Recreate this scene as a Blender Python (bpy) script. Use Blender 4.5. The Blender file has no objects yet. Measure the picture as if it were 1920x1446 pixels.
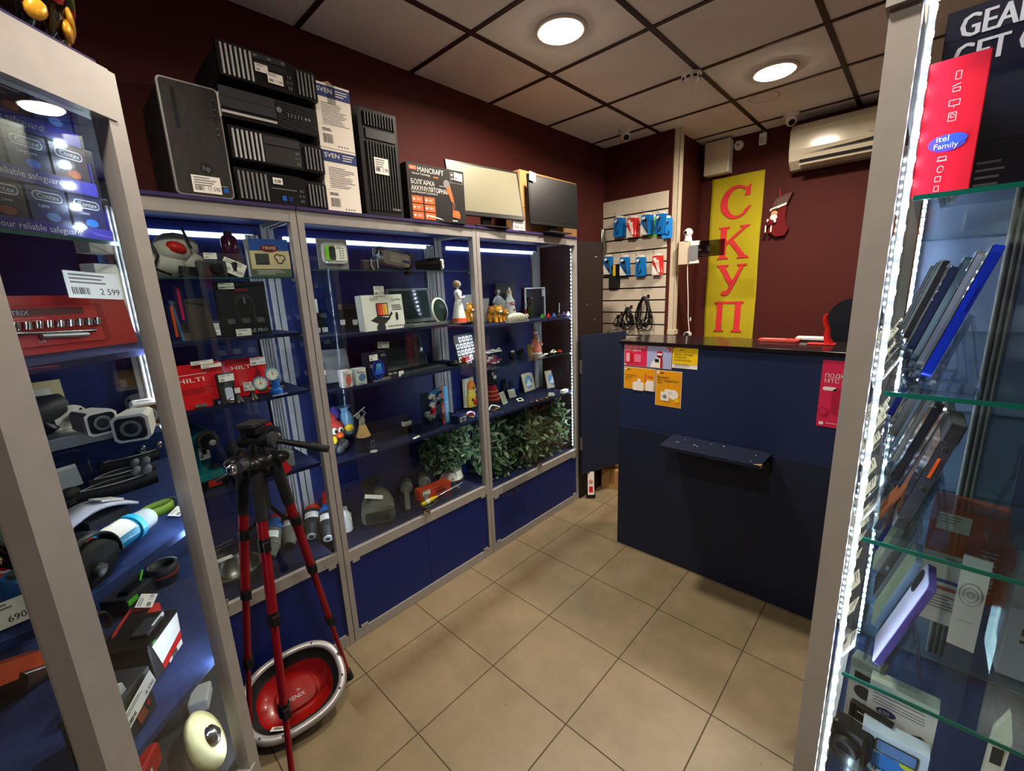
import bpy, math, random
from mathutils import Vector, Matrix, Euler
random.seed(7)
PI = math.pi
SC = bpy.context.scene
COL = SC.collection
# ---------------------------------------------------------------- camera
F_PX, YAW, PITCH, ROLL, EYE = 801.8, 0.763, -0.2155, -0.0409, 1.6313
_r0 = Vector((math.cos(YAW), math.sin(YAW), 0))
CW = Vector((-math.sin(YAW)*math.cos(PITCH), math.cos(YAW)*math.cos(PITCH), math.sin(PITCH)))
_u0 = _r0.cross(CW)
CR = _r0*math.cos(ROLL) + _u0*math.sin(ROLL)
CU = _u0*math.cos(ROLL) - _r0*math.sin(ROLL)
cd = bpy.data.cameras.new('camera'); cam = bpy.data.objects.new('camera', cd); COL.objects.link(cam)
cd.sensor_width = 36; cd.lens = F_PX/1920*36; cd.clip_start = 0.02; cd.clip_end = 50
cam.matrix_world = Matrix(((CR.x, CU.x, -CW.x, 0), (CR.y, CU.y, -CW.y, 0), (CR.z, CU.z, -CW.z, EYE), (0, 0, 0, 1)))
SC.camera = cam
def at(x, y, ax, v):
    """point of the room seen at pixel (x,y) of the photo, on the plane axis ax = v"""
    d = CW + CR*((x-960)/F_PX) - CU*((y-723)/F_PX)
    o = Vector((0, 0, EYE))
    return o + d*((v-o[ax])/d[ax])
# ---------------------------------------------------------------- world and exposure
w = bpy.data.worlds.new('world'); SC.world = w; w.use_nodes = True
w.node_tree.nodes['Background'].inputs[0].default_value = (0.9, 0.85, 0.8, 1)
w.node_tree.nodes['Background'].inputs[1].default_value = 0.05
vs = SC.view_settings
vs.view_transform = 'Standard'; vs.look = 'None'; vs.exposure = 0.85; vs.gamma = 1; vs.use_curve_mapping = False
LAMP_W, LED_E = 16.0, 95.0
SC.cycles.transparent_max_bounces = 40; SC.cycles.max_bounces = 10
def disc_light(x, y, z, watt, color):
    ld = bpy.data.lights.new('ceiling_lamp_light', 'AREA'); ld.shape = 'DISK'; ld.size = 0.17; ld.energy = watt; ld.color = color; ld.spread = math.radians(165)
    o = bpy.data.objects.new('ceiling_lamp_light', ld); o.location = (x, y, z); COL.objects.link(o)
LAMPS = [(-1.385, 1.877), (-0.78, 3.127), (-0.45, 0.15), (0.75, 3.0), (0.6, -1.3), (-1.2, -1.4)]  # the third lamp is an added one, unseen above the viewer
for i, (x, y) in enumerate(LAMPS):
    disc_light(x, y, 2.797, LAMP_W*(1.4, 1.25, 0.75, 0.7, 0.5, 0.6)[i], (1.0, 0.86, 0.71))
# ---------------------------------------------------------------- materials
def lin(c):
    return tuple(((v/255)/12.92 if v/255 <= 0.04045 else ((v/255+0.055)/1.055)**2.4) for v in c) + (1,)
_mats = {}
def mat(name, c=None, rough=0.5, metal=0.0, emit=0, var=0.12, scale=30, coat=0, bump=0, alpha=1, trans=0):
    if name in _mats: return _mats[name]
    m = bpy.data.materials.new(name); m.use_nodes = True; _mats[name] = m
    nt = m.node_tree; N = nt.nodes; b = N['Principled BSDF']
    L = lin(c)
    b.inputs['Roughness'].default_value = rough; b.inputs['Metallic'].default_value = metal
    b.inputs['Specular IOR Level'].default_value = 0.3
    if coat: b.inputs['Coat Weight'].default_value = coat
    if alpha < 1: b.inputs['Alpha'].default_value = alpha
    if trans: b.inputs['Transmission Weight'].default_value = trans
    tc = N.new('ShaderNodeTexCoord'); nz = N.new('ShaderNodeTexNoise'); nz.inputs['Scale'].default_value = scale; nz.inputs['Detail'].default_value = 4
    nt.links.new(tc.outputs['Object'], nz.inputs['Vector'])
    mx = N.new('ShaderNodeMix'); mx.data_type = 'RGBA'
    mx.inputs[6].default_value = tuple(max(0, v*(1-var)) for v in L[:3]) + (1,)
    mx.inputs[7].default_value = tuple(min(1, v*(1+var)) for v in L[:3]) + (1,)
    nt.links.new(nz.outputs['Fac'], mx.inputs[0]); nt.links.new(mx.outputs[2], b.inputs['Base Color'])
    if bump:
        bp = N.new('ShaderNodeBump'); bp.inputs['Strength'].default_value = bump; bp.inputs['Distance'].default_value = 0.003
        nt.links.new(nz.outputs['Fac'], bp.inputs['Height']); nt.links.new(bp.outputs['Normal'], b.inputs['Normal'])
    if emit:
        b.inputs['Emission Color'].default_value = L; b.inputs['Emission Strength'].default_value = emit
    return m
def glass_mat(name, tint=(0.93, 0.97, 0.96), ior=1.45, boost=1.0, rough=0.0):
    m = bpy.data.materials.new(name); m.use_nodes = True; nt = m.node_tree; N = nt.nodes; N.clear()
    out = N.new('ShaderNodeOutputMaterial'); mx = N.new('ShaderNodeMixShader'); tr = N.new('ShaderNodeBsdfTransparent'); gl = N.new('ShaderNodeBsdfGlossy'); fr = N.new('ShaderNodeLayerWeight')
    tr.inputs[0].default_value = tint + (1,); gl.inputs['Roughness'].default_value = rough; fr.inputs[0].default_value = 0.5
    mu = N.new('ShaderNodeMath'); mu.operation = 'MULTIPLY'; mu.inputs[1].default_value = boost; mu.use_clamp = True
    f0 = ((ior-1)/(ior+1))**2   # Schlick reflectance, the same from both sides
    pw = N.new('ShaderNodeMath'); pw.operation = 'POWER'; pw.inputs[1].default_value = 5; nt.links.new(fr.outputs['Facing'], pw.inputs[0])
    ma = N.new('ShaderNodeMath'); ma.operation = 'MULTIPLY_ADD'; ma.inputs[1].default_value = 1-f0; ma.inputs[2].default_value = f0; nt.links.new(pw.outputs[0], ma.inputs[0])
    nt.links.new(ma.outputs[0], mu.inputs[0]); nt.links.new(mu.outputs[0], mx.inputs[0])
    nt.links.new(tr.outputs[0], mx.inputs[1]); nt.links.new(gl.outputs[0], mx.inputs[2]); nt.links.new(mx.outputs[0], out.inputs[0])
    return m
GLASS = glass_mat('clear_glass'); GSHELF = glass_mat('shelf_glass', (0.86, 0.93, 0.91))
ACRYL = glass_mat('clear_acrylic', (0.88, 0.9, 0.92), 1.5, 1.2, 0.05)
WRAP = glass_mat('plastic_film', (0.85, 0.86, 0.88), 1.6, 1.6, 0.18)
CRYST = mat('cut_crystal', (206, 210, 214), 0.08, 0, 0, 0.5, 120, 0, 0.5, 0.42)
GEDGE = mat('glass_edge', (14, 104, 92), 0.15); GEDGD = mat('dark_glass_edge', (34, 66, 64), 0.2)
ALU = mat('aluminium', (156, 154, 152), 0.42, 0.25); ALUD = mat('brushed_aluminium', (150, 150, 148), 0.35, 0.8)
BLUE = mat('navy_laminate', (12, 30, 94), 0.5, 0, 0, 0.08, 3); VELV = mat('led_brightened_velvet', (30, 48, 96), 0.95, 0, 0, 0.25, 60, 0, 0.4)  # the velvet here has nearby led light put into its colour
VELD = mat('navy_velvet', (15, 22, 58), 0.95, 0, 0, 0.25, 60, 0, 0.4)
BLUB = mat('blue_backing_board', (13, 28, 88), 0.5, 0, 0, 0.1, 3)
PURP = mat('purple_board', (45, 32, 85), 0.6)
BLK = mat('black_plastic', (18, 18, 20), 0.35); BLKM = mat('matt_black', (24, 24, 26), 0.7); DK = mat('charcoal_plastic', (45, 46, 50), 0.5)
GRY = mat('grey_plastic', (120, 122, 125), 0.45); LGR = mat('light_grey_plastic', (185, 186, 188), 0.4)
WHT = mat('white_plastic', (232, 230, 226), 0.35, 0, 0, 0.03); PAP = mat('white_paper', (238, 236, 230), 0.8, 0, 0, 0.03); INK = mat('black_ink', (20, 20, 22), 0.7)
INKG = mat('grey_ink', (120, 120, 122), 0.8); CHR = mat('chrome', (215, 215, 218), 0.12, 1.0); SIL = mat('silver_paint', (172, 174, 176), 0.3, 0.6)
RED = mat('red_plastic', (190, 28, 26), 0.4); REDC = mat('red_card', (205, 26, 34), 0.5, 0, 0, 0.05); ORG = mat('orange_plastic', (225, 92, 30), 0.4); YEL = mat('yellow_plastic', (235, 205, 30), 0.4)
TEAL = mat('teal_plastic', (12, 112, 118), 0.4); BLU = mat('blue_plastic', (28, 92, 180), 0.35); GRN = mat('green_plastic', (60, 150, 50), 0.5)
CARD = mat('brown_cardboard', (172, 132, 84), 0.85, 0, 0, 0.08, 12); LED = mat('led_light', (222, 234, 255), 0.5, 0, LED_E)
DUST = mat('dusty_rubber', (104, 104, 94), 0.9, 0, 0, 0.3, 25, 0, 0.3); SKIN = mat('porcelain', (235, 236, 238), 0.15, 0, 0, 0.03, 10, 0.5)
# ---------------------------------------------------------------- mesh builder
def frame(rz=0, rx=0, ry=0, loc=(0, 0, 0)):
    return Matrix.Translation(loc) @ Euler((rx, ry, rz)).to_matrix().to_4x4()
_txt = {}
class MB:
    def __init__(s): s.v = []; s.f = []; s.m = []; s.mats = []; s.T = Matrix(); s.sm = []
    def mi(s, m):
        if m not in s.mats: s.mats.append(m)
        return s.mats.index(m)
    def add(s, vs, fs, m, smooth=False):
        n = len(s.v); k = s.mi(m)
        s.v += [tuple(s.T @ Vector(v)) for v in vs]
        for f in fs: s.f.append(tuple(i+n for i in f)); s.m.append(k); s.sm.append(smooth)
        return s
    def box(s, x, y, z, sx, sy, sz, m, rot=None):
        vs = [Vector((a*sx/2, b*sy/2, c*sz/2)) for a in (-1, 1) for b in (-1, 1) for c in (-1, 1)]
        if rot: R = Euler(rot).to_matrix(); vs = [R @ v for v in vs]
        vs = [v + Vector((x, y, z)) for v in vs]
        return s.add(vs, [(0, 1, 3, 2), (4, 6, 7, 5), (0, 4, 5, 1), (2, 3, 7, 6), (0, 2, 6, 4), (1, 5, 7, 3)], m)
    def bb(s, x0, x1, y0, y1, z0, z1, m): return s.box((x0+x1)/2, (y0+y1)/2, (z0+z1)/2, abs(x1-x0), abs(y1-y0), abs(z1-z0), m)
    def ring(s, rings, m, closed=True, caps=True, smooth=True):
        n = len(rings[0]); vs = [p for r in rings for p in r]; fs = []
        for i in range(len(rings)-1):
            for j in range(n if closed else n-1):
                k = (j+1) % n; fs.append((i*n+j, i*n+k, (i+1)*n+k, (i+1)*n+j))
        s.add(vs, fs, m, smooth)
        if caps:
            s.add(rings[0], [tuple(range(n))[::-1]], m); s.add(rings[-1], [tuple(range(n))], m)
        return s
    def cyl(s, p0, p1, r0, r1=None, m=None, n=16, caps=True):
        r1 = r0 if r1 is None else r1; p0 = Vector(p0); p1 = Vector(p1); a = (p1-p0).normalized()
        u = a.orthogonal().normalized(); v = a.cross(u)
        R = [[p + (u*math.cos(2*PI*i/n) + v*math.sin(2*PI*i/n))*r for i in range(n)] for p, r in ((p0, r0), (p1, r1))]
        return s.ring(R, m, True, caps)
    def lathe(s, prof, m, c=(0, 0, 0), n=24, rot=None, sx=1, sy=1):
        c = Vector(c); R = Euler(rot).to_matrix() if rot else Matrix.Identity(3)
        rings = [[c + R @ Vector((r*sx*math.cos(2*PI*i/n), r*sy*math.sin(2*PI*i/n), z)) for i in range(n)] for r, z in prof]
        return s.ring(rings, m, True, True)
    def ell(s, c, r, m, n=14, rot=None):
        k = max(6, n//2); pr = [(math.sin(PI*i/k) if 0 < i < k else 0.02, -math.cos(PI*i/k)) for i in range(k+1)]
        R = Euler(rot).to_matrix() if rot else Matrix.Identity(3); c = Vector(c)
        rings = [[c + R @ Vector((q*r[0]*math.cos(2*PI*i/n), q*r[1]*math.sin(2*PI*i/n), z*r[2])) for i in range(n)] for q, z in pr]
        return s.ring(rings, m, True, True)
    def tube(s, pts, r, m, n=8, rs=None):
        pts = [Vector(p) for p in pts]; rings = []; u = None
        for i, p in enumerate(pts):
            a = (pts[min(i+1, len(pts)-1)] - pts[max(i-1, 0)]).normalized()
            u = a.orthogonal().normalized() if u is None else (u - a*u.dot(a)).normalized()
            v = a.cross(u); q = rs[i] if rs else r
            rings.append([p + (u*math.cos(2*PI*k/n) + v*math.sin(2*PI*k/n))*q for k in range(n)])
        return s.ring(rings, m, True, True)
    def prism(s, poly, y0, y1, m, smooth=False):
        """poly in x,z extruded along y"""
        return s.ring([[(x, y0, z) for x, z in poly], [(x, y1, z) for x, z in poly]], m, True, True, smooth)
    def slab(s, poly, z0, z1, m):
        return s.ring([[(x, y, z0) for x, y in poly], [(x, y, z1) for x, y in poly]], m, True, True, False)
    def rrect(s, x, z, w_, h, r, y0, y1, m, k=5):
        P = []
        for cx, cz, a0 in ((x+w_/2-r, z+h/2-r, 0), (x-w_/2+r, z+h/2-r, 90), (x-w_/2+r, z-h/2+r, 180), (x+w_/2-r, z-h/2+r, 270)):
            P += [(cx+r*math.cos(math.radians(a0+90*i/k)), cz+r*math.sin(math.radians(a0+90*i/k))) for i in range(k+1)]
        return s.prism(P, y0, y1, m)
    def quad(s, x0, x1, z0, z1, y, m):   # faces -y
        return s.add([(x0, y, z0), (x1, y, z0), (x1, y, z1), (x0, y, z1)], [(0, 1, 2, 3)], m)
    def disc(s, x, z, r, y, m, n=20, rz=None):
        return s.add([(x+r*math.cos(2*PI*i/n), y, z+(rz or r)*math.sin(2*PI*i/n)) for i in range(n)], [tuple(range(n))], m)
    def text(s, t, x, z, size, m, y=0, al='LEFT', rot=0, sx=1.0):
        """lettering in the x,z plane facing -y"""
        if (t, al) not in _txt:
            c = bpy.data.curves.new('lettering', 'FONT'); c.body = t; c.align_x = al; c.resolution_u = 2
            o = bpy.data.objects.new('lettering', c); me = bpy.data.meshes.new_from_object(o)
            _txt[(t, al)] = ([tuple(v.co) for v in me.vertices], [tuple(p.vertices) for p in me.polygons])
            bpy.data.objects.remove(o); bpy.data.meshes.remove(me); bpy.data.curves.remove(c)
        vs, fs = _txt[(t, al)]; ca, sa = math.cos(rot), math.sin(rot)
        return s.add([(x+size*(a*sx*ca-b*sa), y, z+size*(a*sx*sa+b*ca)) for a, b, _ in vs], fs, m)
    def lines(s, x, z, w_, n, m, y=0, dz=0.006, t=0.0018):
        rr = random.Random(int(abs(x*9177+z*6131)*10))
        for i in range(n): s.quad(x, x+w_*rr.uniform(0.6, 1), z-i*dz-t, z-i*dz, y, m)
        return s
    def bars(s, x, z, w_, h, m, y=0, n=12):
        rr = random.Random(n)
        for i in range(n): a = x+w_*i/n; s.quad(a, a+w_/n*rr.uniform(0.25, 0.7), z, z+h, y, m)
        return s
    def build(s, name, parent=None, loc=(0, 0, 0), rot=(0, 0, 0), bevel=0, seg=2):
        me = bpy.data.meshes.new(name); me.from_pydata(s.v, [], s.f)
        for m in s.mats: me.materials.append(m)
        me.polygons.foreach_set('material_index', s.m); me.polygons.foreach_set('use_smooth', s.sm); me.update()
        o = bpy.data.objects.new(name, me); COL.objects.link(o); o.location = loc; o.rotation_euler = rot
        if parent: o.parent = parent
        if bevel:
            b = o.modifiers.new('bevel', 'BEVEL'); b.width = bevel; b.segments = seg; b.limit_method = 'ANGLE'; b.angle_limit = 0.9
        return o
def tag(o, label, cat, group=None, kind=None):
    o['label'] = label; o['category'] = cat
    if group: o['group'] = group
    if kind: o['kind'] = kind
    return o
def thing(name, label, cat, loc=(0, 0, 0), rz=0, group=None, rx=0, ry=0):
    o = bpy.data.objects.new(name, None); COL.objects.link(o); o.empty_display_size = 0.05
    o.location = loc; o.rotation_euler = (rx, ry, rz)
    return tag(o, label, cat, group)
def struct(name, mb, bevel=0):
    o = mb.build(name, bevel=bevel); o['kind'] = 'structure'; return o
def copy_tree(o, label=None, loc=None, rz=None, group=None, rot=None):
    c = o.copy(); COL.objects.link(c)
    if label: c['label'] = label
    if group: c['group'] = group
    if loc is not None: c.location = loc
    if rz is not None: c.rotation_euler = (0, 0, rz)
    if rot is not None: c.rotation_euler = rot
    for ch in list(o.children):
        d = ch.copy(); COL.objects.link(d); d.parent = c
        for g in list(ch.children):
            e = g.copy(); COL.objects.link(e); e.parent = d
    return c
def price(parent, x, z, y, w_=0.06, h=0.035, txt='', rot=(0, 0, 0), name='price_tag', lines_=2):
    """white price card with print; x,z centre on the plane y of its thing"""
    b = MB(); b.box(0, 0, 0, w_, 0.0008, h, PAP)
    e = -0.0007
    b.lines(-w_*0.42, h*0.4, w_*0.8, lines_, INKG, e, h*0.14, h*0.06)
    b.bars(-w_*0.42, -h*0.36, w_*0.32, h*0.26, INK, e, 10)
    if txt: b.text(txt, w_*0.46, -h*0.34, h*0.34, INK, e, 'RIGHT', sx=min(1.0, 0.5*w_/(len(txt)*0.5*h*0.34)))
    o = b.build(name, parent, (x, y, z), rot); return o
# ================================================================ the room
X0, X1, Y0, YB1, YB2, H = -2.18, 1.55, -2.6, 3.58, 4.20, 2.824
def tile_floor():
    m = bpy.data.materials.new('beige_floor_tiles'); m.use_nodes = True; nt = m.node_tree; N = nt.nodes; b = N['Principled BSDF']
    tc = N.new('ShaderNodeTexCoord'); sp = N.new('ShaderNodeSeparateXYZ'); nt.links.new(tc.outputs['Object'], sp.inputs[0])
    def mth(op, a, b_=None, c=None):
        n = N.new('ShaderNodeMath'); n.operation = op
        for i, q in enumerate((a, b_, c)):
            if q is None: continue
            if isinstance(q, (int, float)): n.inputs[i].default_value = q
            else: nt.links.new(q, n.inputs[i])
        return n.outputs[0]
    def edge(sock, off):
        a = mth('DIVIDE', mth('SUBTRACT', sock, off), 0.4); fr = mth('FRACT', a)
        return mth('MULTIPLY', mth('MINIMUM', fr, mth('SUBTRACT', 1.0, fr)), 0.4), mth('FLOOR', a)
    ex, ix = edge(sp.outputs[0], -1.606); ey, iy = edge(sp.outputs[1], 0.665)
    g = mth('LESS_THAN', mth('MINIMUM', ex, ey), 0.0024)
    nz = N.new('ShaderNodeTexNoise'); nz.inputs['Scale'].default_value = 5; nz.inputs['Detail'].default_value = 8; nz.inputs['Roughness'].default_value = 0.65; nt.links.new(tc.outputs['Object'], nz.inputs[0])
    cr = N.new('ShaderNodeValToRGB'); cr.color_ramp.elements[0].position = 0.3; cr.color_ramp.elements[0].color = lin((112, 100, 76)); cr.color_ramp.elements[1].position = 0.75; cr.color_ramp.elements[1].color = lin((136, 122, 96)); nt.links.new(nz.outputs[0], cr.inputs[0])
    # brown dirt scuffed along the cases
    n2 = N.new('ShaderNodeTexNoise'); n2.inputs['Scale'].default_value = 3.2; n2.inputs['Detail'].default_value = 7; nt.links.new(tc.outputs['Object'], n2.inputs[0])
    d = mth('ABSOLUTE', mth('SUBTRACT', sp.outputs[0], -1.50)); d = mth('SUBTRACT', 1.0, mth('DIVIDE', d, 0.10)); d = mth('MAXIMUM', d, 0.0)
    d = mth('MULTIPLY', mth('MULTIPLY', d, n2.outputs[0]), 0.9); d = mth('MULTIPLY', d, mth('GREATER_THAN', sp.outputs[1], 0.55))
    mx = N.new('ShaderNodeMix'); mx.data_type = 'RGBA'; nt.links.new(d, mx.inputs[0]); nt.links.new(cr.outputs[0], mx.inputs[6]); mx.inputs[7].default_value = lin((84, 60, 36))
    vo = N.new('ShaderNodeTexVoronoi'); vo.inputs['Scale'].default_value = 9; nt.links.new(tc.outputs['Object'], vo.inputs[0])
    sp_ = mth('LESS_THAN', vo.outputs['Distance'], 0.03)
    ms = N.new('ShaderNodeMix'); ms.data_type = 'RGBA'; nt.links.new(mth('MULTIPLY', sp_, 0.6), ms.inputs[0]); nt.links.new(mx.outputs[2], ms.inputs[6]); ms.inputs[7].default_value = lin((54, 38, 24))
    m2 = N.new('ShaderNodeMix'); m2.data_type = 'RGBA'; nt.links.new(g, m2.inputs[0]); nt.links.new(ms.outputs[2], m2.inputs[6]); m2.inputs[7].default_value = lin((62, 46, 24))
    nt.links.new(m2.outputs[2], b.inputs['Base Color']); nt.links.new(mth('MULTIPLY_ADD', g, 0.4, 0.42), b.inputs['Roughness'])
    bp = N.new('ShaderNodeBump'); bp.inputs['Strength'].default_value = 0.25; bp.inputs['Distance'].default_value = 0.002
    nt.links.new(mth('SUBTRACT', nz.outputs[0], g), bp.inputs['Height']); nt.links.new(bp.outputs[0], b.inputs['Normal'])
    return m
def ceiling_mat():
    m = bpy.data.materials.new('mineral_ceiling_tile'); m.use_nodes = True; nt = m.node_tree; N = nt.nodes; b = N['Principled BSDF']
    tc = N.new('ShaderNodeTexCoord'); vo = N.new('ShaderNodeTexVoronoi'); vo.inputs['Scale'].default_value = 42; nt.links.new(tc.outputs['Object'], vo.inputs[0])
    nz = N.new('ShaderNodeTexNoise'); nz.inputs['Scale'].default_value = 2.2; nz.inputs['Detail'].default_value = 6; nt.links.new(tc.outputs['Object'], nz.inputs[0])
    n3 = N.new('ShaderNodeTexNoise'); n3.inputs['Scale'].default_value = 90; nt.links.new(tc.outputs['Object'], n3.inputs[0])
    lt = N.new('ShaderNodeMath'); lt.operation = 'LESS_THAN'; lt.inputs[1].default_value = 0.085; nt.links.new(vo.outputs['Distance'], lt.inputs[0])
    cr = N.new('ShaderNodeValToRGB'); cr.color_ramp.elements[0].position = 0.3; cr.color_ramp.elements[0].color = lin((232, 231, 230)); cr.color_ramp.elements[1].position = 0.7; cr.color_ramp.elements[1].color = lin((246, 245, 244)); nt.links.new(nz.outputs[0], cr.inputs[0])
    mx = N.new('ShaderNodeMix'); mx.data_type = 'RGBA'; nt.links.new(lt.outputs[0], mx.inputs[0]); nt.links.new(cr.outputs[0], mx.inputs[6]); mx.inputs[7].default_value = lin((115, 106, 98))
    # dried water-stain rings on the tiles
    last = mx.outputs[2]
    for px, py, r in ((1432, 183, 0.085), (575, 285, 0.0), (640, 150, 0.0)):
        if not r: continue
        c = at(px, py, 2, 2.824); vm = N.new('ShaderNodeVectorMath'); vm.operation = 'DISTANCE'; vm.inputs[1].default_value = (c.x, c.y, 2.824); nt.links.new(tc.outputs['Object'], vm.inputs[0])
        s1 = N.new('ShaderNodeMath'); s1.operation = 'MULTIPLY_ADD'; s1.inputs[1].default_value = 0.09; nt.links.new(nz.outputs['Fac'], s1.inputs[0]); nt.links.new(vm.outputs['Value'], s1.inputs[2])
        cp = N.new('ShaderNodeMath'); cp.operation = 'COMPARE'; cp.inputs[1].default_value = r+0.045; cp.inputs[2].default_value = 0.006; nt.links.new(s1.outputs[0], cp.inputs[0])
        sc = N.new('ShaderNodeMath'); sc.operation = 'MULTIPLY'; sc.inputs[1].default_value = 0.45; nt.links.new(cp.outputs[0], sc.inputs[0])
        m3 = N.new('ShaderNodeMix'); m3.data_type = 'RGBA'; nt.links.new(sc.outputs[0], m3.inputs[0]); nt.links.new(last, m3.inputs[6]); m3.inputs[7].default_value = lin((150, 125, 100)); last = m3.outputs[2]
    nt.links.new(last, b.inputs['Base Color']); b.inputs['Roughness'].default_value = 0.95
    bp = N.new('ShaderNodeBump'); bp.inputs['Strength'].default_value = 0.4; bp.inputs['Distance'].default_value = 0.003; nt.links.new(n3.outputs[0], bp.inputs['Height']); nt.links.new(bp.outputs[0], b.inputs['Normal'])
    return m
MAROON = mat('maroon_wall_paint', (70, 20, 15), 0.75, 0, 0, 0.14, 4, 0, 0.15)
CREAM = mat('cream_paint', (205, 192, 168), 0.6)
b = MB(); b.bb(X0-0.1, X1+0.1, Y0-0.1, YB2+0.1, -0.1, 0, tile_floor()); struct('floor', b)
CT = ceiling_mat(); GRID = mat('dark_brown_ceiling_grid', (52, 30, 26), 0.5)
b = MB(); b.bb(X0-0.1, X1+0.1, Y0-0.1, YB2+0.1, H, H+0.1, CT); struct('ceiling', b)
b = MB()
gx, gy = -1.684, 1.581
i = gx-0.6
while i < X1: (b.bb(i-0.013, i+0.013, Y0, YB2, H-0.006, H-0.0005, GRID) if i > X0 else None); i += 0.6
j = gy-4.2
while j < YB2: (b.bb(X0, X1, j-0.011, j+0.011, H-0.0062, H-0.0006, GRID) if j > Y0 else None); j += 0.6
struct('trim_1', b)
b = MB(); b.bb(X0-0.1, X0, Y0-0.1, YB1, 0, H, MAROON); struct('wall_left', b)
b = MB(); b.bb(X0-0.1, -1.565, YB1, YB2, 0, H, MAROON); struct('wall_back_left', b)
b = MB(); b.bb(X0-0.1, X1+0.1, YB2, YB2+0.1, 0, H, MAROON); struct('wall_back', b)
b = MB(); b.bb(X1, X1+0.1, Y0-0.1, YB2, 0, H, MAROON); struct('wall_right', b)
b = MB(); b.bb(X0, X1, Y0-0.1, Y0, 0, H, MAROON); struct('wall_rear', b)
b = MB(); b.bb(-1.565, -1.515, 3.60, 3.66, 1.25, H, CREAM); b.bb(-1.522, -1.518, 3.597, 3.663, 1.25, H, ALU); b.bb(-1.575, -1.505, 3.59, 3.67, 1.22, 1.26, CREAM); struct('trim_2', b)
# lamps
GLOW = mat('lamp_glow', (255, 232, 200), 0.5, 0, 26)
def lamp(x, y, label):
    t = thing('ceiling_light', label, 'light', (x, y, H), 0, 'round ceiling lights')
    b = MB(); b.lathe([(0.118, 0), (0.122, -0.006), (0.112, -0.012), (0.098, -0.013), (0.098, 0)], WHT, n=40); b.build('rim', t)
    b = MB(); b.lathe([(0.099, -0.003), (0.097, -0.016), (0.08, -0.021), (0.02, -0.023)], GLOW, n=40); b.build('diffuser', t)
labs = ['round recessed ceiling light, brighter one nearer the computers on the left wall', 'round recessed ceiling light, farther one above the counter', 'added unseen round ceiling light above the viewer', 'round ceiling light behind the phone display case', 'round ceiling light at the rear right', 'round ceiling light at the rear left']
for (x, y), l in zip(LAMPS, labs): lamp(x, y, l)
# smoke detector
t = thing('smoke_detector', 'white round smoke detector on the ceiling between the two lights', 'smoke detector', at(1297, 137, 2, H))
b = MB(); b.lathe([(0.055, 0), (0.056, -0.012), (0.05, -0.02)], WHT); b.build('base', t)
b = MB(); b.lathe([(0.049, -0.018), (0.046, -0.038), (0.03, -0.046), (0.022, -0.054)], WHT)
for k in range(8): a = 2*PI*k/8; b.box(0.0465*math.cos(a), 0.0465*math.sin(a), -0.029, 0.006, 0.02, 0.012, INK, (0, 0, a))
b.build('sensor_cap', t)
def dome(x, y, label, aim, group='ceiling cameras'):
    t = thing('security_camera', label, 'security camera', (x, y, H), aim, group)
    b = MB(); b.lathe([(0.05, 0), (0.052, -0.01), (0.03, -0.022)], WHT); b.build('mount', t)
    b = MB(); b.ell((0, -0.005, -0.045), (0.037, 0.037, 0.036), WHT, 20); b.cyl((0, -0.03, -0.058), (0, -0.05, -0.072), 0.030, 0.027, WHT, 20); b.build('head', t)
    b = MB(); b.cyl((0, -0.048, -0.0705), (0, -0.0522, -0.0738), 0.023, 0.021, BLK, 20); b.build('lens', t)
dome(-1.833, 3.301, 'white dome camera on the ceiling, left one above the corner', math.radians(40))
dome(-0.86, 3.98, 'white dome camera on the ceiling, right one beside the air conditioner', math.radians(20))
# ================================================================ the left wall of glass cases
XF, XB, TOP = -1.81, -2.17, 1.975
def led_strip(parent, p0, p1, nrm, pitch=0.025, w_=0.007, name='led_strip'):
    """white led strip: dots on a carrier"""
    p0 = Vector(p0); p1 = Vector(p1); n_ = Vector(nrm).normalized(); L = (p1-p0).length; k = max(2, int(L/pitch)); a = (p1-p0).normalized(); u = a.cross(n_)
    b = MB()
    def bx(c, la, lu, ln, m):
        vs = [c + a*(i*la/2) + u*(j*lu/2) + n_*(q*ln/2) for i in (-1, 1) for j in (-1, 1) for q in (-1, 1)]
        b.add(vs, [(0, 1, 3, 2), (4, 6, 7, 5), (0, 4, 5, 1), (2, 3, 7, 6), (0, 2, 6, 4), (1, 5, 7, 3)], m)
    bx((p0+p1)/2, L, w_+0.003, 0.002, WHT)
    for i in range(k): bx(p0 + a*(L*(i+0.5)/k) + n_*0.002, w_, w_, 0.002, LED)
    return b.build(name, parent)
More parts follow.
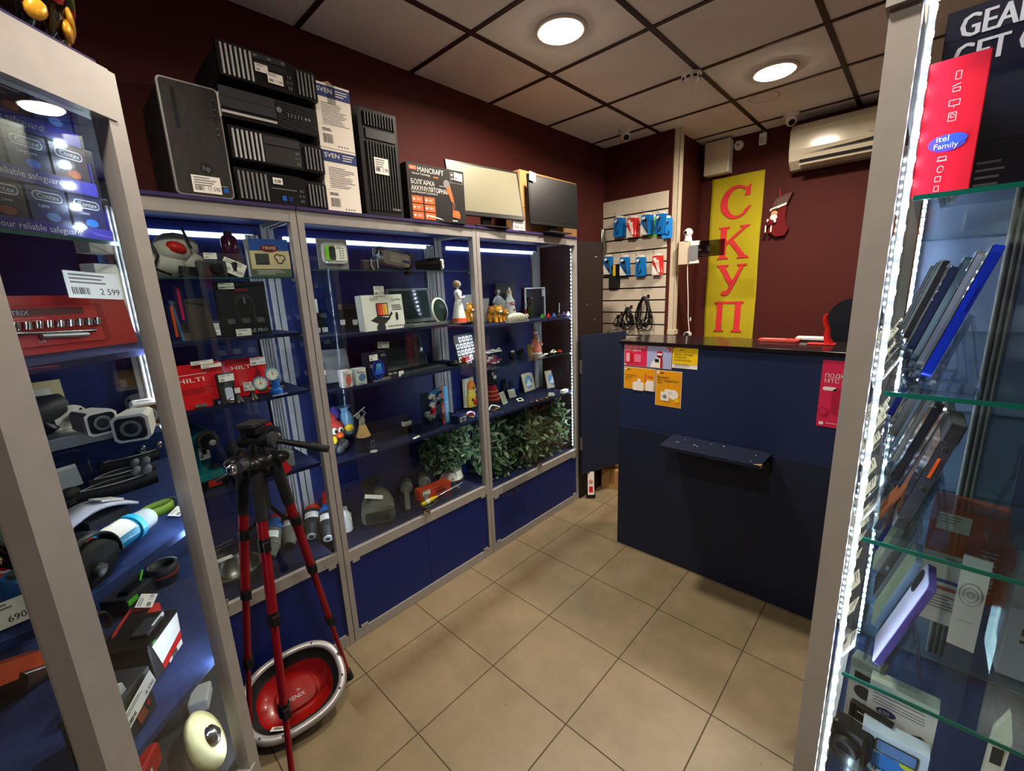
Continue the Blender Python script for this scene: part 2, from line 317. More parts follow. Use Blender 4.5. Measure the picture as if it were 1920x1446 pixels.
def section(y0, y1, shelves, zrail, label, last=False, splits=None):
    t = thing('display_case', label, 'display case', ((XF+XB)/2, (y0+y1)/2, 0), 0, 'glass display cases along the left wall')
    ox, oy = -(XF+XB)/2, -(y0+y1)/2
    def B(): m = MB(); m.T = Matrix.Translation((ox, oy, 0)); return m
    p = 0.024
    b = B()
    for yy in (y0, y1-p):
        b.bb(XF-0.036, XF, yy, yy+p, 0, TOP, ALU); b.bb(XB, XB+0.02, yy, yy+p, 0, TOP, ALU)
    b.bb(XF-p, XF-0.001, y0+p, y1-p, TOP-0.045, TOP, ALU); b.bb(XF-p, XF-0.001, y0+p, y1-p, zrail, zrail+0.05, ALU); b.bb(XF-p, XF-0.001, y0+p, y1-p, 0.002, 0.05, ALU)
    for yy in (y0, y1-p): b.bb(XB+0.02, XF-p, yy+0.008, yy+p-0.008, TOP-0.03, TOP-0.004, ALU)
    b.build('frame', t)
    # ribbed aluminium upright; the top profile glows to imitate light on it
    b = B()
    for k in range(4): b.cyl((XB+0.03, y1-0.05-k*0.012, zrail+0.06), (XB+0.03, y1-0.05-k*0.012, TOP-0.06), 0.006, None, ALU, 8)
    b.bb(XB+0.014, XB+0.03, y1-0.10, y1-0.04, zrail+0.06, TOP-0.06, ALU); b.build('back_upright', t)
    BAR = mat('glowing_aluminium', (215, 228, 255), 0.5, 0, 1.6)
    b = B(); b.bb(XB+0.014, XB+0.03, y0+0.06, y1-0.06, TOP-0.078, TOP-0.058, BAR); b.build('glowing_profile', t)
    b = B(); b.bb(XB, XB+0.012, y0+p, y1-p, zrail+0.02, TOP-0.02, BLUB); b.bb(XB, XF-p, y0+p, y1-p, TOP-0.014, TOP-0.004, BLUB); b.build('back_panel', t)
    b = B(); b.bb(XB+0.012, XF-p, y0+p, y1-p, zrail+0.012, zrail+0.03, VELD); b.build('bottom_deck', t)
    b = B(); b.bb(XB-0.005, XF+0.008, y0, y1, TOP, TOP+0.012, PURP); b.build('top_board', t)
    ym = (y0+y1)/2 if splits is None else splits
    for k, (a, c) in enumerate(((y0+p+0.002, ym+0.006), (ym-0.006, y1-p-0.002))):
        xg = XF-0.014-0.008*k
        b = B(); b.bb(xg-0.0025, xg, a, c, zrail+0.05, TOP-0.045, GLASS); b.build('glass_door', t)
    for k, (a, c) in enumerate(((y0+p+0.002, (y0+y1)/2-0.001), ((y0+y1)/2+0.001, y1-p-0.002))):
        b = B(); b.bb(XF-0.022, XF-0.008, a, c, 0.052, zrail-0.004, BLUE); o = b.build('cabinet_door', t)
    for yy in (y0+p+0.03, y1-p-0.03):
        for zz in (zrail-0.006, 0.056): b = B(); b.box(XF-0.003, yy, zz, 0.006, 0.035, 0.018, ALU); b.build('hinge_plate', t)
    b = B(); yl = ym; b.box(XF-0.006, yl, zrail+0.065, 0.012, 0.035, 0.03, CHR); b.cyl((XF, yl+0.006, zrail+0.066), (XF+0.016, yl+0.006, zrail+0.066), 0.009, 0.009, CHR); b.cyl((XF+0.016, yl+0.006, zrail+0.066), (XF+0.0165, yl+0.006, zrail+0.066), 0.004, 0.004, INK, 8); b.build('lock', t)
    for z, kind, xf in shelves:
        b = B()
        if kind == 'g':
            b.bb(XB+0.02, xf, y0+p+0.004, y1-p-0.004, z-0.0055, z, GSHELF); b.bb(xf, xf+0.0012, y0+p+0.004, y1-p-0.004, z-0.0055, z-0.0005, GEDGD)
        else:
            b.bb(XB+0.02, xf, y0+p+0.004, y1-p-0.004, z-0.014, z, VELD)
        o = b.build('glass_shelf' if kind == 'g' else 'velvet_shelf', t)
        for yy in (y0+p+0.006, y1-p-0.006): c = B(); c.box(xf-0.012, yy, z-0.012, 0.02, 0.012, 0.01, CHR); c.build('shelf_clip', o)
    led_strip(t, (XF-0.040+ox, y0+0.004+oy, zrail+0.07), (XF-0.040+ox, y0+0.004+oy, TOP-0.06), (-1, 0, 0))
    if last: led_strip(t, (XF-0.032+ox, y1-p-0.004+oy, zrail+0.07), (XF-0.032+ox, y1-p-0.004+oy, TOP-0.06), (-0.7, -0.7, 0))
    return t
XS = -1.85
section(-0.225, 0.718, [(1.725, 'g', XS), (1.505, 'v', XS), (1.262, 'v', XS), (0.93, 'v', XS)], 0.445, 'glass case with power tools and red cases, leftmost of the wall row')
section(0.722, 1.655, [(1.755, 'g', XS), (1.475, 'v', XS), (1.235, 'v', XS), (0.897, 'v', XS)], 0.425, 'middle glass case of the wall row with laptops and toys')
section(1.659, 2.61, [(1.44, 'v', XS), (1.18, 'g', XS), (0.882, 'v', XS)], 0.375, 'last glass case of the wall row holding figurines and leafy bundles', True)
# ================================================================ corner case near the viewer
NB, NC, ND, NE, NF = (-0.925, 0.112), (-0.765, -0.060), (-0.742, -0.62), (-1.70, -0.62), (-1.70, 0.205)
t = thing('display_case', 'nearest glass corner case at the left edge with cut-off corner door', 'display case', (-1.2, -0.2, 0))
def B2(): m = MB(); m.T = Matrix.Translation((1.2, 0.2, 0)); return m
PW = 0.04
dang = math.atan2(NC[1]-NB[1], NC[0]-NB[0])
b = B2()
for (x, y), a, w1 in ((NB, dang, 0.028), (NC, dang, 0.042), (ND, 0, 0.04), (NE, 0, 0.04), (NF, 0, 0.04)): b.box(x, y, TOP/2, w1, w1*0.9, TOP, ALU, (0, 0, a))
ring = [NB, NC, ND, NE, NF]
for z0, z1 in ((TOP-0.07, TOP), (0.62, 0.68), (0, 0.06)):
    for (p, q) in zip(ring, ring[1:]+ring[:1]):
        L = math.dist(p, q); b.box((p[0]+q[0])/2, (p[1]+q[1])/2, (z0+z1)/2, L, 0.03, z1-z0, ALU, (0, 0, math.atan2(q[1]-p[1], q[0]-p[0])))
b.build('frame', t)
b = B2(); b.slab([(x*1.0, y) for x, y in ring][::-1], TOP, TOP+0.012, PURP); b.build('top_board', t)
b = B2()
for k in range(4): b.cyl((-1.655, 0.192-k*0.013, 0.70), (-1.655, 0.192-k*0.013, TOP-0.07), 0.0065, None, ALU, 8)
b.bb(-1.68, -1.662, 0.135, 0.205, 0.7, TOP-0.07, ALU); b.build('back_upright', t)
b = B2(); b.bb(-1.70, -1.688, -0.60, 0.10, 0.68, TOP-0.07, BLUB); b.bb(-1.70, -0.76, -0.62, -0.61, 0.68, TOP-0.07, BLUB); b.build('back_panel', t)
for (p, q) in ((NB, NC), (NC, ND), (NF, NB)):
    L = math.dist(p, q)-0.05; b = B2(); b.box((p[0]+q[0])/2, (p[1]+q[1])/2, (TOP-0.07+0.68)/2, L, 0.004, TOP-0.07-0.68, GLASS, (0, 0, math.atan2(q[1]-p[1], q[0]-p[0]))); b.build('glass_pane', t)
for (p, q) in ((NB, NC), (NC, ND), (NF, NB)):
    L = math.dist(p, q)-0.05; b = B2(); b.box((p[0]+q[0])/2, (p[1]+q[1])/2, 0.34, L, 0.016, 0.55, BLUE, (0, 0, math.atan2(q[1]-p[1], q[0]-p[0]))); b.build('base_panel', t)
def nshelf(z, m, th, name, inset=0.03):
    cx, cy = -1.2, -0.2
    pts = [(-0.948, 0.097), (-0.797, -0.068), (-0.78, -0.59), (-1.685, -0.59), (-1.685, 0.175)]
    b = B2(); b.slab(pts[::-1], z-th, z, m); 
    if m is GSHELF:
        for (p, q) in zip(pts[:3], pts[1:3]): b.box((p[0]+q[0])/2, (p[1]+q[1])/2, z-th/2, math.dist(p, q), 0.0012, th, GEDGD, (0, 0, math.atan2(q[1]-p[1], q[0]-p[0])))
        b.box(-1.316, 0.1365, z-th/2, 0.735, 0.0012, th, GEDGD, (0, 0, -0.106))
    b.build(name, t)
NZ = (1.734, 1.562, 1.225, 0.938, 0.69)
nshelf(NZ[0], GSHELF, 0.006, 'glass_shelf'); nshelf(NZ[1], VELD, 0.010, 'velvet_shelf'); nshelf(NZ[2], VELV, 0.012, 'velvet_shelf'); b = B2(); b.bb(-1.684, -1.46, -0.58, 0.15, NZ[2]+0.0005, 1.30, VELV); b.build('velvet_riser', t); nshelf(NZ[3], VELV, 0.012, 'velvet_shelf'); nshelf(NZ[4], mat('dark_deck', (50, 54, 62), 0.8), 0.01, 'bottom_deck')
led_strip(t, (0.262, 0.300, 0.72), (0.262, 0.300, TOP-0.08), (-0.7, -0.7, 0), 0.03)
led_strip(t, (-1.642+1.2, 0.172+0.2, 0.72), (-1.642+1.2, 0.172+0.2, TOP-0.08), (0.5, -0.8, 0), 0.03)
# ================================================================ phone case on the right
RX, RY0, RY1, RT = -0.053, 0.74, 1.68, 1.975
t = thing('display_case', 'bright phone display case with led strips at the right edge', 'display case', (0.12, 1.21, 0))
def B3(): m = MB(); m.T = Matrix.Translation((-0.12, -1.21, 0)); return m
b = B3(); b.box(RX, RY0+0.010, RT/2, 0.029, 0.030, RT, ALU); b.box(RX, RY1, RT/2, 0.04, 0.04, RT, ALU); b.box(0.36, RY0, RT/2, 0.04, 0.04, RT, ALU); b.box(0.36, RY1, RT/2, 0.04, 0.04, RT, ALU)
for z in (0.45, RT-0.02): b.box(RX, (RY0+RY1)/2, z, 0.03, RY1-RY0, 0.04, ALU); b.box(0.144, RY0, z, 0.43, 0.03, 0.04, ALU); b.box(0.144, RY1, z, 0.43, 0.03, 0.04, ALU); b.box(0.36, (RY0+RY1)/2, z, 0.03, RY1-RY0, 0.04, ALU)
b.build('frame', t)
b = B3(); b.bb(RX-0.002, RX+0.002, RY0+0.03, RY1-0.03, 0.47, RT-0.03, GLASS); b.build('glass_door', t)
b = B3(); b.bb(RX+0.016, 0.34, RY0-0.002, RY0+0.002, 0.47, RT-0.03, GLASS); b.build('end_pane', t)
b = B3(); b.bb(RX+0.025, 0.34, RY1-0.01, RY1+0.002, 0.47, RT-0.03, mat('pale_blue_board', (150, 168, 208), 0.35)); b.bb(0.345, 0.36, RY0+0.02, RY1-0.02, 0.47, RT-0.03, BLUB); b.build('back_panel', t)
b = B3(); b.bb(RX-0.01, 0.37, RY0-0.01, RY1+0.01, 0.02, 0.43, BLUE); b.bb(RX+0.02, 0.34, RY0+0.02, RY1-0.02, 0.455, 0.47, VELV); b.build('base_cabinet', t)
b = B3()
for k in range(3): b.cyl((0.14+k*0.012, RY1-0.02, 0.5), (0.14+k*0.012, RY1-0.02, RT-0.04), 0.006, None, ALU, 8)
b.build('back_upright', t)
RZ = (1.727, 1.480, 1.261, 1.025, 0.78)
for z in RZ:
    b = B3(); b.bb(RX+0.03, 0.335, RY0+0.012, RY1-0.015, z-0.006, z, GSHELF); b.bb(RX+0.03, 0.335, RY0+0.0105, RY0+0.012, z-0.006, z, GEDGE); b.bb(RX+0.03, 0.335, RY1-0.015, RY1-0.0135, z-0.006, z, GEDGE); b.build('glass_shelf', t)
led_strip(t, (RX+0.022-0.12, RY0+0.022-1.21, 0.5), (RX+0.022-0.12, RY0+0.022-1.21, RT-0.03), (0.75, -0.66, 0), 0.0265, 0.0065)
led_strip(t, (RX+0.028-0.12, RY1-0.04-1.21, 0.5), (RX+0.028-0.12, RY1-0.04-1.21, RT-0.03), (0.5, -0.85, 0), 0.022, 0.006)
# ================================================================ counter
NAVY = mat('navy_black_laminate', (30, 43, 78), 0.42, 0, 0, 0.15, 2.5); NAVG = mat('glossy_counter_top', (26, 20, 24), 0.12, 0, 0, 0.1, 3)
NAVL = mat('lower_black_laminate', (25, 33, 54), 0.5, 0, 0, 0.2, 3)
CX0, CX1, CY, CH = -1.268, 0.02, 2.28, 1.325
t = thing('counter', 'tall dark navy counter with posters stuck on its front', 'counter', ((CX0+CX1)/2, CY+0.25, 0))
def B4(): m = MB(); m.T = Matrix.Translation((-(CX0+CX1)/2, -(CY+0.25), 0)); return m
b = B4(); b.bb(CX0, CX1, CY, CY+0.02, 0.8, CH-0.02, NAVY); b.bb(CX0, CX0+0.02, CY+0.02, CY+0.36, 0, CH-0.02, NAVY); b.bb(CX1-0.02, CX1, CY+0.02, CY+0.36, 0, CH-0.02, NAVY); b.build('body', t)
b = B4(); b.bb(CX0-0.006, CX1, CY-0.008, CY+0.02, 0.002, 0.80, NAVL)
for k in range(26): b.box(CX0-0.0065, CY-0.004+random.uniform(-.002, .008), random.uniform(0.05, 0.8), 0.001, 0.004, random.uniform(.002, .008), PAP)
b.build('lower_panel', t)
b = B4(); b.bb(CX0-0.012, CX1, CY-0.012, CY+0.36, CH-0.02, CH, NAVG); b.build('counter_top', t, bevel=0.003)
b = B4(); P = [(-1.018, CY-0.19), (-0.487, CY-0.19), (-0.468, CY-0.004), (-0.955, CY-0.004)]
a0 = at(1236, 835, 2, 0.815); a1 = at(1425, 874, 2, 0.815); a2 = at(1447, 852, 2, 0.815); a3 = at(1265, 812, 2, 0.815)
b.slab([(a0.x, a0.y), (a1.x, a1.y), (a2.x, CY-0.01), (a3.x, CY-0.01)], 0.799, 0.815, NAVL)
for k in range(9): b.box(random.uniform(a0.x+0.05, a1.x-0.03), random.uniform(a1.y+0.01, CY-0.03), 0.8152, random.uniform(.004, .012), 0.003, 0.001, PAP, (0, 0, random.random()*3))
b.slab([(a1.x-0.03, a1.y+0.0), (a1.x+0.001, a1.y+0.002), (a1.x+0.004, a1.y+0.03)], 0.7995, 0.8157, CARD)
o = b.build('bag_shelf', t)
for xx in (a0.x+0.16, a1.x+0.0):
    c = B4(); c.box(xx, CY-0.013, 0.755, 0.018, 0.008, 0.09, BLK); c.box(xx, CY-0.05, 0.793, 0.018, 0.08, 0.008, BLK)
    c.prism([(xx-0.006, 0.72), (xx+0.006, 0.72), (xx+0.006, 0.795), (xx-0.006, 0.795)], CY-0.03, CY-0.014, BLK); c.build('bracket', o)
# ================================================================ on top of the wall cases
TZ = TOP+0.013
R90 = PI/2
def ontop(name, label, cat, y, z=TZ, x=-1.81, rz=R90, group=None, **k): return thing(name, label, cat, (x, y, z), rz, group, **k)
# -- tall tower with a silver rim (front of every box here is local y = 0, depth runs to +y)
t = ontop('computer_tower', 'black computer tower with a silver rim on its front and a round logo', 'computer', 0.434)
b = MB(); b.rrect(0, 0.172, 0.158, 0.335, 0.012, 0.012, 0.30, BLKM); b.build('case', t, bevel=0.002)
b = MB(); b.rrect(0, 0.172, 0.166, 0.345, 0.014, -0.004, 0.012, SIL); b.build('front_rim', t)
hexm = mat('hexagon_front', (42, 40, 40), 0.45, 0, 0, 0.35, 38, 0, 0.4)
b = MB(); b.rrect(0, 0.172, 0.156, 0.335, 0.011, -0.006, -0.003, hexm)
b.rrect(-0.045, 0.26, 0.012, 0.12, 0.004, -0.0066, -0.0055, BLKM)
for z, h in ((0.297, 0.018), (0.272, 0.008), (0.243, 0.03), (0.213, 0.01), (0.193, 0.012)): b.box(0.064, -0.0066, z, 0.0045, 0.001, h, INK); b.box(0.064, -0.0068, z+h/2+0.002, 0.005, 0.001, 0.002, GRY)
b.disc(0.012, 0.088, 0.019, -0.0064, INK, 24); b.text('hp', 0.012, 0.081, 0.024, GRY, -0.0068, 'CENTER')
b.quad(0.052, 0.066, 0.018, 0.032, -0.0066, BLU); b.quad(0.045, 0.066, 0.037, 0.0385, -0.0066, LGR)
b.build('front_panel', t)
o = price(t, 0.004, 0.037, -0.0072, 0.082, 0.054, '11 590', lines_=4)
# -- four slim desktops in a stack
def slim(z, label, x=-1.81, ribs=6, mid='drive', light=LGR, dy=0, rz=R90, y=0.690):
    t = ontop('desktop_computer', label, 'computer', y+dy, z, x, rz, 'slim desktop computers stacked by the tower')
    W, Hh = 0.325, 0.108
    b = MB(); b.bb(-W/2+0.004, W/2-0.004, 0.02, 0.32, 0, 0.100, BLKM); b.build('case', t, bevel=0.003)
    b = MB()
    if ribs:
        b.prism([(-W/2, 0.003), (W/2, 0), (W/2, 0.092), (W/2-0.012, 0.100), (W/2-0.075, 0.100), (W/2-0.10, Hh), (-W/2, Hh+0.003)], 0, 0.022, BLK)
        for k in range(ribs+1): b.box(-W/2+0.014+k*0.0145, -0.002, 0.054, 0.006, 0.006, 0.092, light)
        for k in range(5): b.box(W/2-0.014-k*0.0135, -0.002, 0.048, 0.0045, 0.006, 0.080, GRY)
        if mid == 'tray':
            b.bb(-0.055, 0.055, -0.001, 0, 0.086, 0.104, DK)
            for q in (-0.045, 0, 0.045): b.box(q, -0.0015, 0.095, 0.012, 0.001, 0.006, GRY)
            b.bb(-0.05, 0.055, -0.001, 0, 0.062, 0.08, INK)
        elif mid == 'plain':
            b.bb(-0.053, 0.073, -0.0012, 0, 0.072, 0.1, DK); b.bb(-0.053, 0.073, -0.001, 0, 0.008, 0.068, mat('dark_grey_front', (40, 39, 38), 0.5))
        else:
            b.box(-0.02, -0.001, 0.083, 0.034, 0.001, 0.022, PAP); b.bars(-0.032, 0.076, 0.024, 0.012, INK, -0.0018)
            b.box(0.0, -0.001, 0.056, 0.09, 0.001, 0.003, GRY); b.box(-0.004, -0.0012, 0.024, 0.015, 0.001, 0.018, BLU); b.box(0.018, -0.0012, 0.024, 0.015, 0.001, 0.018, mat('dark_blue_sticker', (25, 50, 110), 0.3))
        for q in (0.055, 0.068): b.disc(q, 0.038, 0.004, -0.0015, GRY, 10); b.disc(q, 0.038, 0.0025, -0.0018, INK, 10)
        for q in (0.058, 0.066): b.box(q, -0.0012, 0.056, 0.003, 0.001, 0.010, GRY); b.box(q, -0.0012, 0.02, 0.003, 0.001, 0.010, GRY)
    else:
        b.bb(-W/2, W/2, 0, 0.022, 0, 0.096, BLK); b.bb(-W/2, 0.012, -0.003, 0, 0.03, 0.094, DK); b.bb(-W/2, 0.012, -0.0035, -0.003, 0.062, 0.064, INK)
        b.bb(-W/2, 0.012, -0.003, 0, 0.012, 0.020, LGR)
        for k in range(12): b.bb(0.016, W/2-0.006, -0.002, 0, 0.006+k*0.0074, 0.0095+k*0.0074, DK)
        b.disc(0.024, 0.062, 0.009, -0.004, SIL, 20); b.text('hp', 0.024, 0.058, 0.011, INK, -0.0045, 'CENTER')
        for k in range(5): b.box(0.055+k*0.012, -0.003, 0.052, 0.003, 0.001, 0.012, GRY)
        for q in (0.118, 0.131): b.disc(q, 0.052, 0.005, -0.003, GRY, 10)
    b.build('front_panel', t, bevel=0.0012)
    return t
slim(TZ, 'slim black desktop computer at the bottom of the stack with blue stickers', mid='sticker', light=GRY)
slim(TZ+0.132, 'slim black desktop computer with pale ribs, second from the bottom of the stack', mid='plain', x=-1.80)
slim(TZ+0.262, 'slim black desktop computer with a round silver logo, third from the bottom', ribs=0, x=-1.79, dy=-0.012)
d4 = slim(TZ+0.385, 'slim black desktop computer on top of the stack, with two white stickers', mid='tray', x=-1.785)
price(d4, -0.030, 0.058, -0.0035, 0.042, 0.026); price(d4, 0.012, 0.036, -0.0045, 0.052, 0.034, '2 590')
# -- two speaker cartons
WC = mat('white_carton', (232, 227, 216), 0.7, 0, 0, 0.05, 8); NVP = mat('navy_print', (28, 48, 112), 0.6)
def sven(z, label, h, top):
    t = ontop('speaker_box', label, 'carton', 0.930, z, -1.82, R90, 'white and blue cartons')
    W = 0.148
    b = MB(); b.bb(-W/2, W/2, 0, 0.24, 0, h, WC)
    b.quad(-W/2, W/2, h-0.05, h-0.008, -0.0008, NVP); b.text('SVEN', -W/2+0.010, h-0.034, 0.024, PAP, -0.0015, sx=1.15)
    b.lines(0.012, h-0.018, 0.055, 3, PAP, -0.0015, 0.009, 0.003)
    b.lines(-0.052, h-0.07, 0.11, 12, INKG, -0.0008, 0.0068, 0.0022)
    b.bars(-0.058, 0.018, 0.042, 0.034, INK, -0.0008, 14); b.lines(-0.058, 0.072, 0.04, 2, INK, -0.0008, 0.006, 0.003)
    b.quad(-0.066, -0.008, 0.084, 0.0846, -0.0008, INKG)
    for k in range(4): b.box(0.005+k*0.012, -0.0006, 0.012, 0.005, 0.001, 0.005, INKG)
    b.build('carton_body', t, bevel=0.001)
    if top:
        b = MB(); b.bb(-0.025, 0.02, -0.001, 0.06, h, h+0.001, WRAP); b.bb(-0.022, 0.012, -0.0015, -0.001, h-0.07, h, WRAP); b.tube([(-0.03, 0.04, h+0.008), (0, 0.03, h+0.016), (0.04, 0.05, h+0.006)], 0.007, CARD)
        b.build('packing_tape', t)
sven(TZ, 'white and blue carton with paragraphs of print, lower of two', 0.240, False)
sven(TZ+0.242, 'white and blue carton with torn taped lid, upper of two', 0.236, True)
# -- black tower with ribbed front
t = ontop('computer_tower', 'all black computer tower with vertical grooves beside the white cartons', 'computer', 1.120)
b = MB(); b.bb(-0.097, 0.092, 0.012, 0.34, 0.006, 0.425, BLKM); b.build('case', t, bevel=0.004)
b = MB(); b.bb(-0.097, 0.092, 0, 0.014, 0.0, 0.43, BLK)
for z0, z1, n in ((0.36, 0.415, 11), (0.02, 0.30, 11)):
    for k in range(n): b.bb(-0.068+k*0.0138, -0.061+k*0.0138, -0.006, 0, z0, z1, DK)
b.bb(-0.068, 0.078, -0.004, 0, 0.31, 0.35, DK); b.text('ZALMAN', 0.07, 0.028, 0.010, LGR, -0.0068, 'RIGHT')
b.build('front_panel', t, bevel=0.002); price(t, -0.008, 0.205, -0.0085, 0.068, 0.066, '12 990', lines_=4)
# -- grinder carton
t = ontop('power_tool_box', 'black carton printed with an orange cordless tool', 'carton', 1.41, TZ, -1.80, R90-0.06)
OR2 = mat('orange_print', (222, 98, 45), 0.6)
b = MB(); W = 0.33; b.bb(-W/2, W/2, 0, 0.12, 0, 0.252, mat('black_carton', (26, 24, 24), 0.45)); e = -0.0008
b.quad(-0.152, -0.112, 0.222, 0.240, e, OR2); b.text('TECH', -0.150, 0.226, 0.012, PAP, e*2); b.text('MANCRAFT', -0.108, 0.216, 0.033, PAP, e, sx=0.86)
b.text('German Technology', -0.138, 0.203, 0.012, PAP, e); b.quad(-0.02, 0.01, 0.199, 0.205, e, OR2)
b.text('БОЛГАРКА', -0.148, 0.160, 0.030, PAP, e, sx=0.82); b.text('АККУМУЛЯТОРНАЯ', -0.148, 0.132, 0.030, PAP, e, sx=0.74); b.text('УШМ MANCRAFT M125X PRO+2', -0.148, 0.121, 0.010, PAP, e)
for i in range(2):
    for j in range(3): b.rrect(-0.119+i*0.068, 0.092-j*0.036, 0.060, 0.031, 0.002, e*1.2, 0, OR2); b.disc(-0.138+i*0.068, 0.092-j*0.036, 0.006, e*2, PAP, 8); b.lines(-0.124+i*0.068, 0.096-j*0.036, 0.026, 2, PAP, e*2)
# printed tool
b.prism([(0.045, 0.17), (0.075, 0.175), (0.088, 0.13), (0.095, 0.10), (0.100, 0.065), (0.085, 0.06), (0.078, 0.10), (0.066, 0.13)], e*2, e, OR2); b.disc(0.055, 0.18, 0.02, e*2.2, GRY, 14)
b.quad(0.01, 0.05, 0.163, 0.169, e*2, GRY); b.prism([(0.080, 0.028), (0.125, 0.022), (0.130, 0.040), (0.122, 0.058), (0.085, 0.062)], e*2, e, OR2); b.prism([(0.078, 0.10), (0.09, 0.10), (0.10, 0.065), (0.088, 0.062)], e*2.6, e*2.1, DK); b.quad(0.08, 0.11, 0.008, 0.012, e, PAP)
b.rrect(0.118, 0.215, 0.076, 0.05, 0.002, e*1.5, 0, LGR); b.rrect(0.118, 0.215, 0.073, 0.047, 0.002, e*2, e*1.5, INK); b.text('ВІТА', 0.084, 0.222, 0.014, PAP, e*3); b.text('М125', 0.084, 0.205, 0.012, PAP, e*3)
b.build('carton_body', t, bevel=0.001); price(t, 0.128, 0.222, -0.003, 0.05, 0.036, rot=(0, 0.08, 0))
o = price(t, -0.06, 0.008, -0.05, 0.075, 0.045, '6 690', rot=(-1.2, 0.15, 0))
# -- monitors
def monitor(y, x, label, w_, h, zc, rx, scr, rz, foot=True, p=False):
    t = ontop('computer_monitor', label, 'monitor', y, TZ, x, rz)
    R = (rx, 0, 0)
    b = MB(); b.T = frame(0, rx, 0, (0, 0, zc)); b.bb(-w_/2, w_/2, 0, 0.012, -h/2, h/2, BLK); b.bb(-w_*0.3, w_*0.3, 0.012, 0.03, -h*0.3, h*0.25, BLKM); b.build('bezel', t, bevel=0.003)
    b = MB(); b.T = frame(0, rx, 0, (0, 0, zc)); b.bb(-w_/2+0.013, w_/2-0.013, -0.0012, 0.001, -h/2+0.024, h/2-0.013, scr); b.build('screen', t)
    b = MB(); b.bb(-0.035, 0.03, 0.012, 0.032, 0.006, zc-h*0.15, BLK); b.build('stand_neck', t)
    b = MB(); b.bb(-0.12, 0.11, -0.05, 0.045, 0, 0.008, BLK); b.build('stand_base', t, bevel=0.003)
    if p: price(t, -w_/2+0.03, zc+h/2-0.018, -0.006+0.0, 0.055, 0.052, '', rot=(rx, 0.12, 0), lines_=4)
    return t
monitor(1.790, -1.84, 'wide black monitor with a glossy screen, reflected light put into its colour, tilted back', 0.50, 0.285, 0.195, -0.18, mat('reflection_toned_screen', (104, 102, 84), 0.42, 0.1, 0, 0.05, 3, 0.1), R90-0.12)  # pale screen colour stands in for reflected lamp light
monitor(2.345, -1.795, 'black monitor with a white card on its upper left corner', 0.48, 0.290, 0.19, -0.05, mat('dark_screen', (22, 22, 24), 0.3), R90-0.05, p=True)
t = ontop('cardboard_box', 'brown cardboard box standing behind the right monitor', 'carton', 2.40, TZ, -1.872, R90-0.0)
b = MB(); b.bb(-0.30, 0.30, 0, 0.13, 0, 0.368, CARD); b.box(0.2, 0.02, 0.369, 0.1, 0.02, 0.002, PAP); b.build('carton_body', t, bevel=0.003)
b = MB(); b.bb(-0.30, 0.30, -0.001, 0, 0.15, 0.154, mat('carton_seam', (120, 88, 54), 0.8)); b.bb(-0.301, -0.299, 0, 0.13, 0.15, 0.154, mat('carton_seam')); b.build('seam_tape', t)
t = ontop('small_carton', 'small white printed card between the two monitors', 'card', 2.0, TZ, -1.80, R90-0.1)
b = MB(); b.bb(-0.045, 0.045, 0, 0.02, 0, 0.06, WC); b.lines(-0.035, 0.05, 0.07, 3, INKG, -0.001); b.bars(-0.035, 0.008, 0.03, 0.018, INK, -0.001); b.bars(0.002, 0.008, 0.035, 0.018, INK, -0.001, 9); b.build('card_body', t)
# -- lacquered vase on the near case
p = at(135, 68, 2, TOP+0.014)
t = thing('lacquered_vase', 'black lacquered vase painted with red and gold on top of the nearest case', 'vase', (p.x-0.085, p.y-0.06, TOP+0.013), 0.6)
b = MB(); LQ = mat('black_lacquer', (14, 12, 10), 0.12, 0, 0, 0.1, 10, 0.5)
b.lathe([(0.045, 0), (0.06, 0.02), (0.075, 0.07), (0.07, 0.12), (0.05, 0.16), (0.045, 0.2), (0.06, 0.22)], LQ, n=28); b.build('vase_body', t)
GLD = mat('gold_paint', (225, 165, 50), 0.25, 0.3); RDP = mat('red_lacquer', (170, 30, 22), 0.2, 0, 0, 0.1, 10, 0.4)
rr = random.Random(3)
b = MB()
for k in range(40):
    a = rr.uniform(-2.6, 1.6); z = rr.uniform(0.03, 0.15); r = 0.074-abs(z-0.08)*0.18
    b.ell((r*math.cos(a), r*math.sin(a), z), (0.006, rr.uniform(.010, .02), rr.uniform(.012, .022)), rr.choice([RDP, GLD, GLD, mat('olive_paint', (70, 90, 30), 0.3)]), 10, (rr.uniform(-1, 1), 0, a))
b.build('painted_ornament', t)
# ================================================================ dark cabinets beyond the wall cases
DWD = mat('dark_wenge', (34, 24, 22), 0.5, 0, 0, 0.15, 4)
t = thing('tall_cabinet', 'tall dark brown cabinet at the end of the glass cases', 'cabinet', (-1.985, 2.77, 0))
b = MB(); b.bb(-0.185, 0.185, -0.155, 0.155, 0, 1.965, DWD); b.box(0.1856, 0.07, 1.86, 0.001, 0.03, 0.003, PAP); b.box(0.1856, 0.05, 1.40, 0.001, 0.006, 0.012, GRY); b.box(0.1856, -0.05, 1.52, 0.001, 0.004, 0.004, PAP); b.build('body', t)
b = MB(); b.bb(0.181, 0.187, 0.156, 0.157, 0, 1.965, INK); b.build('edge_band', t)
p2 = at(1172, 621, 2, 1.3)
t = thing('counter_door', 'dark door panel closing the gap between the wall cases and the counter', 'door panel', ((-1.775+p2.x)/2, (2.60+p2.y)/2, 0.22), math.atan2(p2.y-2.60, p2.x+1.775))
Lw = math.hypot(p2.y-2.60, p2.x+1.775); b = MB(); b.bb(-Lw/2, Lw/2, -0.01, 0.01, 0, 1.08, NAVL); b.build('panel', t)
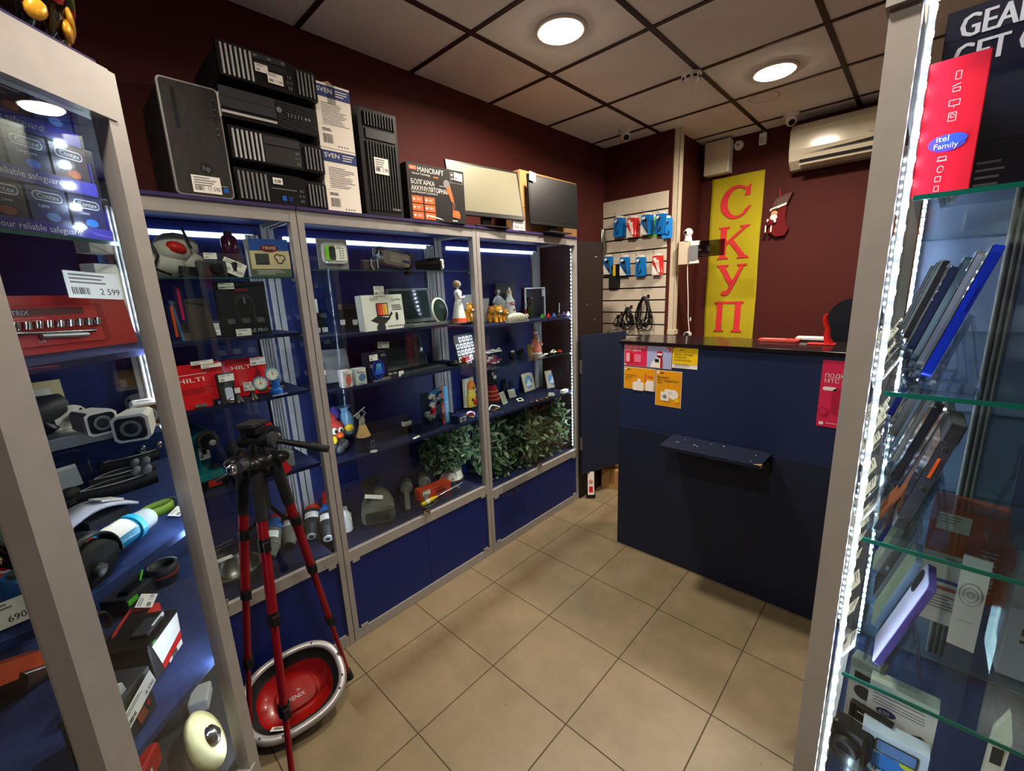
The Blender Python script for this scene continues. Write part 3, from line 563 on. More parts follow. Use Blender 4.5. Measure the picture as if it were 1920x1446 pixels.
b = MB(); b.bb(-Lw/2-0.003, -Lw/2, -0.012, 0.012, 0.2, 0.3, ALUD); b.bb(-Lw/2-0.003, -Lw/2, -0.012, 0.012, 0.8, 0.9, ALUD); b.build('hinge', t)
p = at(1140, 918, 2, 0)
t = thing('cardboard_box', 'brown cardboard box on the floor behind the counter end', 'carton', (p.x, p.y+0.1, 0), 0.3); b = MB(); b.bb(-0.09, 0.09, -0.08, 0.08, 0, 0.17, CARD); b.build('carton_body', t, bevel=0.003)
b = MB(); b.bb(-0.02, 0.02, -0.0815, 0.0815, 0.05, 0.1715, mat('brown_tape', (140, 100, 60), 0.3)); b.build('tape', t)
t = thing('leaflet', 'small pink and white leaflet standing at the foot of the last case', 'leaflet', (-1.735, 2.67, 0.0), 0.7); b = MB(); b.box(0, 0, 0.13, 0.05, 0.004, 0.19, PAP, (-0.06, 0, 0)); b.box(0, -0.004, 0.08, 0.03, 0.003, 0.05, REDC, (-0.06, 0, 0)); b.ell((0, -0.004, 0.15), (0.015, 0.002, 0.02), mat('skin_print', (225, 170, 140), 0.6)); b.build('sheet', t)
b = MB(); b.box(0, 0.012, 0.018, 0.07, 0.03, 0.034, BLKM); b.build('holder', t)
# ================================================================ back wall
def onwall(name, label, cat, x, z, y=YB2, group=None): return thing(name, label, cat, (x, y, z), 0, group)
SLAT = mat('slatwall_cream', (205, 196, 178), 0.55, 0, 0, 0.04, 5)
t = thing('slatwall_panel', 'cream slatwall panel with black grooves on the back wall', 'display panel', (-1.875, YB1, 1.1))
SX0, SX1 = -0.325, 0.290
b = MB(); b.bb(SX0, SX1, -0.006, 0, 0, 1.27, INK)
zz = 0.0; zs = [0, 0.105, 0.205, 0.31, 0.415, 0.52, 0.625, 0.73, 0.835, 0.94, 1.045, 1.14]
for k, z0 in enumerate(zs[:-1]): b.bb(SX0, SX1, -0.022, -0.004, z0+0.006, zs[k+1]-0.006, SLAT)
b.bb(SX0, SX1, -0.022, -0.004, 1.146, 1.275, SLAT)
b.build('slats', t)
def hook(px, py, label=None, L=0.10):
    p = at(px, py, 1, YB1-0.06); t = thing('wall_hook', 'chrome slatwall hook carrying goods', 'hook', (p.x, YB1-0.022, p.z), 0, 'slatwall hooks')
    b = MB(); b.tube([(0, 0, 0), (0, -0.03, 0.0), (0, -L, 0.004), (-0.004, -L-0.015, 0.03)], 0.0022, CHR, 6); b.box(0, -0.001, 0, 0.025, 0.002, 0.03, CHR); b.build('rod', t); return t, p
PB = mat('pack_blue', (22, 120, 200), 0.35, 0, 0, 0.06, 20, 0.3); PR = mat('pack_red', (215, 52, 52), 0.35, 0, 0, 0.06, 20, 0.3); PG = mat('pack_green', (120, 210, 60), 0.4)
def pack(x, y, z, kind, label, group, rz=0, tilt=0):
    """hanging cable pack, origin at its hanging hole"""
    t = thing('cable_pack', label, 'cable pack', (x, y, z), rz, group, 0, tilt)
    base = {'b': PB, 'd': PB, 'r': PR, 'k': BLKM, 'g': PG}[kind]; W, Hh = 0.078, 0.155
    b = MB(); b.rrect(0, -Hh/2+0.005, W, Hh, 0.006, -0.003, 0.003, base)
    b.rrect(0, 0.008, W*0.62, 0.030, 0.010, -0.002, 0.002, WHT)
    if kind in 'dr':
        b.add([(-W/2, -0.0036, -Hh+0.006), (W*0.35, -0.0036, -Hh+0.006), (-W/2, -0.0036, -0.06)], [(0, 1, 2)], PAP)
        b.text('x6', -W/2+0.006, -Hh+0.014, 0.014, INK if kind == 'd' else RED, -0.004)
    b.rrect(-0.018, -0.02, 0.026, 0.022, 0.003, -0.0045, -0.003, PAP)
    b.build('pack_card', t)
    b = MB(); cm = BLK if kind in 'bd' else PAP
    if kind == 'b': b.tube([(0.0, -0.006, -0.03), (-0.012, -0.008, -0.06), (-0.014, -0.008, -0.10), (-0.002, -0.008, -0.128), (0.012, -0.008, -0.12), (0.012, -0.008, -0.09)], 0.0032, cm, 6); b.box(0.0, -0.007, -0.028, 0.01, 0.006, 0.02, cm)
    elif kind in 'dr':
        for q in range(3): b.tube([(-0.012+q*0.012, -0.006, -0.04), (0.0+q*0.010, -0.007, -0.08), (0.018+q*0.005, -0.006, -0.13)], 0.0028, cm, 6); b.box(-0.013+q*0.012, -0.007, -0.038, 0.008, 0.006, 0.02, cm, (0, 0.3, 0))
    else: b.tube([(0.0, -0.006, -0.03), (-0.02, -0.008, -0.08), (0.0, -0.008, -0.13), (0.02, -0.008, -0.08), (0.004, -0.006, -0.04)], 0.003, BLK, 6)
    b.build('cable', t)
    return t
rows = [('upper slatwall row', [(1161, 408, 'b', 'leftmost', 3), (1186, 408, 'r', 'second from the left', 3), (1213, 402, 'd', 'third from the left', 3), (1240, 400, 'b', 'rightmost', 3)]),
        ('lower slatwall row', [(1139, 480, 'd', 'leftmost', 2), (1170, 481, 'd', 'second from the left', 2), (1200, 481, 'b', 'third from the left', 2), (1232, 478, 'r', 'rightmost', 2)])]
cn = {'b': 'blue', 'd': 'blue and white', 'r': 'red and white'}
for row, L_ in rows:
    for px, py, kd, pos, n in L_:
        h, p = hook(px, py)
        h['label'] = 'chrome hook with %s packs, %s in the %s' % (cn[kd], pos, row)
        for k in range(n):
            lab = ('front %s cable pack, %s in %s' % (cn[kd], pos, row)) if k == n-1 else ('%s pack behind the front one, %s in %s' % (cn[kd], pos, row))
            pack(p.x+(0.004*(n-k)), YB1-0.045-0.022*k, p.z-0.012, kd, lab, '%s packs, %s' % (pos, row), 0.1*(1-k), 0.03*(k-1))
p = at(1243, 408, 1, YB1-0.06); pack(p.x+0.035, YB1-0.05, p.z-0.012, 'b', 'blue cable pack turned outward at the right edge of the slatwall', 'cable packs', 0.5)
p = at(1221, 405, 1, YB1-0.06); pack(p.x, YB1-0.03, p.z-0.012, 'g', 'bright green pack peeking out between blue ones on the slatwall', 'cable packs', 0.3)
p = at(1152, 500, 1, YB1-0.06)
for k in range(2):
    t = thing('accessory_pouch', 'black and yellow pouch hanging low beside the leftmost blue packs' if k else 'black pouch hanging behind the black and yellow one', 'pouch', (p.x-0.01+0.0*k, YB1-0.03-0.02*k, p.z+0.02), 0)
    b = MB(); b.rrect(0, -0.11, 0.10, 0.20, 0.01, -0.006, 0.006, BLKM); b.build('pouch_body', t, bevel=0.002)
    if k: b = MB(); b.quad(-0.005, 0.02, -0.10, -0.005, -0.008, YEL); b.quad(0.022, 0.04, -0.12, -0.005, -0.008, BLK); b.build('header', t)
rr = random.Random(11)
def coil(px, py, label, n, R, ln, sd):
    h, p = hook(px, py); rr = random.Random(sd); h['label'] = 'hook holding the '+label.split(' hanging')[0]
    t = thing('cable_bundle', label, 'cable', (p.x, YB1-0.07, p.z), 0, 'black cables hanging on the slatwall')
    for k in range(n):
        b = MB(); q = []; a0 = rr.uniform(-0.3, 0.3); ww = R*rr.uniform(0.5, 1.0); l = ln*rr.uniform(0.7, 1.0); dx = rr.uniform(-0.05, 0.05)
        for i in range(19):
            a = 2*PI*i/18; q.append((dx*(1-math.cos(a))/2+ww*math.sin(a)*(0.4+0.6*(1-math.cos(a))/2)+rr.uniform(-.004, .004), -0.012*k/2+rr.uniform(-.006, .006), -l*(1-math.cos(a))/2))
        b.tube(q, 0.0045, BLK, 6); b.build('cable_loop', t)
    b = MB()
    for k in range(4): b.box(rr.uniform(-R, R), -0.02, -ln*rr.uniform(0.45, 0.85), 0.022, 0.016, 0.034, BLKM, (0, rr.uniform(-1, 1), 0))
    b.build('plugs', t)
coil(1180, 576, 'tangle of black cables hanging at the left of the slatwall', 6, 0.055, 0.17, 1)
coil(1162, 590, 'short black cords hanging leftmost on the slatwall', 4, 0.045, 0.13, 5)
coil(1212, 556, 'long loops of black power cables hanging at the right of the slatwall', 9, 0.085, 0.30, 2)
t = thing('dried_herb_bundle', 'bundle of dried herbs wrapped in film hanging left of the slatwall', 'dried plants', at(1129, 470, 1, YB1-0.05), 0)
rr = random.Random(4)
for k in range(26):
    x = rr.uniform(-0.03, 0.03); b = MB() if k == 0 else b
    b.tube([(x*0.5, rr.uniform(-.02, .02), 0.19), (x, rr.uniform(-.02, .02), 0.05), (x*1.3+0.02, rr.uniform(-.02, .02), -0.16-rr.uniform(0, 0.06))], 0.0022, rr.choice([mat('dry_stem', (120, 105, 62), 0.8), mat('dry_green', (84, 92, 50), 0.8)]), 5)
b.build('stems', t)
b = MB(); b.lathe([(0.035, -0.10), (0.045, 0), (0.04, 0.1), (0.028, 0.18)], WRAP, n=14); b.build('film', t)
# banner
t = onwall('cloth_banner', 'yellow cloth banner with tall red letters on the back wall', 'banner', -1.26, 2.52)
BY = mat('yellow_cloth', (174, 160, 22), 0.8, 0, 0, 0.08, 6); BR_ = mat('red_print', (205, 48, 52), 0.7)
W = 0.415; nz_, nx_ = 60, 16; vs_ = []; 
def bw(x, z): return -0.016-0.006*math.sin(9*z+5*x)-0.005*math.sin(17*x+3*z)
for i in range(nz_+1):
    z = -i*1.50/nz_
    for j in range(nx_+1): x = -W/2+W*j/nx_; vs_.append((x*(1+0.01*math.sin(4*z)), bw(x, z), z))
fs_ = [(i*(nx_+1)+j, (i+1)*(nx_+1)+j, (i+1)*(nx_+1)+j+1, i*(nx_+1)+j+1) for i in range(nz_) for j in range(nx_)]
b = MB(); b.add(vs_, fs_, BY, True); o = b.build('cloth', t); so = o.modifiers.new('thick', 'SOLIDIFY'); so.thickness = 0.0015
# serif capitals drawn as outlines (x 0..1, z 0..1)
def stroke(P, w0=0.1):
    return P
def letters():
    arc = lambda cx, cz, rx, rz, a0, a1, n=22: [(cx+rx*math.cos(math.radians(a0+(a1-a0)*i/n)), cz+rz*math.sin(math.radians(a0+(a1-a0)*i/n))) for i in range(n+1)]
    out = {}
    o_ = arc(0.5, 0.5, 0.50, 0.50, 48, 318); i_ = arc(0.56, 0.5, 0.33, 0.41, 318, 52)
    out['С'] = [('strip', o_, i_[::-1]), ('poly', [(0.76, 0.66), (0.94, 0.66), (0.96, 1.0), (0.84, 0.90)]), ('poly', [(0.86, 0.165), (0.75, 0.22), (0.95, 0.36), (0.99, 0.33)])]
    out['К'] = [('poly', [(0.08, 0), (0.28, 0), (0.28, 1), (0.08, 1)]), ('poly', [(0, 0), (0.38, 0), (0.34, 0.06), (0.04, 0.06)]), ('poly', [(0, 1), (0.04, 0.94), (0.34, 0.94), (0.38, 1)]), ('poly', [(0.28, 0.42), (0.46, 0.56), (0.92, 0.94), (0.80, 0.94), (0.28, 0.54)]), ('poly', [(0.36, 0.52), (0.50, 0.60), (0.94, 0.06), (0.74, 0.06)]), ('poly', [(0.64, 0), (1.05, 0), (0.98, 0.07), (0.70, 0.07)]), ('poly', [(0.68, 1), (0.72, 0.94), (0.96, 0.94), (1.02, 1)])]
    out['У'] = [('poly', [(0.08, 0.94), (0.28, 0.94), (0.62, 0.36), (0.52, 0.22)]), ('poly', [(0.78, 0.94), (0.90, 0.94), (0.50, 0.10), (0.38, 0.16)]), ('poly', [(0.50, 0.10), (0.42, 0.02), (0.28, 0.0), (0.20, 0.06), (0.24, 0.14), (0.40, 0.18)]), ('poly', [(0.0, 1), (0.04, 0.94), (0.38, 0.94), (0.42, 1)]), ('poly', [(0.66, 1), (0.70, 0.94), (0.98, 0.94), (1.02, 1)])]
    leg = lambda x: [('poly', [(x, 0.03), (x+0.2, 0.03), (x+0.2, 0.97), (x, 0.97)]), ('poly', [(x-0.09, 0), (x+0.29, 0), (x+0.25, 0.06), (x-0.05, 0.06)])]
    out['П'] = leg(0.1)+leg(0.7)+[('poly', [(0.01, 1), (0.05, 0.93), (0.95, 0.93), (0.99, 1)])]
    return out
LT = letters()
def blet(ch, x0, z0, w_, h):
    b = MB()
    for kind, *a in LT[ch]:
        if kind == 'strip':
            o_, i_ = a; n = len(o_); P = [(x0+w_*x, 0, z0+h*z) for x, z in o_]+[(x0+w_*x, 0, z0+h*z) for x, z in i_]
            b.add([(p[0], bw(p[0], p[2])-0.0075, p[2]) for p in P], [(k, k+1, n+k+1, n+k) for k in range(n-1)], BR_)
        else:
            P = [(x0+w_*x, 0, z0+h*z) for x, z in a[0]]; b.add([(p[0], bw(p[0], p[2])-0.0075, p[2]) for p in P], [tuple(range(len(P)))], BR_)
    b.build('letter', t)
for ch, z0, h in (('С', -0.35, 0.27), ('К', -0.68, 0.27), ('У', -1.00, 0.27), ('П', -1.32, 0.27)): blet(ch, -0.125, z0, 0.25, h)
LT['К_'] = [('poly', [(0, 1), (0.04, 0.6), (0.34, 0.6), (0.38, 1)]), ('poly', [(0.08, 0), (0.28, 0), (0.28, 0.7), (0.08, 0.7)]), ('poly', [(0.68, 1), (0.72, 0.6), (0.96, 0.6), (1.02, 1)]), ('poly', [(0.45, 0), (0.62, 0), (0.95, 0.65), (0.78, 0.65)])]
blet('К_', -0.125, -1.49, 0.25, 0.12)
# stocking
t = onwall('christmas_stocking', 'dark red tartan stocking with a small bearded figure hanging on the wall', 'stocking', -0.935, 2.28, YB2-0.02)
MR = mat('dark_red_felt', (105, 18, 26), 0.9, 0, 0, 0.2, 60); TRT = mat('tartan_grey', (92, 62, 60), 0.9, 0, 0, 0.5, 70)
b = MB(); b.prism([(-0.045, -0.08), (0.06, -0.04), (0.055, -0.17), (0.085, -0.24), (0.06, -0.29), (0.0, -0.295), (-0.06, -0.25), (-0.055, -0.16)], -0.018, 0.012, MR); b.build('boot', t, bevel=0.008)
b = MB(); b.prism([(-0.02, 0.0), (0.095, 0.035), (0.062, -0.05), (-0.045, -0.075)], -0.024, 0.014, TRT)
for k in range(3): b.box(0.0+k*0.026, -0.0245, -0.024+k*0.009, 0.002, 0.001, 0.045, INKG, (0, -0.1, 0))
for k in range(2): b.box(0.022, -0.0246, -0.012-k*0.025, 0.07, 0.001, 0.002, INKG, (0, -0.3, 0))
b.build('cuff', t, bevel=0.004)
b = MB(); b.prism([(-0.052, -0.075), (0.062, -0.04), (0.058, -0.058), (-0.056, -0.094)], -0.028, 0.014, WHT); b.build('white_trim', t)
b = MB(); b.ell((-0.02, -0.03, -0.115), (0.026, 0.012, 0.022), mat('beige_face', (205, 150, 110), 0.7)); b.ell((-0.022, -0.034, -0.145), (0.028, 0.012, 0.026), WHT); b.ell((-0.045, -0.032, -0.18), (0.028, 0.014, 0.03), MR); b.ell((-0.062, -0.035, -0.165), (0.010, 0.010, 0.014), WHT); b.ell((-0.01, -0.035, -0.175), (0.010, 0.010, 0.014), WHT)
for q in (-0.075, -0.035): b.cyl((q, -0.03, -0.20), (q, -0.03, -0.255), 0.006, 0.006, WHT, 8); b.ell((q-0.004, -0.034, -0.262), (0.011, 0.014, 0.010), MR)
b.tube([(-0.04, -0.03, -0.09), (0.0, -0.03, -0.08)], 0.008, mat('brown_felt', (90, 60, 40), 0.9)); b.build('bearded_figure', t)
b = MB(); b.tube([(0.0, 0, 0.0), (0.004, 0, 0.035), (-0.004, 0, 0.07)], 0.003, RED, 6); b.build('hanging_loop', t)
# electric box, siren, sensor
p = at(1345, 296, 1, YB2-0.08)
t = onwall('fuse_box', 'white fuse box high on the back wall beside the trunking', 'fuse box', p.x, p.z); b = MB(); b.bb(-0.10, 0.10, -0.10, 0, -0.13, 0.13, WHT); b.build('housing', t, bevel=0.004); b = MB(); b.bb(-0.095, 0.095, -0.103, -0.099, -0.125, 0.125, CREAM); b.build('door', t, bevel=0.002)
p = at(1384, 272, 1, YB2-0.02)
t = onwall('siren', 'small round white siren right of the fuse box', 'siren', p.x, p.z); b = MB(); b.lathe([(0.038, 0), (0.036, 0.014), (0.022, 0.026)], WHT, rot=(PI/2, 0, 0)); b.build('housing', t); b = MB(); b.lathe([(0.012, 0.026), (0.008, 0.03)], GRY, rot=(PI/2, 0, 0), n=12); b.build('grille', t)
p = at(1430, 260, 1, YB2-0.03)
t = onwall('motion_sensor', 'small white motion sensor under the ceiling on the back wall', 'sensor', p.x, p.z); b = MB(); b.bb(-0.026, 0.026, -0.035, 0, -0.045, 0.045, WHT); b.build('housing', t, bevel=0.006); b = MB(); b.rrect(0, -0.012, 0.036, 0.05, 0.008, -0.038, -0.03, LGR); b.build('lens', t); b = MB(); b.tube([(0, -0.01, 0.045), (0, -0.01, 0.08)], 0.003, WHT, 6); b.build('cable', t)
# air conditioner
t = onwall('air_conditioner', 'cream wall air conditioner with an open louvre at the upper right', 'air conditioner', -0.45, 2.455)
ACM = mat('cream_gloss', (208, 200, 178), 0.18, 0, 0, 0.03, 4, 0.4)
b = MB(); b.ring([[(x, -0.17, 0.05), (x, -0.195, 0.12), (x, -0.195, 0.25), (x, -0.15, 0.30), (x, 0, 0.30), (x, 0, 0.0), (x, -0.10, 0.0)] for x in (-0.41, 0.41)], ACM, True, True, False); b.build('housing', t, bevel=0.012)
b = MB(); b.add([(-0.33, -0.1965, 0.085), (0.40, -0.1965, 0.085), (0.40, -0.1965, 0.125), (-0.05, -0.1965, 0.095)], [(0, 1, 2, 3)], INK); b.text('GREE', 0.05, 0.135, 0.012, GRY, -0.1965); b.build('front_trim', t)
b = MB(); b.box(0.02, -0.172, 0.048, 0.72, 0.004, 0.04, INK, (-0.6, 0, 0)); b.build('air_outlet', t); b = MB(); b.box(0.02, -0.182, 0.022, 0.72, 0.05, 0.004, ACM, (0.5, 0, 0)); b.build('louvre', t)
# trunking camera
p = at(1294, 437, 1, 3.62)
t = thing('wifi_camera', 'small white pan camera standing on the wall box by the trunking', 'security camera', (p.x, 3.585, p.z), -0.2); b = MB(); b.ell((0, 0, 0), (0.034, 0.032, 0.034), WHT, 20); b.build('head', t); b = MB(); b.disc(-0.006, 0, 0.017, -0.031, WHT); b.cyl((-0.006, -0.027, 0), (-0.006, -0.034, 0), 0.014, 0.012, BLK); b.build('lens', t); b = MB(); b.cyl((0, 0, -0.065), (0, 0, -0.02), 0.03, 0.024, WHT, 20); b.build('base', t)
t = thing('wall_box', 'cream box with a grey socket on the white trunking', 'electrical box', (p.x, 3.60, p.z-0.155)); b = MB(); b.bb(-0.065, 0.04, -0.04, 0.03, -0.09, 0.09, CREAM); b.build('housing', t, bevel=0.004); b = MB(); b.bb(0.025, 0.085, -0.05, 0.0, -0.06, 0.05, GRY); b.bb(0.03, 0.09, -0.045, 0.0, -0.085, -0.062, WHT); b.bb(0.03, 0.09, -0.045, 0.0, 0.052, 0.085, WHT); b.build('socket', t)
t = thing('smoked_acrylic_sheet', 'small smoked plastic sheet sticking out in front of the yellow banner', 'plastic sheet', (p.x+0.15, 3.58, p.z-0.14)); b = MB(); b.bb(-0.075, 0.13, -0.002, 0.002, -0.055, 0.065, glass_mat('smoked_plastic', (0.35, 0.34, 0.33), 1.5)); b.build('sheet', t)
b = MB(); b.cyl((-0.05, -0.004, 0), (-0.05, 0.01, 0), 0.008, None, CHR); b.build('screw', t)
t = thing('hanging_wire', 'thin white cord hanging from the wall box down to the counter', 'cord', (p.x+0.01, 3.57, p.z-0.24)); b = MB(); b.tube([(0, 0, 0), (0.006, 0, -0.12), (0.02, 0, -0.3), (0.025, 0, -0.42), (0.05, 0, -0.62), (0.045, 0, -0.75)], 0.0035, WHT, 6); b.build('wire', t); b = MB(); b.box(0.045, 0, -0.44, 0.01, 0.008, 0.03, LGR); b.build('plug', t)
p = at(1286, 620, 1, 3.62)
t = thing('cup_with_stirrers', 'small grey socket adapter at the foot of the trunking', 'adapter', (p.x+0.03, 3.60, p.z)); b = MB(); b.cyl((0, 0, -0.03), (0, -0.04, -0.03), 0.028, 0.026, LGR, 16); b.build('plug_body', t); b = MB(); b.cyl((0, -0.041, -0.03), (0, -0.043, -0.03), 0.02, 0.02, INK, 16); b.build('plug_face', t); t.name = 'socket_adapter'
# ================================================================ things at the counter
def poster(x0, x1, z0, z1, name, label, draw, y=CY, group='posters on the counter front'):
    t = thing(name, label, 'poster', ((x0+x1)/2, y-0.0012, (z0+z1)/2), 0, group); W, Hh = x1-x0, z1-z0
    b = MB(); b.box(0, 0, 0, W, 0.001, Hh, PAP); b.build('sheet', t); b = MB(); draw(b, W, Hh); b.build('print', t); return t
PINK = mat('crimson_print', (214, 40, 84), 0.5); PY = mat('yellow_print', (238, 200, 20), 0.5); LIL = mat('lilac_print', (168, 176, 226), 0.5); AMB = mat('amber_print', (228, 158, 20), 0.5)
def q1(b, W, Hh):
    e = -0.001; b.quad(-W/2+.002, 0.0, -Hh/2+.002, Hh/2-.002, e, PINK); b.quad(0, W/2-.002, -Hh/2+.002, Hh/2-.002, e, LIL)
    b.text('ПОДКЛЮЧИТЕ', -W/2+0.006, Hh/2-0.020, 0.0185, PAP, e*2, sx=0.92); b.text('МТС ЗДЕСЬ', -W/2+0.006, Hh/2-0.036, 0.0185, PAP, e*2, sx=0.92)
    b.rrect(-W/2+0.025, -0.012, 0.022, 0.052, 0.008, e*3, e*2, mat('pale_pink', (235, 180, 190), 0.5)); b.rrect(-W/2+0.047, -0.010, 0.016, 0.052, 0.006, e*3, e*2, RED)
    b.rrect(-W/2+0.085, -0.014, 0.04, 0.044, 0.003, e*2, e, mat('pink_block', (232, 120, 150), 0.5)); b.quad(-W/2+0.004, -W/2+0.012, -Hh/2+0.004, -Hh/2+0.012, e*2, PAP)
    b.quad(W/2-0.03, W/2-0.002, Hh/2-0.014, Hh/2-0.002, e*2, REDC); b.quad(W/2-0.014, W/2-0.002, Hh/2-0.027, Hh/2-0.014, e*2, REDC)
    for s_, x, z in (('М', W/2-0.027, Hh/2-0.012), ('Т', W/2-0.012, Hh/2-0.012), ('С', W/2-0.012, Hh/2-0.025)): b.text(s_, x, z, 0.011, PAP, e*3)
    b.ell((0.075, e*3, 0.018), (0.018, 0.001, 0.02), mat('dark_red_print', (150, 30, 45), 0.5)); b.rrect(0.075, 0.018, 0.03, 0.010, 0.004, e*5, e*4, PAP)
    b.prism([(0.02, -Hh/2+.004), (0.03, -0.03), (0.06, -0.002), (0.085, -0.01), (0.09, -Hh/2+.004)], e*3, e*2, PAP); b.rrect(0.06, -0.018, 0.024, 0.018, 0.003, e*4, e*3, INK); b.quad(0.08, 0.092, -Hh/2+.004, 0.0, e*4, RED)
def q2(b, W, Hh):
    e = -0.001; b.quad(-W/2+.001, W/2-.001, -Hh/2+.022, Hh/2-.001, e, PY); b.add([(-W/2, e*2, Hh/2), (-W/2+0.018, e*2, Hh/2), (-W/2, e*2, Hh/2-0.022)], [(0, 2, 1)], mat('curl_shade', (180, 150, 20), 0.6))
    for k, s_ in enumerate(('Здесь можно', 'оплатить', 'в рассрочку')): b.text(s_, -W/2+0.010, Hh/2-0.042-k*0.015, 0.0155, INK, e*2)
    b.quad(-0.03, -0.005, Hh/2-0.014, Hh/2-0.010, e*2, INK); b.lines(-W/2+0.012, -0.032, W-0.03, 2, mat('dim_ink', (120, 100, 20), 0.7), e*2); b.lines(-W/2+0.012, -Hh/2+0.017, W-0.03, 3, INKG, e*2, 0.005, 0.001)
def white_goods(b, x, z, s, e):
    b.rrect(x, z, 0.045*s, 0.045*s, 0.005*s, e*3, e*2, PAP); b.disc(x, z, 0.012*s, e*3.5, LGR, 14); b.disc(x, z, 0.008*s, e*4, GRY, 14)
def q3(b, W, Hh):
    e = -0.001; b.quad(-W/2+.002, W/2-.002, -Hh/2+.002, Hh/2-.002, e, AMB); b.disc(-W/2+0.012, Hh/2-0.014, 0.006, e*2, PAP, 12); b.quad(-W/2+0.02, -W/2+0.04, Hh/2-0.016, Hh/2-0.012, e*2, INK)
    b.text('В рассрочку', -W/2+0.008, 0.014, 0.012, INK, e*2); b.text('удобнее', -W/2+0.008, 0.002, 0.012, INK, e*2); b.text('0-0-24', -W/2+0.008, -0.012, 0.012, INK, e*2)
    b.rrect(-0.005, -0.045, 0.07, 0.05, 0.01, e*3, e*2, PAP); b.rrect(0.075-0.01, -0.035, 0.05, 0.06, 0.006, e*3, e*2, PAP); b.disc(0.0, -0.01, 0.012, e*3, PAP, 16); b.rrect(0.04, 0.01, 0.01, 0.05, 0.003, e*3, e*2, OR2); b.rrect(0.07, 0.02, 0.03, 0.01, 0.003, e*3, e*2, OR2)
def q4(b, W, Hh):
    e = -0.001; b.quad(-W/2+.002, W/2-.002, -Hh/2+.002, Hh/2-.002, e, AMB); b.disc(-W/2+0.014, Hh/2-0.014, 0.007, e*2, PAP, 12); b.quad(-W/2+0.026, -W/2+0.046, Hh/2-0.017, Hh/2-0.012, e*2, INK)
    b.text('Кредит', -W/2+0.008, Hh/2-0.046, 0.021, INK, e*2); b.text('без переплат', -W/2+0.008, Hh/2-0.064, 0.0195, INK, e*2); b.quad(-W/2+0.008, -W/2+0.035, Hh/2-0.074, Hh/2-0.071, e*2, INK)
    white_goods(b, -0.018, -0.045, 1.1, e); b.disc(0.03, -0.03, 0.028, e*2, PAP, 20); b.rrect(0.0, -0.012, 0.04, 0.018, 0.006, e*3, e*2, PAP); b.disc(0.05, -0.06, 0.014, e*3, PY, 14)
poster(-1.247, -0.962, 1.178, 1.303, 'advert_poster', 'crimson and lilac poster at the top left of the counter front', q1)
poster(-0.958, -0.822, 1.190, 1.303, 'advert_poster', 'plain yellow poster with black text at the top of the counter front', q2)
poster(-1.247, -1.052, 1.040, 1.172, 'advert_poster', 'amber poster with white appliances, left one of the lower pair', q3)
poster(-1.048, -0.900, 0.965, 1.170, 'advert_poster', 'amber poster with a washing machine, right one of the lower pair', q4)
def q5(b, W, Hh):
    e = -0.001; b.quad(-W/2, W/2, -Hh/2, Hh/2, e, PINK); b.text('ПОДКЛЮЧИТЕ', -W/2+0.012, Hh/2-0.075, 0.024, PAP, e*2); b.text('МТС ЗДЕСЬ', -W/2+0.012, Hh/2-0.098, 0.024, PAP, e*2)
    b.rrect(-W/2+0.035, Hh/2-0.125, 0.05, 0.016, 0.008, e*2, e, PAP); b.rrect(-0.03, -0.03, 0.06, 0.12, 0.02, e*2, e, mat('dim_crimson', (180, 30, 66), 0.5)); b.disc(-W/2+0.02, -0.08, 0.02, e*3, mat('dim_crimson'), 18); b.disc(-W/2+0.02, -0.08, 0.014, e*3.5, PINK, 18)
    b.rrect(-W/2+0.018, -Hh/2+0.016, 0.016, 0.014, 0.002, e*2, e, PAP); b.lines(-W/2+0.035, -Hh/2+0.02, 0.05, 1, PAP, e*2)
poster(-0.285, -0.075, 0.985, 1.285, 'advert_poster', 'large crimson poster on the right of the counter beside the phone case', q5)
p = at(1460, 640, 2, CH)
t = thing('magazine', 'red brochure lying on the counter top', 'brochure', (p.x, p.y, CH), 0.05); b = MB(); b.box(0, 0, 0.006, 0.18, 0.10, 0.010, mat('dull_red_cover', (150, 34, 30), 0.5)); b.build('pages', t); b = MB(); b.quad(-0.08, 0.08, 0.004, 0.008, -0.0505, mat('pale_red', (215, 110, 100), 0.5)); b.box(-0.02, 0.0, 0.0125, 0.10, 0.04, 0.001, mat('pale_red', (215, 110, 100), 0.5)); b.build('cover_print', t)
p = at(1520, 640, 2, CH)
t = thing('paper_stack', 'stack of white papers on a black tray on the counter', 'papers', (p.x, p.y+0.03, CH), -0.08); b = MB(); b.box(0, 0, 0.004, 0.15, 0.10, 0.008, BLKM); b.build('tray', t); b = MB(); b.box(0.0, 0, 0.013, 0.13, 0.085, 0.010, PAP, (0, 0, 0.1)); b.build('sheets', t)
p = at(1540, 646, 2, CH)
t = thing('red_plastic_stand', 'bent red plastic holder on the counter beside the papers', 'holder', (p.x, p.y+0.0, CH)); b = MB(); b.box(0, 0, 0.003, 0.11, 0.06, 0.006, RED); b.build('foot', t, bevel=0.002); b = MB(); b.ring([[(0.03+dx+w1*a_, dy*1.0, z) for a_, dy in ((-1, -0.004), (1, -0.004), (1, 0.004), (-1, 0.004))] for dx, z, w1 in ((0, 0.004, 0.02), (-0.012, 0.04, 0.013), (-0.012, 0.075, 0.010), (-0.022, 0.10, 0.010), (-0.026, 0.13, 0.009), (-0.02, 0.145, 0.006))], RED, True, True, True); b.build('arm', t)
p = at(1590, 620, 1, CY+0.42)
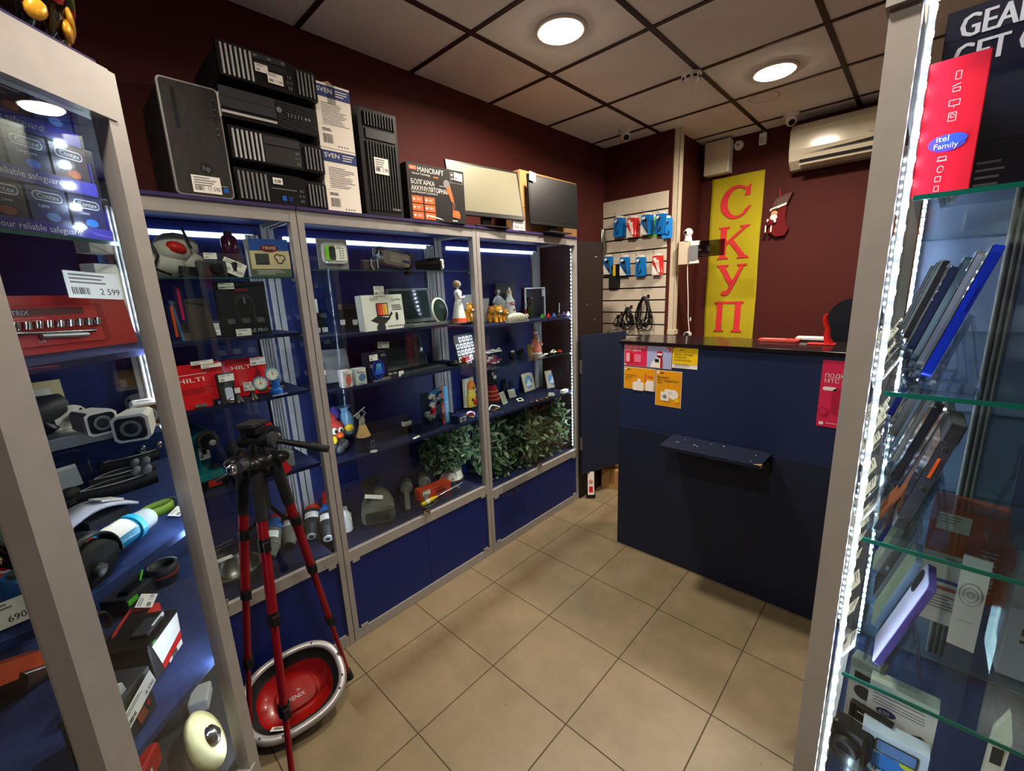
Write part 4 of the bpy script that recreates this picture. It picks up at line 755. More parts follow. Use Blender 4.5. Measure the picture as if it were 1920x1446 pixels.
t = thing('office_chair', 'dark backrest of an office chair behind the counter', 'chair', (at(1549, 620, 1, 3.2).x+0.24, 3.2, 0)); b = MB(); b.rrect(0, 1.24, 0.48, 0.56, 0.13, -0.03, 0.03, mat('dark_leatherette', (24, 28, 38), 0.35)); b.build('backrest', t, bevel=0.012); b = MB(); b.box(0, -0.2, 0.62, 0.46, 0.44, 0.08, mat('dark_leatherette')); b.build('seat', t, bevel=0.02); b = MB(); b.cyl((0, -0.18, 0.10), (0, -0.18, 0.58), 0.028, None, BLK); b.cyl((0, -0.02, 0.6), (0, 0.03, 1.0), 0.02, None, BLK)
b.build('gas_column', t)
for k in range(5):
    a = 2*PI*k/5; b = MB(); b.tube([(0, -0.18, 0.10), (0.26*math.cos(a), -0.18+0.26*math.sin(a), 0.06)], 0.018, BLK); b.ell((0.27*math.cos(a), -0.18+0.27*math.sin(a), 0.028), (0.028, 0.028, 0.028), BLKM); b.build('foot', t)
# ================================================================ tripod and oval tray on the floor
cx, cy = -1.50, 0.372
t = thing('camera_tripod', 'tall camera tripod with red metal legs and black head in front of the cases', 'tripod', (cx, cy, 0))
RM = mat('red_anodised', (146, 22, 34), 0.3, 0.5, 0, 0.05, 10); FOAM = mat('black_foam', (26, 27, 30), 0.9, 0, 0, 0.2, 80, 0, 0.3)
TOPS = [Vector((0.03, 0.035, 1.135)), Vector((0.03, -0.02, 1.135)), Vector((-0.015, -0.045, 1.135))]
FEET = [Vector((-1.640-cx, 0.607-cy, 0.0)), Vector((-1.235-cx, 0.236-cy, 0.0)), Vector((-1.655-cx, 0.218-cy, 0.0))]
for a, f in zip(TOPS, FEET):
    d = (f-a); n = d.normalized(); g = lambda q: a + d*q
    b = MB(); b.cyl(g(0), g(0.155), 0.0185, 0.0175, FOAM, 16); b.cyl(g(-0.02), g(0.02), 0.014, 0.014, BLK, 12); o = b.build('leg', t)
    b = MB(); b.cyl(g(0.155), g(0.42), 0.0150, 0.0150, RM, 16); b.cyl(g(0.42), g(0.67), 0.0118, 0.0118, RM, 14); b.cyl(g(0.67), g(0.965), 0.0088, 0.0088, RM, 14); b.build('tube', o)
    for q in (0.22, 0.42, 0.67):
        b = MB(); b.cyl(g(q-0.016), g(q+0.016), 0.018, 0.017, BLK, 12); e = g(q); b.box(e.x+0.022, e.y, e.z, 0.014, 0.018, 0.03, BLK); b.build('leg_lock', o)
    b = MB(); b.cyl(g(0.955), g(1.0)-Vector((0, 0, 0)), 0.013, 0.016, BLKM, 14); b.build('rubber_foot', o)
b = MB(); b.cyl((0, 0, 0.96), (0, 0, 1.15), 0.012, None, DK, 12)
for a, f in zip(TOPS, FEET): e = a+(f-a)*0.22; b.tube([(0, 0, 0.98), (e.x*0.6, e.y*0.6, e.z+0.02), tuple(e)], 0.006, BLK, 6)
b.build('centre_column', t)
b = MB(); b.lathe([(0.055, 1.12), (0.06, 1.135), (0.055, 1.155), (0.03, 1.16)], BLK, n=20)
for k in range(3): a_ = TOPS[k]; b.ell((a_.x*1.5, a_.y*1.5, 1.14), (0.026, 0.026, 0.02), BLK)
b.cyl((0.05, -0.05, 1.145), (0.07, -0.075, 1.15), 0.016, 0.018, DK, 14); b.build('shoulder', t)
b = MB(); b.cyl((0, 0, 1.15), (0, 0, 1.205), 0.024, 0.022, BLK, 16); b.cyl((-0.03, -0.035, 1.20), (0.035, 0.035, 1.20), 0.02, None, BLK, 16); b.cyl((0.035, 0.035, 1.20), (0.045, 0.045, 1.20), 0.026, 0.026, DK, 16)
b.box(0, 0, 1.235, 0.055, 0.05, 0.02, BLK, (0, 0, 0.6)); b.box(0, 0, 1.256, 0.06, 0.07, 0.012, BLKM, (0, 0, 0.6)); b.box(-0.01, -0.02, 1.225, 0.02, 0.03, 0.05, BLK, (0, 0, 0.6)); b.build('pan_head', t, bevel=0.002)
b = MB(); b.tube([(0.02, 0.03, 1.20), (0.05, 0.07, 1.185), (0.10, 0.13, 1.165)], 0.009, BLK, 8, [0.008, 0.009, 0.013]); b.tube([(0.10, 0.13, 1.165), (0.135, 0.17, 1.15)], 0.014, BLKM, 10, [0.013, 0.011]); b.build('pan_handle', t)
b = MB(); b.tube([(0.03, -0.04, 1.15), (0.055, -0.09, 1.14), (0.05, -0.13, 1.12)], 0.006, BLK, 8); b.ell((0.055, -0.085, 1.145), (0.018, 0.018, 0.018), CHR, 12); b.build('crank', t)
# oval tub
t = thing('oval_tub', 'oval red tub with silver rim and black lining leaning on the first case', 'tub', (-1.622, 0.385, 0.142), 0)
tz = Euler((0.10, 0.50, -0.12)).to_matrix().to_4x4()
def orr(rx, ry, z, n=48, p=2.5):
    out = []
    for i in range(n):
        a = 2*PI*i/n; c_, s_ = math.cos(a), math.sin(a)
        out.append((rx*math.copysign(abs(c_)**(2/p), c_), ry*math.copysign(abs(s_)**(2/p), s_), z))
    return out
SR = mat('silver_rim_paint', (168, 168, 170), 0.35, 0.5)
b = MB(); b.T = tz; b.ring([orr(0.150, 0.185, 0.0), orr(0.156, 0.191, -0.012), orr(0.152, 0.187, -0.020), orr(0.12, 0.155, -0.085), orr(0.07, 0.10, -0.10)], SR, True, False)
b.ring([orr(0.150, 0.185, 0.0), orr(0.146, 0.181, 0.004), orr(0.130, 0.164, 0.003), orr(0.127, 0.161, -0.004)], SR, True, False); b.build('rim', t)
b = MB(); b.T = tz; b.ring([orr(0.128, 0.162, -0.003), orr(0.120, 0.152, -0.045), orr(0.106, 0.136, -0.052)], FOAM, True, False); b.build('lining', t)
RB = mat('glossy_red_shell', (140, 16, 13), 0.28, 0, 0, 0.06, 8, 0.3)
b = MB(); b.T = tz; b.ring([orr(0.107, 0.137, -0.051), orr(0.095, 0.125, -0.070), orr(0.06, 0.085, -0.082)], RB, True, False); b.add(orr(0.06, 0.085, -0.082), [tuple(range(48))], RB); b.build('bowl', t)
b = MB(); b.T = tz; b.ring([orr(0.058, 0.078, -0.082, p=3.2), orr(0.050, 0.070, -0.070, p=3.2)], RB, True, True); 
b.T = tz @ Matrix.Translation((0.0, 0, -0.0685)) @ Euler((-PI/2, 0, 0)).to_matrix().to_4x4() @ Euler((0, -PI/2, 0)).to_matrix().to_4x4(); 
b.T = tz @ Matrix(((0, 0, -1, 0.012), (1, 0, 0, 0), (0, -1, 0, -0.069), (0, 0, 0, 1))); b.T = tz @ Matrix(((0, 0, -1, 0.018), (1, 0, 0, 0), (0, -1, 0, -0.0692), (0, 0, 0, 1)))
b.text('FENIX', 0.0, 0, 0.022, LGR, 0, 'CENTER'); b.text('JBL', 0.012, 0.026, 0.011, LGR, 0, 'CENTER')
b.build('centre_dome', t)
b = MB(); b.T = tz
for a in (0.9, 1.25, -0.35, -0.9, 2.6, -2.4):
    c_, s_ = math.cos(a), math.sin(a); b.cyl((0.140*math.copysign(abs(c_)**0.8, c_), 0.174*math.copysign(abs(s_)**0.8, s_), 0.003), (0.140*math.copysign(abs(c_)**0.8, c_), 0.174*math.copysign(abs(s_)**0.8, s_), 0.0052), 0.004, None, INK, 10)
b.build('rim_screws', t)
b = MB(); b.T = tz @ Matrix.Translation((0.085, -0.085, -0.050)) @ Euler((0.0, -0.9, -0.5)).to_matrix().to_4x4(); b.box(0, 0, 0, 0.03, 0.05, 0.001, PAP); b.box(0, 0, 0.001, 0.016, 0.03, 0.0005, INKG); b.build('sticker', t)
# ================================================================ goods in the wall cases
def goods(name, label, cat, px, py, z, rz=0, group=None, dx=0, dy=0, **k):
    p = at(px, py, 2, z); x = min(-1.865, max(-2.12, min(-1.865, max(-2.12, p.x))+dx))
    q = at(px, py, 0, x)          # keep it inside the case, on the same line of sight
    return thing(name, label, cat, (x, q.y+dy, z), R90+rz, group, **k)
def carton(t, w_, d, h, m, draw=None, rx=0):
    b = MB(); b.T = frame(0, rx); b.bb(-w_/2, w_/2, 0, d, 0, h, m)
    if draw: draw(b, w_, h, -0.0009)
    b.build('carton_body', t, bevel=0.0008); return t
def drill(t, body, bat, s=1.0):
    """cordless drill with its chuck toward the front, standing on its battery"""
    b = MB(); b.cyl((0, 0.0, 0.165*s), (0, 0.12*s, 0.165*s), 0.030*s, 0.032*s, body, 18); b.cyl((0, 0.12*s, 0.165*s), (0, 0.135*s, 0.165*s), 0.032*s, 0.02*s, BLK, 18)
    b.ring([[(x*s, y*s, z*s) for x, y in ((-0.016, y0), (0.016, y0), (0.016, y0+0.045), (-0.016, y0+0.045))] for y0, z in ((0.05, 0.145), (0.055, 0.09), (0.05, 0.05))], body, True, True, False); b.build('motor_housing', t, bevel=0.003)
    b = MB(); b.cyl((0, 0, 0.165*s), (0, -0.02*s, 0.165*s), 0.031*s, 0.029*s, DK, 18); b.cyl((0, -0.02*s, 0.165*s), (0, -0.055*s, 0.165*s), 0.022*s, 0.015*s, BLK, 16); b.cyl((0, -0.055*s, 0.165*s), (0, -0.058*s, 0.165*s), 0.010*s, 0.006*s, GRY, 12); b.build('chuck', t)
    b = MB(); b.bb(-0.038*s, 0.038*s, 0.0, 0.11*s, 0.0, 0.03*s, BLK); b.bb(-0.036*s, 0.036*s, 0.002, 0.108*s, 0.03*s, 0.052*s, bat); b.box(0, -0.001, 0.018*s, 0.035*s, 0.004, 0.02*s, RED); b.build('battery', t, bevel=0.003)
    b = MB(); b.box(0, 0.048*s, 0.12*s, 0.012*s, 0.012, 0.026*s, BLK); b.build('trigger', t)
def grinder(name, label, px, py, z, col, body, yaw, L=0.30, tip=BLK, group='angle tools lying on the bottom deck', pitch=0.45, lift=0.0):
    t = goods(name, label, 'power tool', px, py, z, yaw, group, rx=0); R = frame(0, pitch, 0, (0, 0, 0.032+lift)); cut = glass_mat
    b = MB(); b.T = R; b.cyl((0, 0.0, 0), (0, 0.045, 0), 0.020, 0.031, body, 18); b.cyl((0, 0.045, 0), (0, 0.12, 0), 0.033, 0.031, body, 18); b.build('gear_housing', t)
    b = MB(); b.T = R; b.cyl((0, 0.12, 0), (0, 0.135, 0), 0.034, 0.034, col, 18); b.cyl((0, 0.135, 0), (0, L-0.10, 0), 0.031, 0.024, col, 18); b.build('coloured_grip', t)
    b = MB(); b.T = R; b.cyl((0, L-0.10, 0), (0, L, 0), 0.022, 0.020, RED if col is not RED else GRY, 16); b.cyl((0, L, 0), (0, L+0.04, 0), 0.020, 0.014, BLK, 14); b.build('handle_end', t)
    b = MB(); b.T = R; b.cyl((0, -0.005, 0), (0, 0.002, 0), 0.019, 0.019, tip, 16); b.cyl((0, -0.006, 0), (0, -0.0062, 0), 0.009, 0.009, INK, 12); b.build('spindle', t)
    b = MB(); b.T = R; n = 10; b.add([(0.0345*math.sin(a), 0.07+y, 0.0345*math.cos(a)) for y in (0, 0.03) for a in [(-0.9+1.8*i/n) for i in range(n+1)]], [(i, i+1, n+2+i, n+1+i) for i in range(n)], PAP); b.build('price_tag', t)
    t.scale = (1.17, 1.17, 1.17)
    b = MB(); b.T = R; b.tube([(0, L+0.03, 0), (0.02, L+0.07, 0.02), (0.06, L+0.05, -0.02), (0.09, L-0.02, -0.03)], 0.0045, BLK, 6); b.build('cord', t)
    return t
# ---------------- first case, top glass shelf
Z = 1.725
t = goods('helmet_bag', 'crumpled white and red sports bag on the top shelf of the first case', 'bag', 345, 512, Z, 0.1)
WF = mat('white_fabric', (186, 184, 178), 0.85, 0, 0, 0.2, 25, 0, 0.6)
b = MB()
for c_, r_ in (((-0.03, 0.08, 0.05), (0.07, 0.06, 0.05)), ((0.02, 0.10, 0.11), (0.07, 0.05, 0.05)), ((0.05, 0.09, 0.05), (0.05, 0.05, 0.045)), ((-0.01, 0.06, 0.09), (0.06, 0.045, 0.04))): b.ell(c_, r_, WF, 14)
b.build('fabric_body', t); b = MB(); b.ell((0.0, 0.03, 0.10), (0.032, 0.025, 0.022), RED, 12, (0.2, 0.3, 0)); b.build('red_panel', t)
b = MB(); b.tube([(-0.07, 0.03, 0.12), (-0.06, 0.01, 0.07), (-0.075, 0.02, 0.03), (-0.03, 0.02, 0.01)], 0.005, BLK, 6); b.tube([(0.03, 0.04, 0.17), (0.045, 0.03, 0.10)], 0.004, BLK, 6); b.build('black_straps', t); b = MB(); b.box(0.02, 0.012, 0.022, 0.06, 0.008, 0.03, BLK, (0, 0.1, 0)); b.build('buckle_panel', t)
t = goods('price_card', 'white price card reading 3 000 on the top shelf of the first case', 'price card', 438, 503, Z, -0.1); price(t, 0, 0.035, 0, 0.075, 0.05, '3 000', rot=(0, 0.45, 0)); 
t = goods('dark_perfume_bottle', 'dark purple bottle with a broad black cap behind the price card', 'bottle', 440, 490, Z, 0); b = MB(); b.lathe([(0.03, 0), (0.033, 0.05), (0.03, 0.06)], BLK, c=(0, 0.03, 0)); b.lathe([(0.028, 0.06), (0.032, 0.07), (0.026, 0.14), (0.018, 0.15)], mat('plum_glass', (52, 18, 44), 0.15), c=(0, 0.03, 0)); b.build('flask', t); b = MB(); b.cyl((0, 0.03, 0.15), (0, 0.03, 0.165), 0.014, 0.014, BLK); b.build('cap', t)
t = goods('small_camera', 'small black camera with a white tag between bag and bottle', 'camera', 400, 505, Z, 0); b = MB(); b.bb(-0.045, 0.045, 0, 0.04, 0, 0.06, DK); b.build('body', t, bevel=0.006); b = MB(); b.cyl((0.01, -0.02, 0.03), (0.01, 0.0, 0.03), 0.018, 0.022, BLK); b.build('lens', t); price(t, 0.0, 0.075, 0.01, 0.04, 0.022)
t = goods('muzzle_box', 'tan and green pet product box with a picture, right end of top shelf', 'carton', 512, 516, Z, -0.15)
def dr(b, w_, h, e):
    b.quad(-w_/2, w_/2, h*0.70, h, e, mat('mid_blue_print', (40, 84, 170), 0.5)); b.disc(0.0, h*0.76, 0.032, e*2, mat('dark_red_oval', (120, 30, 24), 0.5), 20, 0.014); b.text('TRIXIE', 0.0, h*0.73, 0.016, PAP, e*3, 'CENTER')
    b.quad(-0.052, -0.005, h*0.33, h*0.62, e, DK)
    for q in ((0.025, 0.075), (0.04, 0.072), (0.032, 0.062)): b.disc(q[0], q[1], 0.013, e*2, mat('dark_rose', (92, 58, 64), 0.6), 12); b.disc(q[0], q[1], 0.008, e*3, mat('tan_print', (222, 204, 160), 0.6), 12)
    b.quad(-w_/2, w_/2, 0, h*0.22, e, mat('olive_print', (96, 108, 84), 0.5)); b.lines(-0.05, h*0.18, 0.1, 3, PAP, e*2)
carton(t, 0.135, 0.05, 0.142, mat('tan_print', (222, 204, 160), 0.6), dr)
# second shelf
Z = 1.505
t = goods('mouse_box', 'large black box with a gaming mouse picture in the first case', 'carton', 466, 630, Z, -0.12)
def dr(b, w_, h, e):
    b.rrect(0.005, h*0.50, 0.062, 0.115, 0.029, e*2, e, DK); b.rrect(0.005, h*0.46, 0.054, 0.10, 0.026, e*3, e*2, BLKM); b.quad(0.003, 0.008, h*0.6, h*0.72, e*4, GRY); b.text('ARMOR', -0.02, h*0.83, 0.012, RED, e*2); b.text('RULE PRO', 0.07, 0.014, 0.018, LGR, e*2, 'RIGHT')
carton(t, 0.165, 0.05, 0.205, BLKM, dr); price(t, -0.045, 0.19, -0.004, 0.05, 0.022); price(t, -0.015, 0.016, -0.012, 0.05, 0.026)
b = MB(); b.tube([(-0.03, 0.02, 0.205), (-0.025, 0.02, 0.217), (0.025, 0.02, 0.217), (0.03, 0.02, 0.205)], 0.003, BLK, 6); b.build('hang_loop', t)
t = goods('price_card', 'white price card leaning low left of the black mouse box', 'price card', 414, 630, Z, 0.1); price(t, 0, 0.02, 0, 0.07, 0.035, '', rot=(-0.2, 0.1, 0)); price(t, -0.01, 0.036, 0.006, 0.025, 0.03, '')
t = goods('tablet', 'brown tablet with a blue edge leaning left on the second shelf', 'tablet', 378, 636, Z, 0.3, ry=0); b = MB(); b.T = frame(0, -0.12, -0.06); b.rrect(0, 0.075, 0.115, 0.15, 0.008, 0, 0.008, mat('brown_cover', (74, 66, 62), 0.6)); b.build('cover', t); b = MB(); b.T = frame(0, -0.12, -0.06); b.bb(-0.062, -0.055, -0.002, 0.012, 0.0, 0.15, mat('steel_blue', (60, 100, 150), 0.4)); b.build('blue_edge', t)
for k, (px, py, c_, l_) in enumerate(((334, 636, ORG, 'orange'), (352, 560, mat('magenta_plastic', (170, 30, 70), 0.4), 'magenta'))):
    t = goods('marker_pen', '%s strip pack hanging at the left of the first case' % l_, 'pack', px, 640, Z, 0); b = MB(); b.bb(-0.012, 0.012, 0, 0.006, 0.0 if k == 0 else 0.06, 0.13 if k == 0 else 0.19, mat('navy_blister', (26, 34, 78), 0.3)); b.build('card', t); b = MB(); b.box(0.0, -0.003, 0.07+0.06*k, 0.008, 0.005, 0.11, c_); b.build('pen', t)
# third shelf: red flat cases, gauges
Z = 1.262
RC = mat('bright_red_case', (212, 24, 34), 0.35, 0, 0, 0.05, 5)
t = goods('tool_case', 'bright red flat case with white block lettering, left one in the first case', 'tool case', 378, 768, Z, 0.12)
b = MB(); b.T = frame(0, -0.1); b.rrect(0, 0.082, 0.185, 0.160, 0.008, 0, 0.05, RC); b.quad(-0.06, 0.04, 0.125, 0.1265, -0.001, PAP); b.text('HILTI', -0.055, 0.098, 0.022, PAP, -0.0012, sx=1.7); b.lines(-0.045, 0.075, 0.1, 4, mat('deep_red', (120, 12, 20), 0.5), -0.001); b.build('shell', t, bevel=0.003)
b = MB(); b.T = frame(0, -0.1); b.box(0.0, -0.003, 0.012, 0.035, 0.006, 0.010, CHR); b.build('latch', t); price(t, 0.03, 0.165, 0.0, 0.07, 0.014); price(t, 0.055, 0.15, -0.004, 0.065, 0.014)
t = goods('tool_case', 'bright red flat case with a picture of a tool, right one of the pair', 'tool case', 470, 742, Z, -0.05)
b = MB(); b.T = frame(0, -0.08); b.rrect(0, 0.078, 0.15, 0.150, 0.006, 0, 0.05, RC); b.text('HILTI', -0.05, 0.112, 0.020, PAP, -0.0012, sx=1.7); b.prism([(0.02, 0.03), (0.045, 0.045), (0.052, 0.09), (0.040, 0.11), (0.03, 0.08), (0.015, 0.055)], -0.002, -0.001, mat('deep_red', (120, 12, 20), 0.5)); b.build('shell', t, bevel=0.003)
price(t, 0.045, 0.136, -0.004, 0.055, 0.03, '1 990'); price(t, -0.005, 0.04, -0.003, 0.03, 0.035)
t = goods('charger_blister', 'black blister pack with a white charger between the red cases', 'blister pack', 430, 756, Z, 0.05); b = MB(); b.T = frame(0, -0.1); b.rrect(0, 0.058, 0.055, 0.116, 0.006, -0.01, 0.0, BLKM); b.rrect(0.002, 0.035, 0.024, 0.05, 0.008, -0.022, -0.010, mat('soft_blue_white', (190, 200, 225), 0.3)); b.build('pack', t); price(t, 0, 0.10, -0.02, 0.05, 0.026)
b = MB(); b.ell((0.003, -0.02, 0.012), (0.013, 0.01, 0.012), CHR, 12); b.build('cable_plug', t)
t = goods('black_plug_box', 'small black and blue adapter lying before the red cases', 'adapter', 421, 772, Z, 0); b = MB(); b.bb(-0.028, 0.028, 0, 0.03, 0, 0.024, BLK); b.box(0, -0.001, 0.010, 0.03, 0.001, 0.012, mat('lavender_print', (120, 130, 200), 0.4)); b.build('body', t, bevel=0.003)
t = goods('gas_regulator', 'blue gas regulator with two white dials at the edge of the third shelf', 'regulator', 515, 752, Z, -0.1)
BR = mat('brass', (170, 130, 60), 0.35, 0.9)
b = MB(); b.lathe([(0.012, 0.0), (0.022, 0.006), (0.024, 0.02), (0.018, 0.03), (0.010, 0.034)], BLU, c=(0.012, -0.005, 0.0)); b.cyl((0.012, -0.005, 0.03), (0.012, -0.005, 0.06), 0.016, 0.014, BLU); b.cyl((-0.05, 0.0, 0.028), (0.04, 0.0, 0.028), 0.007, None, BR, 10); b.build('valve_body', t)
for (x, z) in ((-0.042, 0.058), (0.004, 0.088)):
    b = MB(); b.lathe([(0.026, 0.006), (0.027, -0.004), (0.025, -0.010), (0.023, -0.010)], mat('light_blue_metal', (90, 160, 210), 0.3, 0.3), c=(x, -0.012, z), rot=(PI/2, 0, 0)); b.disc(x, z, 0.022, -0.0187, PAP); b.quad(x-0.001, x+0.001, z-0.003, z+0.016, -0.0192, INK); b.disc(x, z, 0.003, -0.0196, RED, 8)
    for q in range(9): a = -0.7+q*0.57; b.box(x+0.018*math.cos(a), -0.0190, z+0.018*math.sin(a), 0.003, 0.0005, 0.003, INK)
    b.build('dial', t)
b = MB(); b.box(0.015, -0.03, 0.004, 0.06, 0.006, 0.006, CHR, (0, 0, 0.2)); b.build('key_bar', t)
for k, px in enumerate((450, 478)):
    t = goods('black_cup', 'small black cone-shaped stand, %s one on the third shelf' % ('left' if k == 0 else 'right'), 'stand', px, 765, Z, 0); b = MB(); b.lathe([(0.024, 0), (0.018, 0.012), (0.007, 0.022), (0.006, 0.045)], BLK, n=16); b.build('cone', t); price(t, 0, 0.045, -0.008, 0.018, 0.02)
# fourth shelf: drills
Z = 0.93
TQ = mat('teal_tool', (14, 118, 124), 0.35, 0, 0, 0.05, 10)
t = goods('cordless_drill', 'teal cordless drill standing on its battery at the left of the tripod', 'drill', 405, 915, Z, 0.1); t.scale = (1.2, 1.2, 1.2); drill(t, TQ, TQ); price(t, 0, 0.11, 0.045, 0.03, 0.04)
t = goods('cordless_drill', 'black cordless drill with red battery clip right of the tripod', 'drill', 522, 893, Z, 0.1); t.scale = (1.15, 1.15, 1.15); drill(t, BLKM, mat('olive_dark', (50, 56, 48), 0.6), 0.95); b = MB(); b.box(0.02, -0.012, 0.03, 0.028, 0.012, 0.06, RED, (0, -0.4, 0)); b.build('red_clip', t)
b = MB(); b.T = frame(0, 0, 0, (0, 0, 0.157)); b.box(0.0, 0.02, 0.030, 0.02, 0.03, 0.006, RED); b.build('selector', t)
t = goods('cordless_drill', 'dark cordless driver behind the middle leg of the tripod', 'drill', 460, 912, Z, 0); drill(t, DK, DK, 0.8)
t = goods('battery_pack', 'teal and black tool battery with a white label on the fourth shelf', 'battery', 490, 880, Z, 0.15); b = MB(); b.bb(-0.04, 0.04, 0, 0.09, 0, 0.04, BLK); b.bb(-0.036, 0.036, 0.005, 0.085, 0.04, 0.055, TEAL); b.build('housing', t, bevel=0.004); price(t, 0, 0.025, -0.003, 0.03, 0.016)
t = goods('battery_pack', 'grey battery charger wrapped in film on the fourth shelf', 'battery', 545, 880, Z, 0.15); b = MB(); b.bb(-0.035, 0.035, 0.02, 0.09, 0, 0.07, DUST); b.build('housing', t, bevel=0.006)
# bottom deck of the first case
Z = 0.476
grinder('angle_grinder', 'blue power tool with red grip nearest the lock of the first case', 617, 1022, Z, BLU, DK, -0.45, 0.26, LGR)
grinder('angle_grinder', 'orange-red power tool with a round dark nose beside the blue one', 586, 1018, Z, mat('orange_red_tool', (214, 62, 34), 0.4), DK, -0.5, 0.24, LGR)
grinder('angle_grinder', 'salmon-gripped dusty power tool third from the right on the bottom deck', 545, 1035, Z, mat('salmon_tool', (206, 84, 62), 0.5), DUST, -0.5, 0.27)
grinder('angle_grinder', 'dusty grey power tool with blue grip behind the tripod', 508, 1060, Z, mat('blue_tool', (40, 96, 160), 0.45), DUST, -0.5, 0.27)
t = goods('dusty_glass_lid', 'dusty transparent round cover lying at the left of the bottom deck', 'cover', 450, 1085, Z, 0); 
DG = glass_mat('dusty_plastic', (0.62, 0.62, 0.58), 1.6, 2.5, 0.3)
b = MB(); b.lathe([(0.105, 0), (0.11, 0.006), (0.10, 0.012), (0.085, 0.03), (0.06, 0.07), (0.055, 0.085), (0.045, 0.09)], DG, c=(0, 0.11, 0), n=32); b.build('shell', t); b = MB(); b.lathe([(0.106, 0.0), (0.114, 0.002), (0.112, 0.010), (0.104, 0.008)], DUST, c=(0, 0.11, 0), n=32); b.build('rim', t); b = MB(); b.box(-0.03, 0.05, 0.09, 0.06, 0.02, 0.001, PAP, (0.3, 0.1, 0.2)); b.build('paper_tag', t)
t = goods('dusty_motor', 'dusty grey round motor unit at the far left of the bottom deck', 'motor', 410, 1075, Z, 0); b = MB(); b.lathe([(0.05, 0), (0.055, 0.02), (0.05, 0.07), (0.03, 0.09)], DUST, c=(0, 0.06, 0), n=20); b.build('body', t); b = MB(); b.box(0.01, 0.01, 0.07, 0.05, 0.001, 0.02, PAP, (0.4, 0.1, 0)); b.build('price_tag', t)
def coilof(label, px, py, z, R_, n, m, r=0.004, tall=0.5, hgt=0.05):
    t = goods('cable_coil', label, 'cable', px, py, z, 0); rr = random.Random(int(px)); b = MB(); q = []
    for k in range(n*14+1): a = 2*PI*k/14; q.append((R_*math.cos(a)*(0.85+0.15*math.sin(k*0.9)), 0.06+R_*tall*math.sin(a)*(0.9+0.1*math.cos(k)), 0.008+hgt*(k/(n*14))+0.003*math.sin(k*1.7)))
    b.tube(q, r, m, 6); b.build('coil', t); return t
coilof('grey cable coil at the left on the bottom deck of the first case', 420, 1000, 0.62-0.144, 0.07, 5, DUST, 0.004, 0.4, 0.10)
coilof('grey cable coil under the drill shelf, right part of the first case', 555, 950, Z, 0.05, 5, mat('grey_cable', (96, 100, 106), 0.6), 0.004, 0.4, 0.11)
coilof('black cable coil with a white tie beside the blue tool', 600, 985, Z, 0.045, 6, BLK, 0.004, 0.5, 0.09)
# ---------------- middle case, top glass shelf (z 1.755)
Z = 1.755
t = goods('hard_drive_blister', 'clear clamshell pack with a hard drive and green sleeve, top left of the middle case', 'blister pack', 627, 496, Z, 0.05)
b = MB(); b.rrect(0, 0.065, 0.135, 0.125, 0.006, 0.0, 0.004, GRY); b.rrect(0.004, 0.068, 0.11, 0.085, 0.02, -0.014, 0.0, LGR); b.build('tray', t); b = MB(); b.rrect(-0.022, 0.068, 0.036, 0.058, 0.01, -0.018, -0.010, mat('lime_green', (120, 200, 40), 0.4)); b.rrect(-0.012, 0.068, 0.028, 0.056, 0.01, -0.0185, -0.010, BLKM); b.disc(-0.012, 0.068, 0.012, -0.0192, DK); b.build('green_sleeve', t)
b = MB(); b.rrect(0.026, 0.068, 0.05, 0.062, 0.004, -0.0165, -0.014, PAP)
for i in range(2):
    for j in range(5): b.box(0.025+i*0.012, -0.017, 0.048+j*0.010, 0.005, 0.0005, 0.005, INKG)
b.lines(0.006, 0.094, 0.03, 2, INK, -0.017); b.build('data_label', t)
t = goods('camcorder', 'silver camcorder lying in plastic film on the top shelf', 'camcorder', 750, 497, Z, 0.0)
b = MB(); b.T = frame(0, 0, 0.16, (0, 0.05, 0.055)); b.rrect(0, 0, 0.15, 0.062, 0.018, -0.03, 0.03, mat('champagne_metal', (178, 168, 158), 0.3, 0.5)); b.rrect(0.01, 0, 0.10, 0.04, 0.004, -0.033, -0.03, mat('beige_plastic', (196, 188, 176), 0.4)); b.rrect(0.05, -0.006, 0.04, 0.012, 0.002, -0.034, -0.03, mat('indigo_label', (60, 60, 100), 0.5)); b.build('body', t, bevel=0.003)
b = MB(); b.T = frame(0, 0, 0.16, (0, 0.05, 0.055)); b.cyl((-0.075, 0, 0.022), (-0.105, 0, 0.022), 0.017, 0.017, BLK, 16); b.cyl((-0.07, 0, 0.022), (-0.078, 0, 0.022), 0.019, 0.019, CHR, 16); b.build('lens', t)
b = MB(); b.T = frame(0, 0, 0.16, (0, 0.05, 0.055)); b.rrect(0.085, -0.01, 0.022, 0.10, 0.006, -0.02, 0.02, BLK); b.build('hand_grip', t)
b = MB(); b.box(-0.01, 0.045, 0.055, 0.18, 0.07, 0.085, WRAP, (0, 0.16, 0)); b.build('plastic_film', t)
t = goods('torch', 'black camera lens barrel with a white tag lying right on the top shelf', 'lens', 828, 499, Z, 0.5)
b = MB(); b.cyl((0.0, 0.0, 0.035), (-0.02, 0.08, 0.035), 0.034, 0.03, BLK, 20); b.cyl((-0.02, 0.08, 0.035), (-0.03, 0.13, 0.035), 0.024, 0.022, BLKM, 18); b.build('barrel', t); b = MB(); b.cyl((0.0, 0.0, 0.035), (0.001, -0.006, 0.035), 0.032, 0.028, CHR, 20); b.cyl((0.0012, -0.007, 0.035), (0.0015, -0.0085, 0.035), 0.025, 0.025, PAP, 16); b.bars(-0.014, 0.030, 0.03, 0.012, INK, -0.010, 9); b.build('front_cap', t)
t = goods('power_adapter', 'small black adapter with white clips on the top shelf', 'adapter', 700, 498, Z, 0); b = MB(); b.bb(-0.05, 0.03, 0, 0.03, 0, 0.045, DK); b.build('body', t, bevel=0.004)
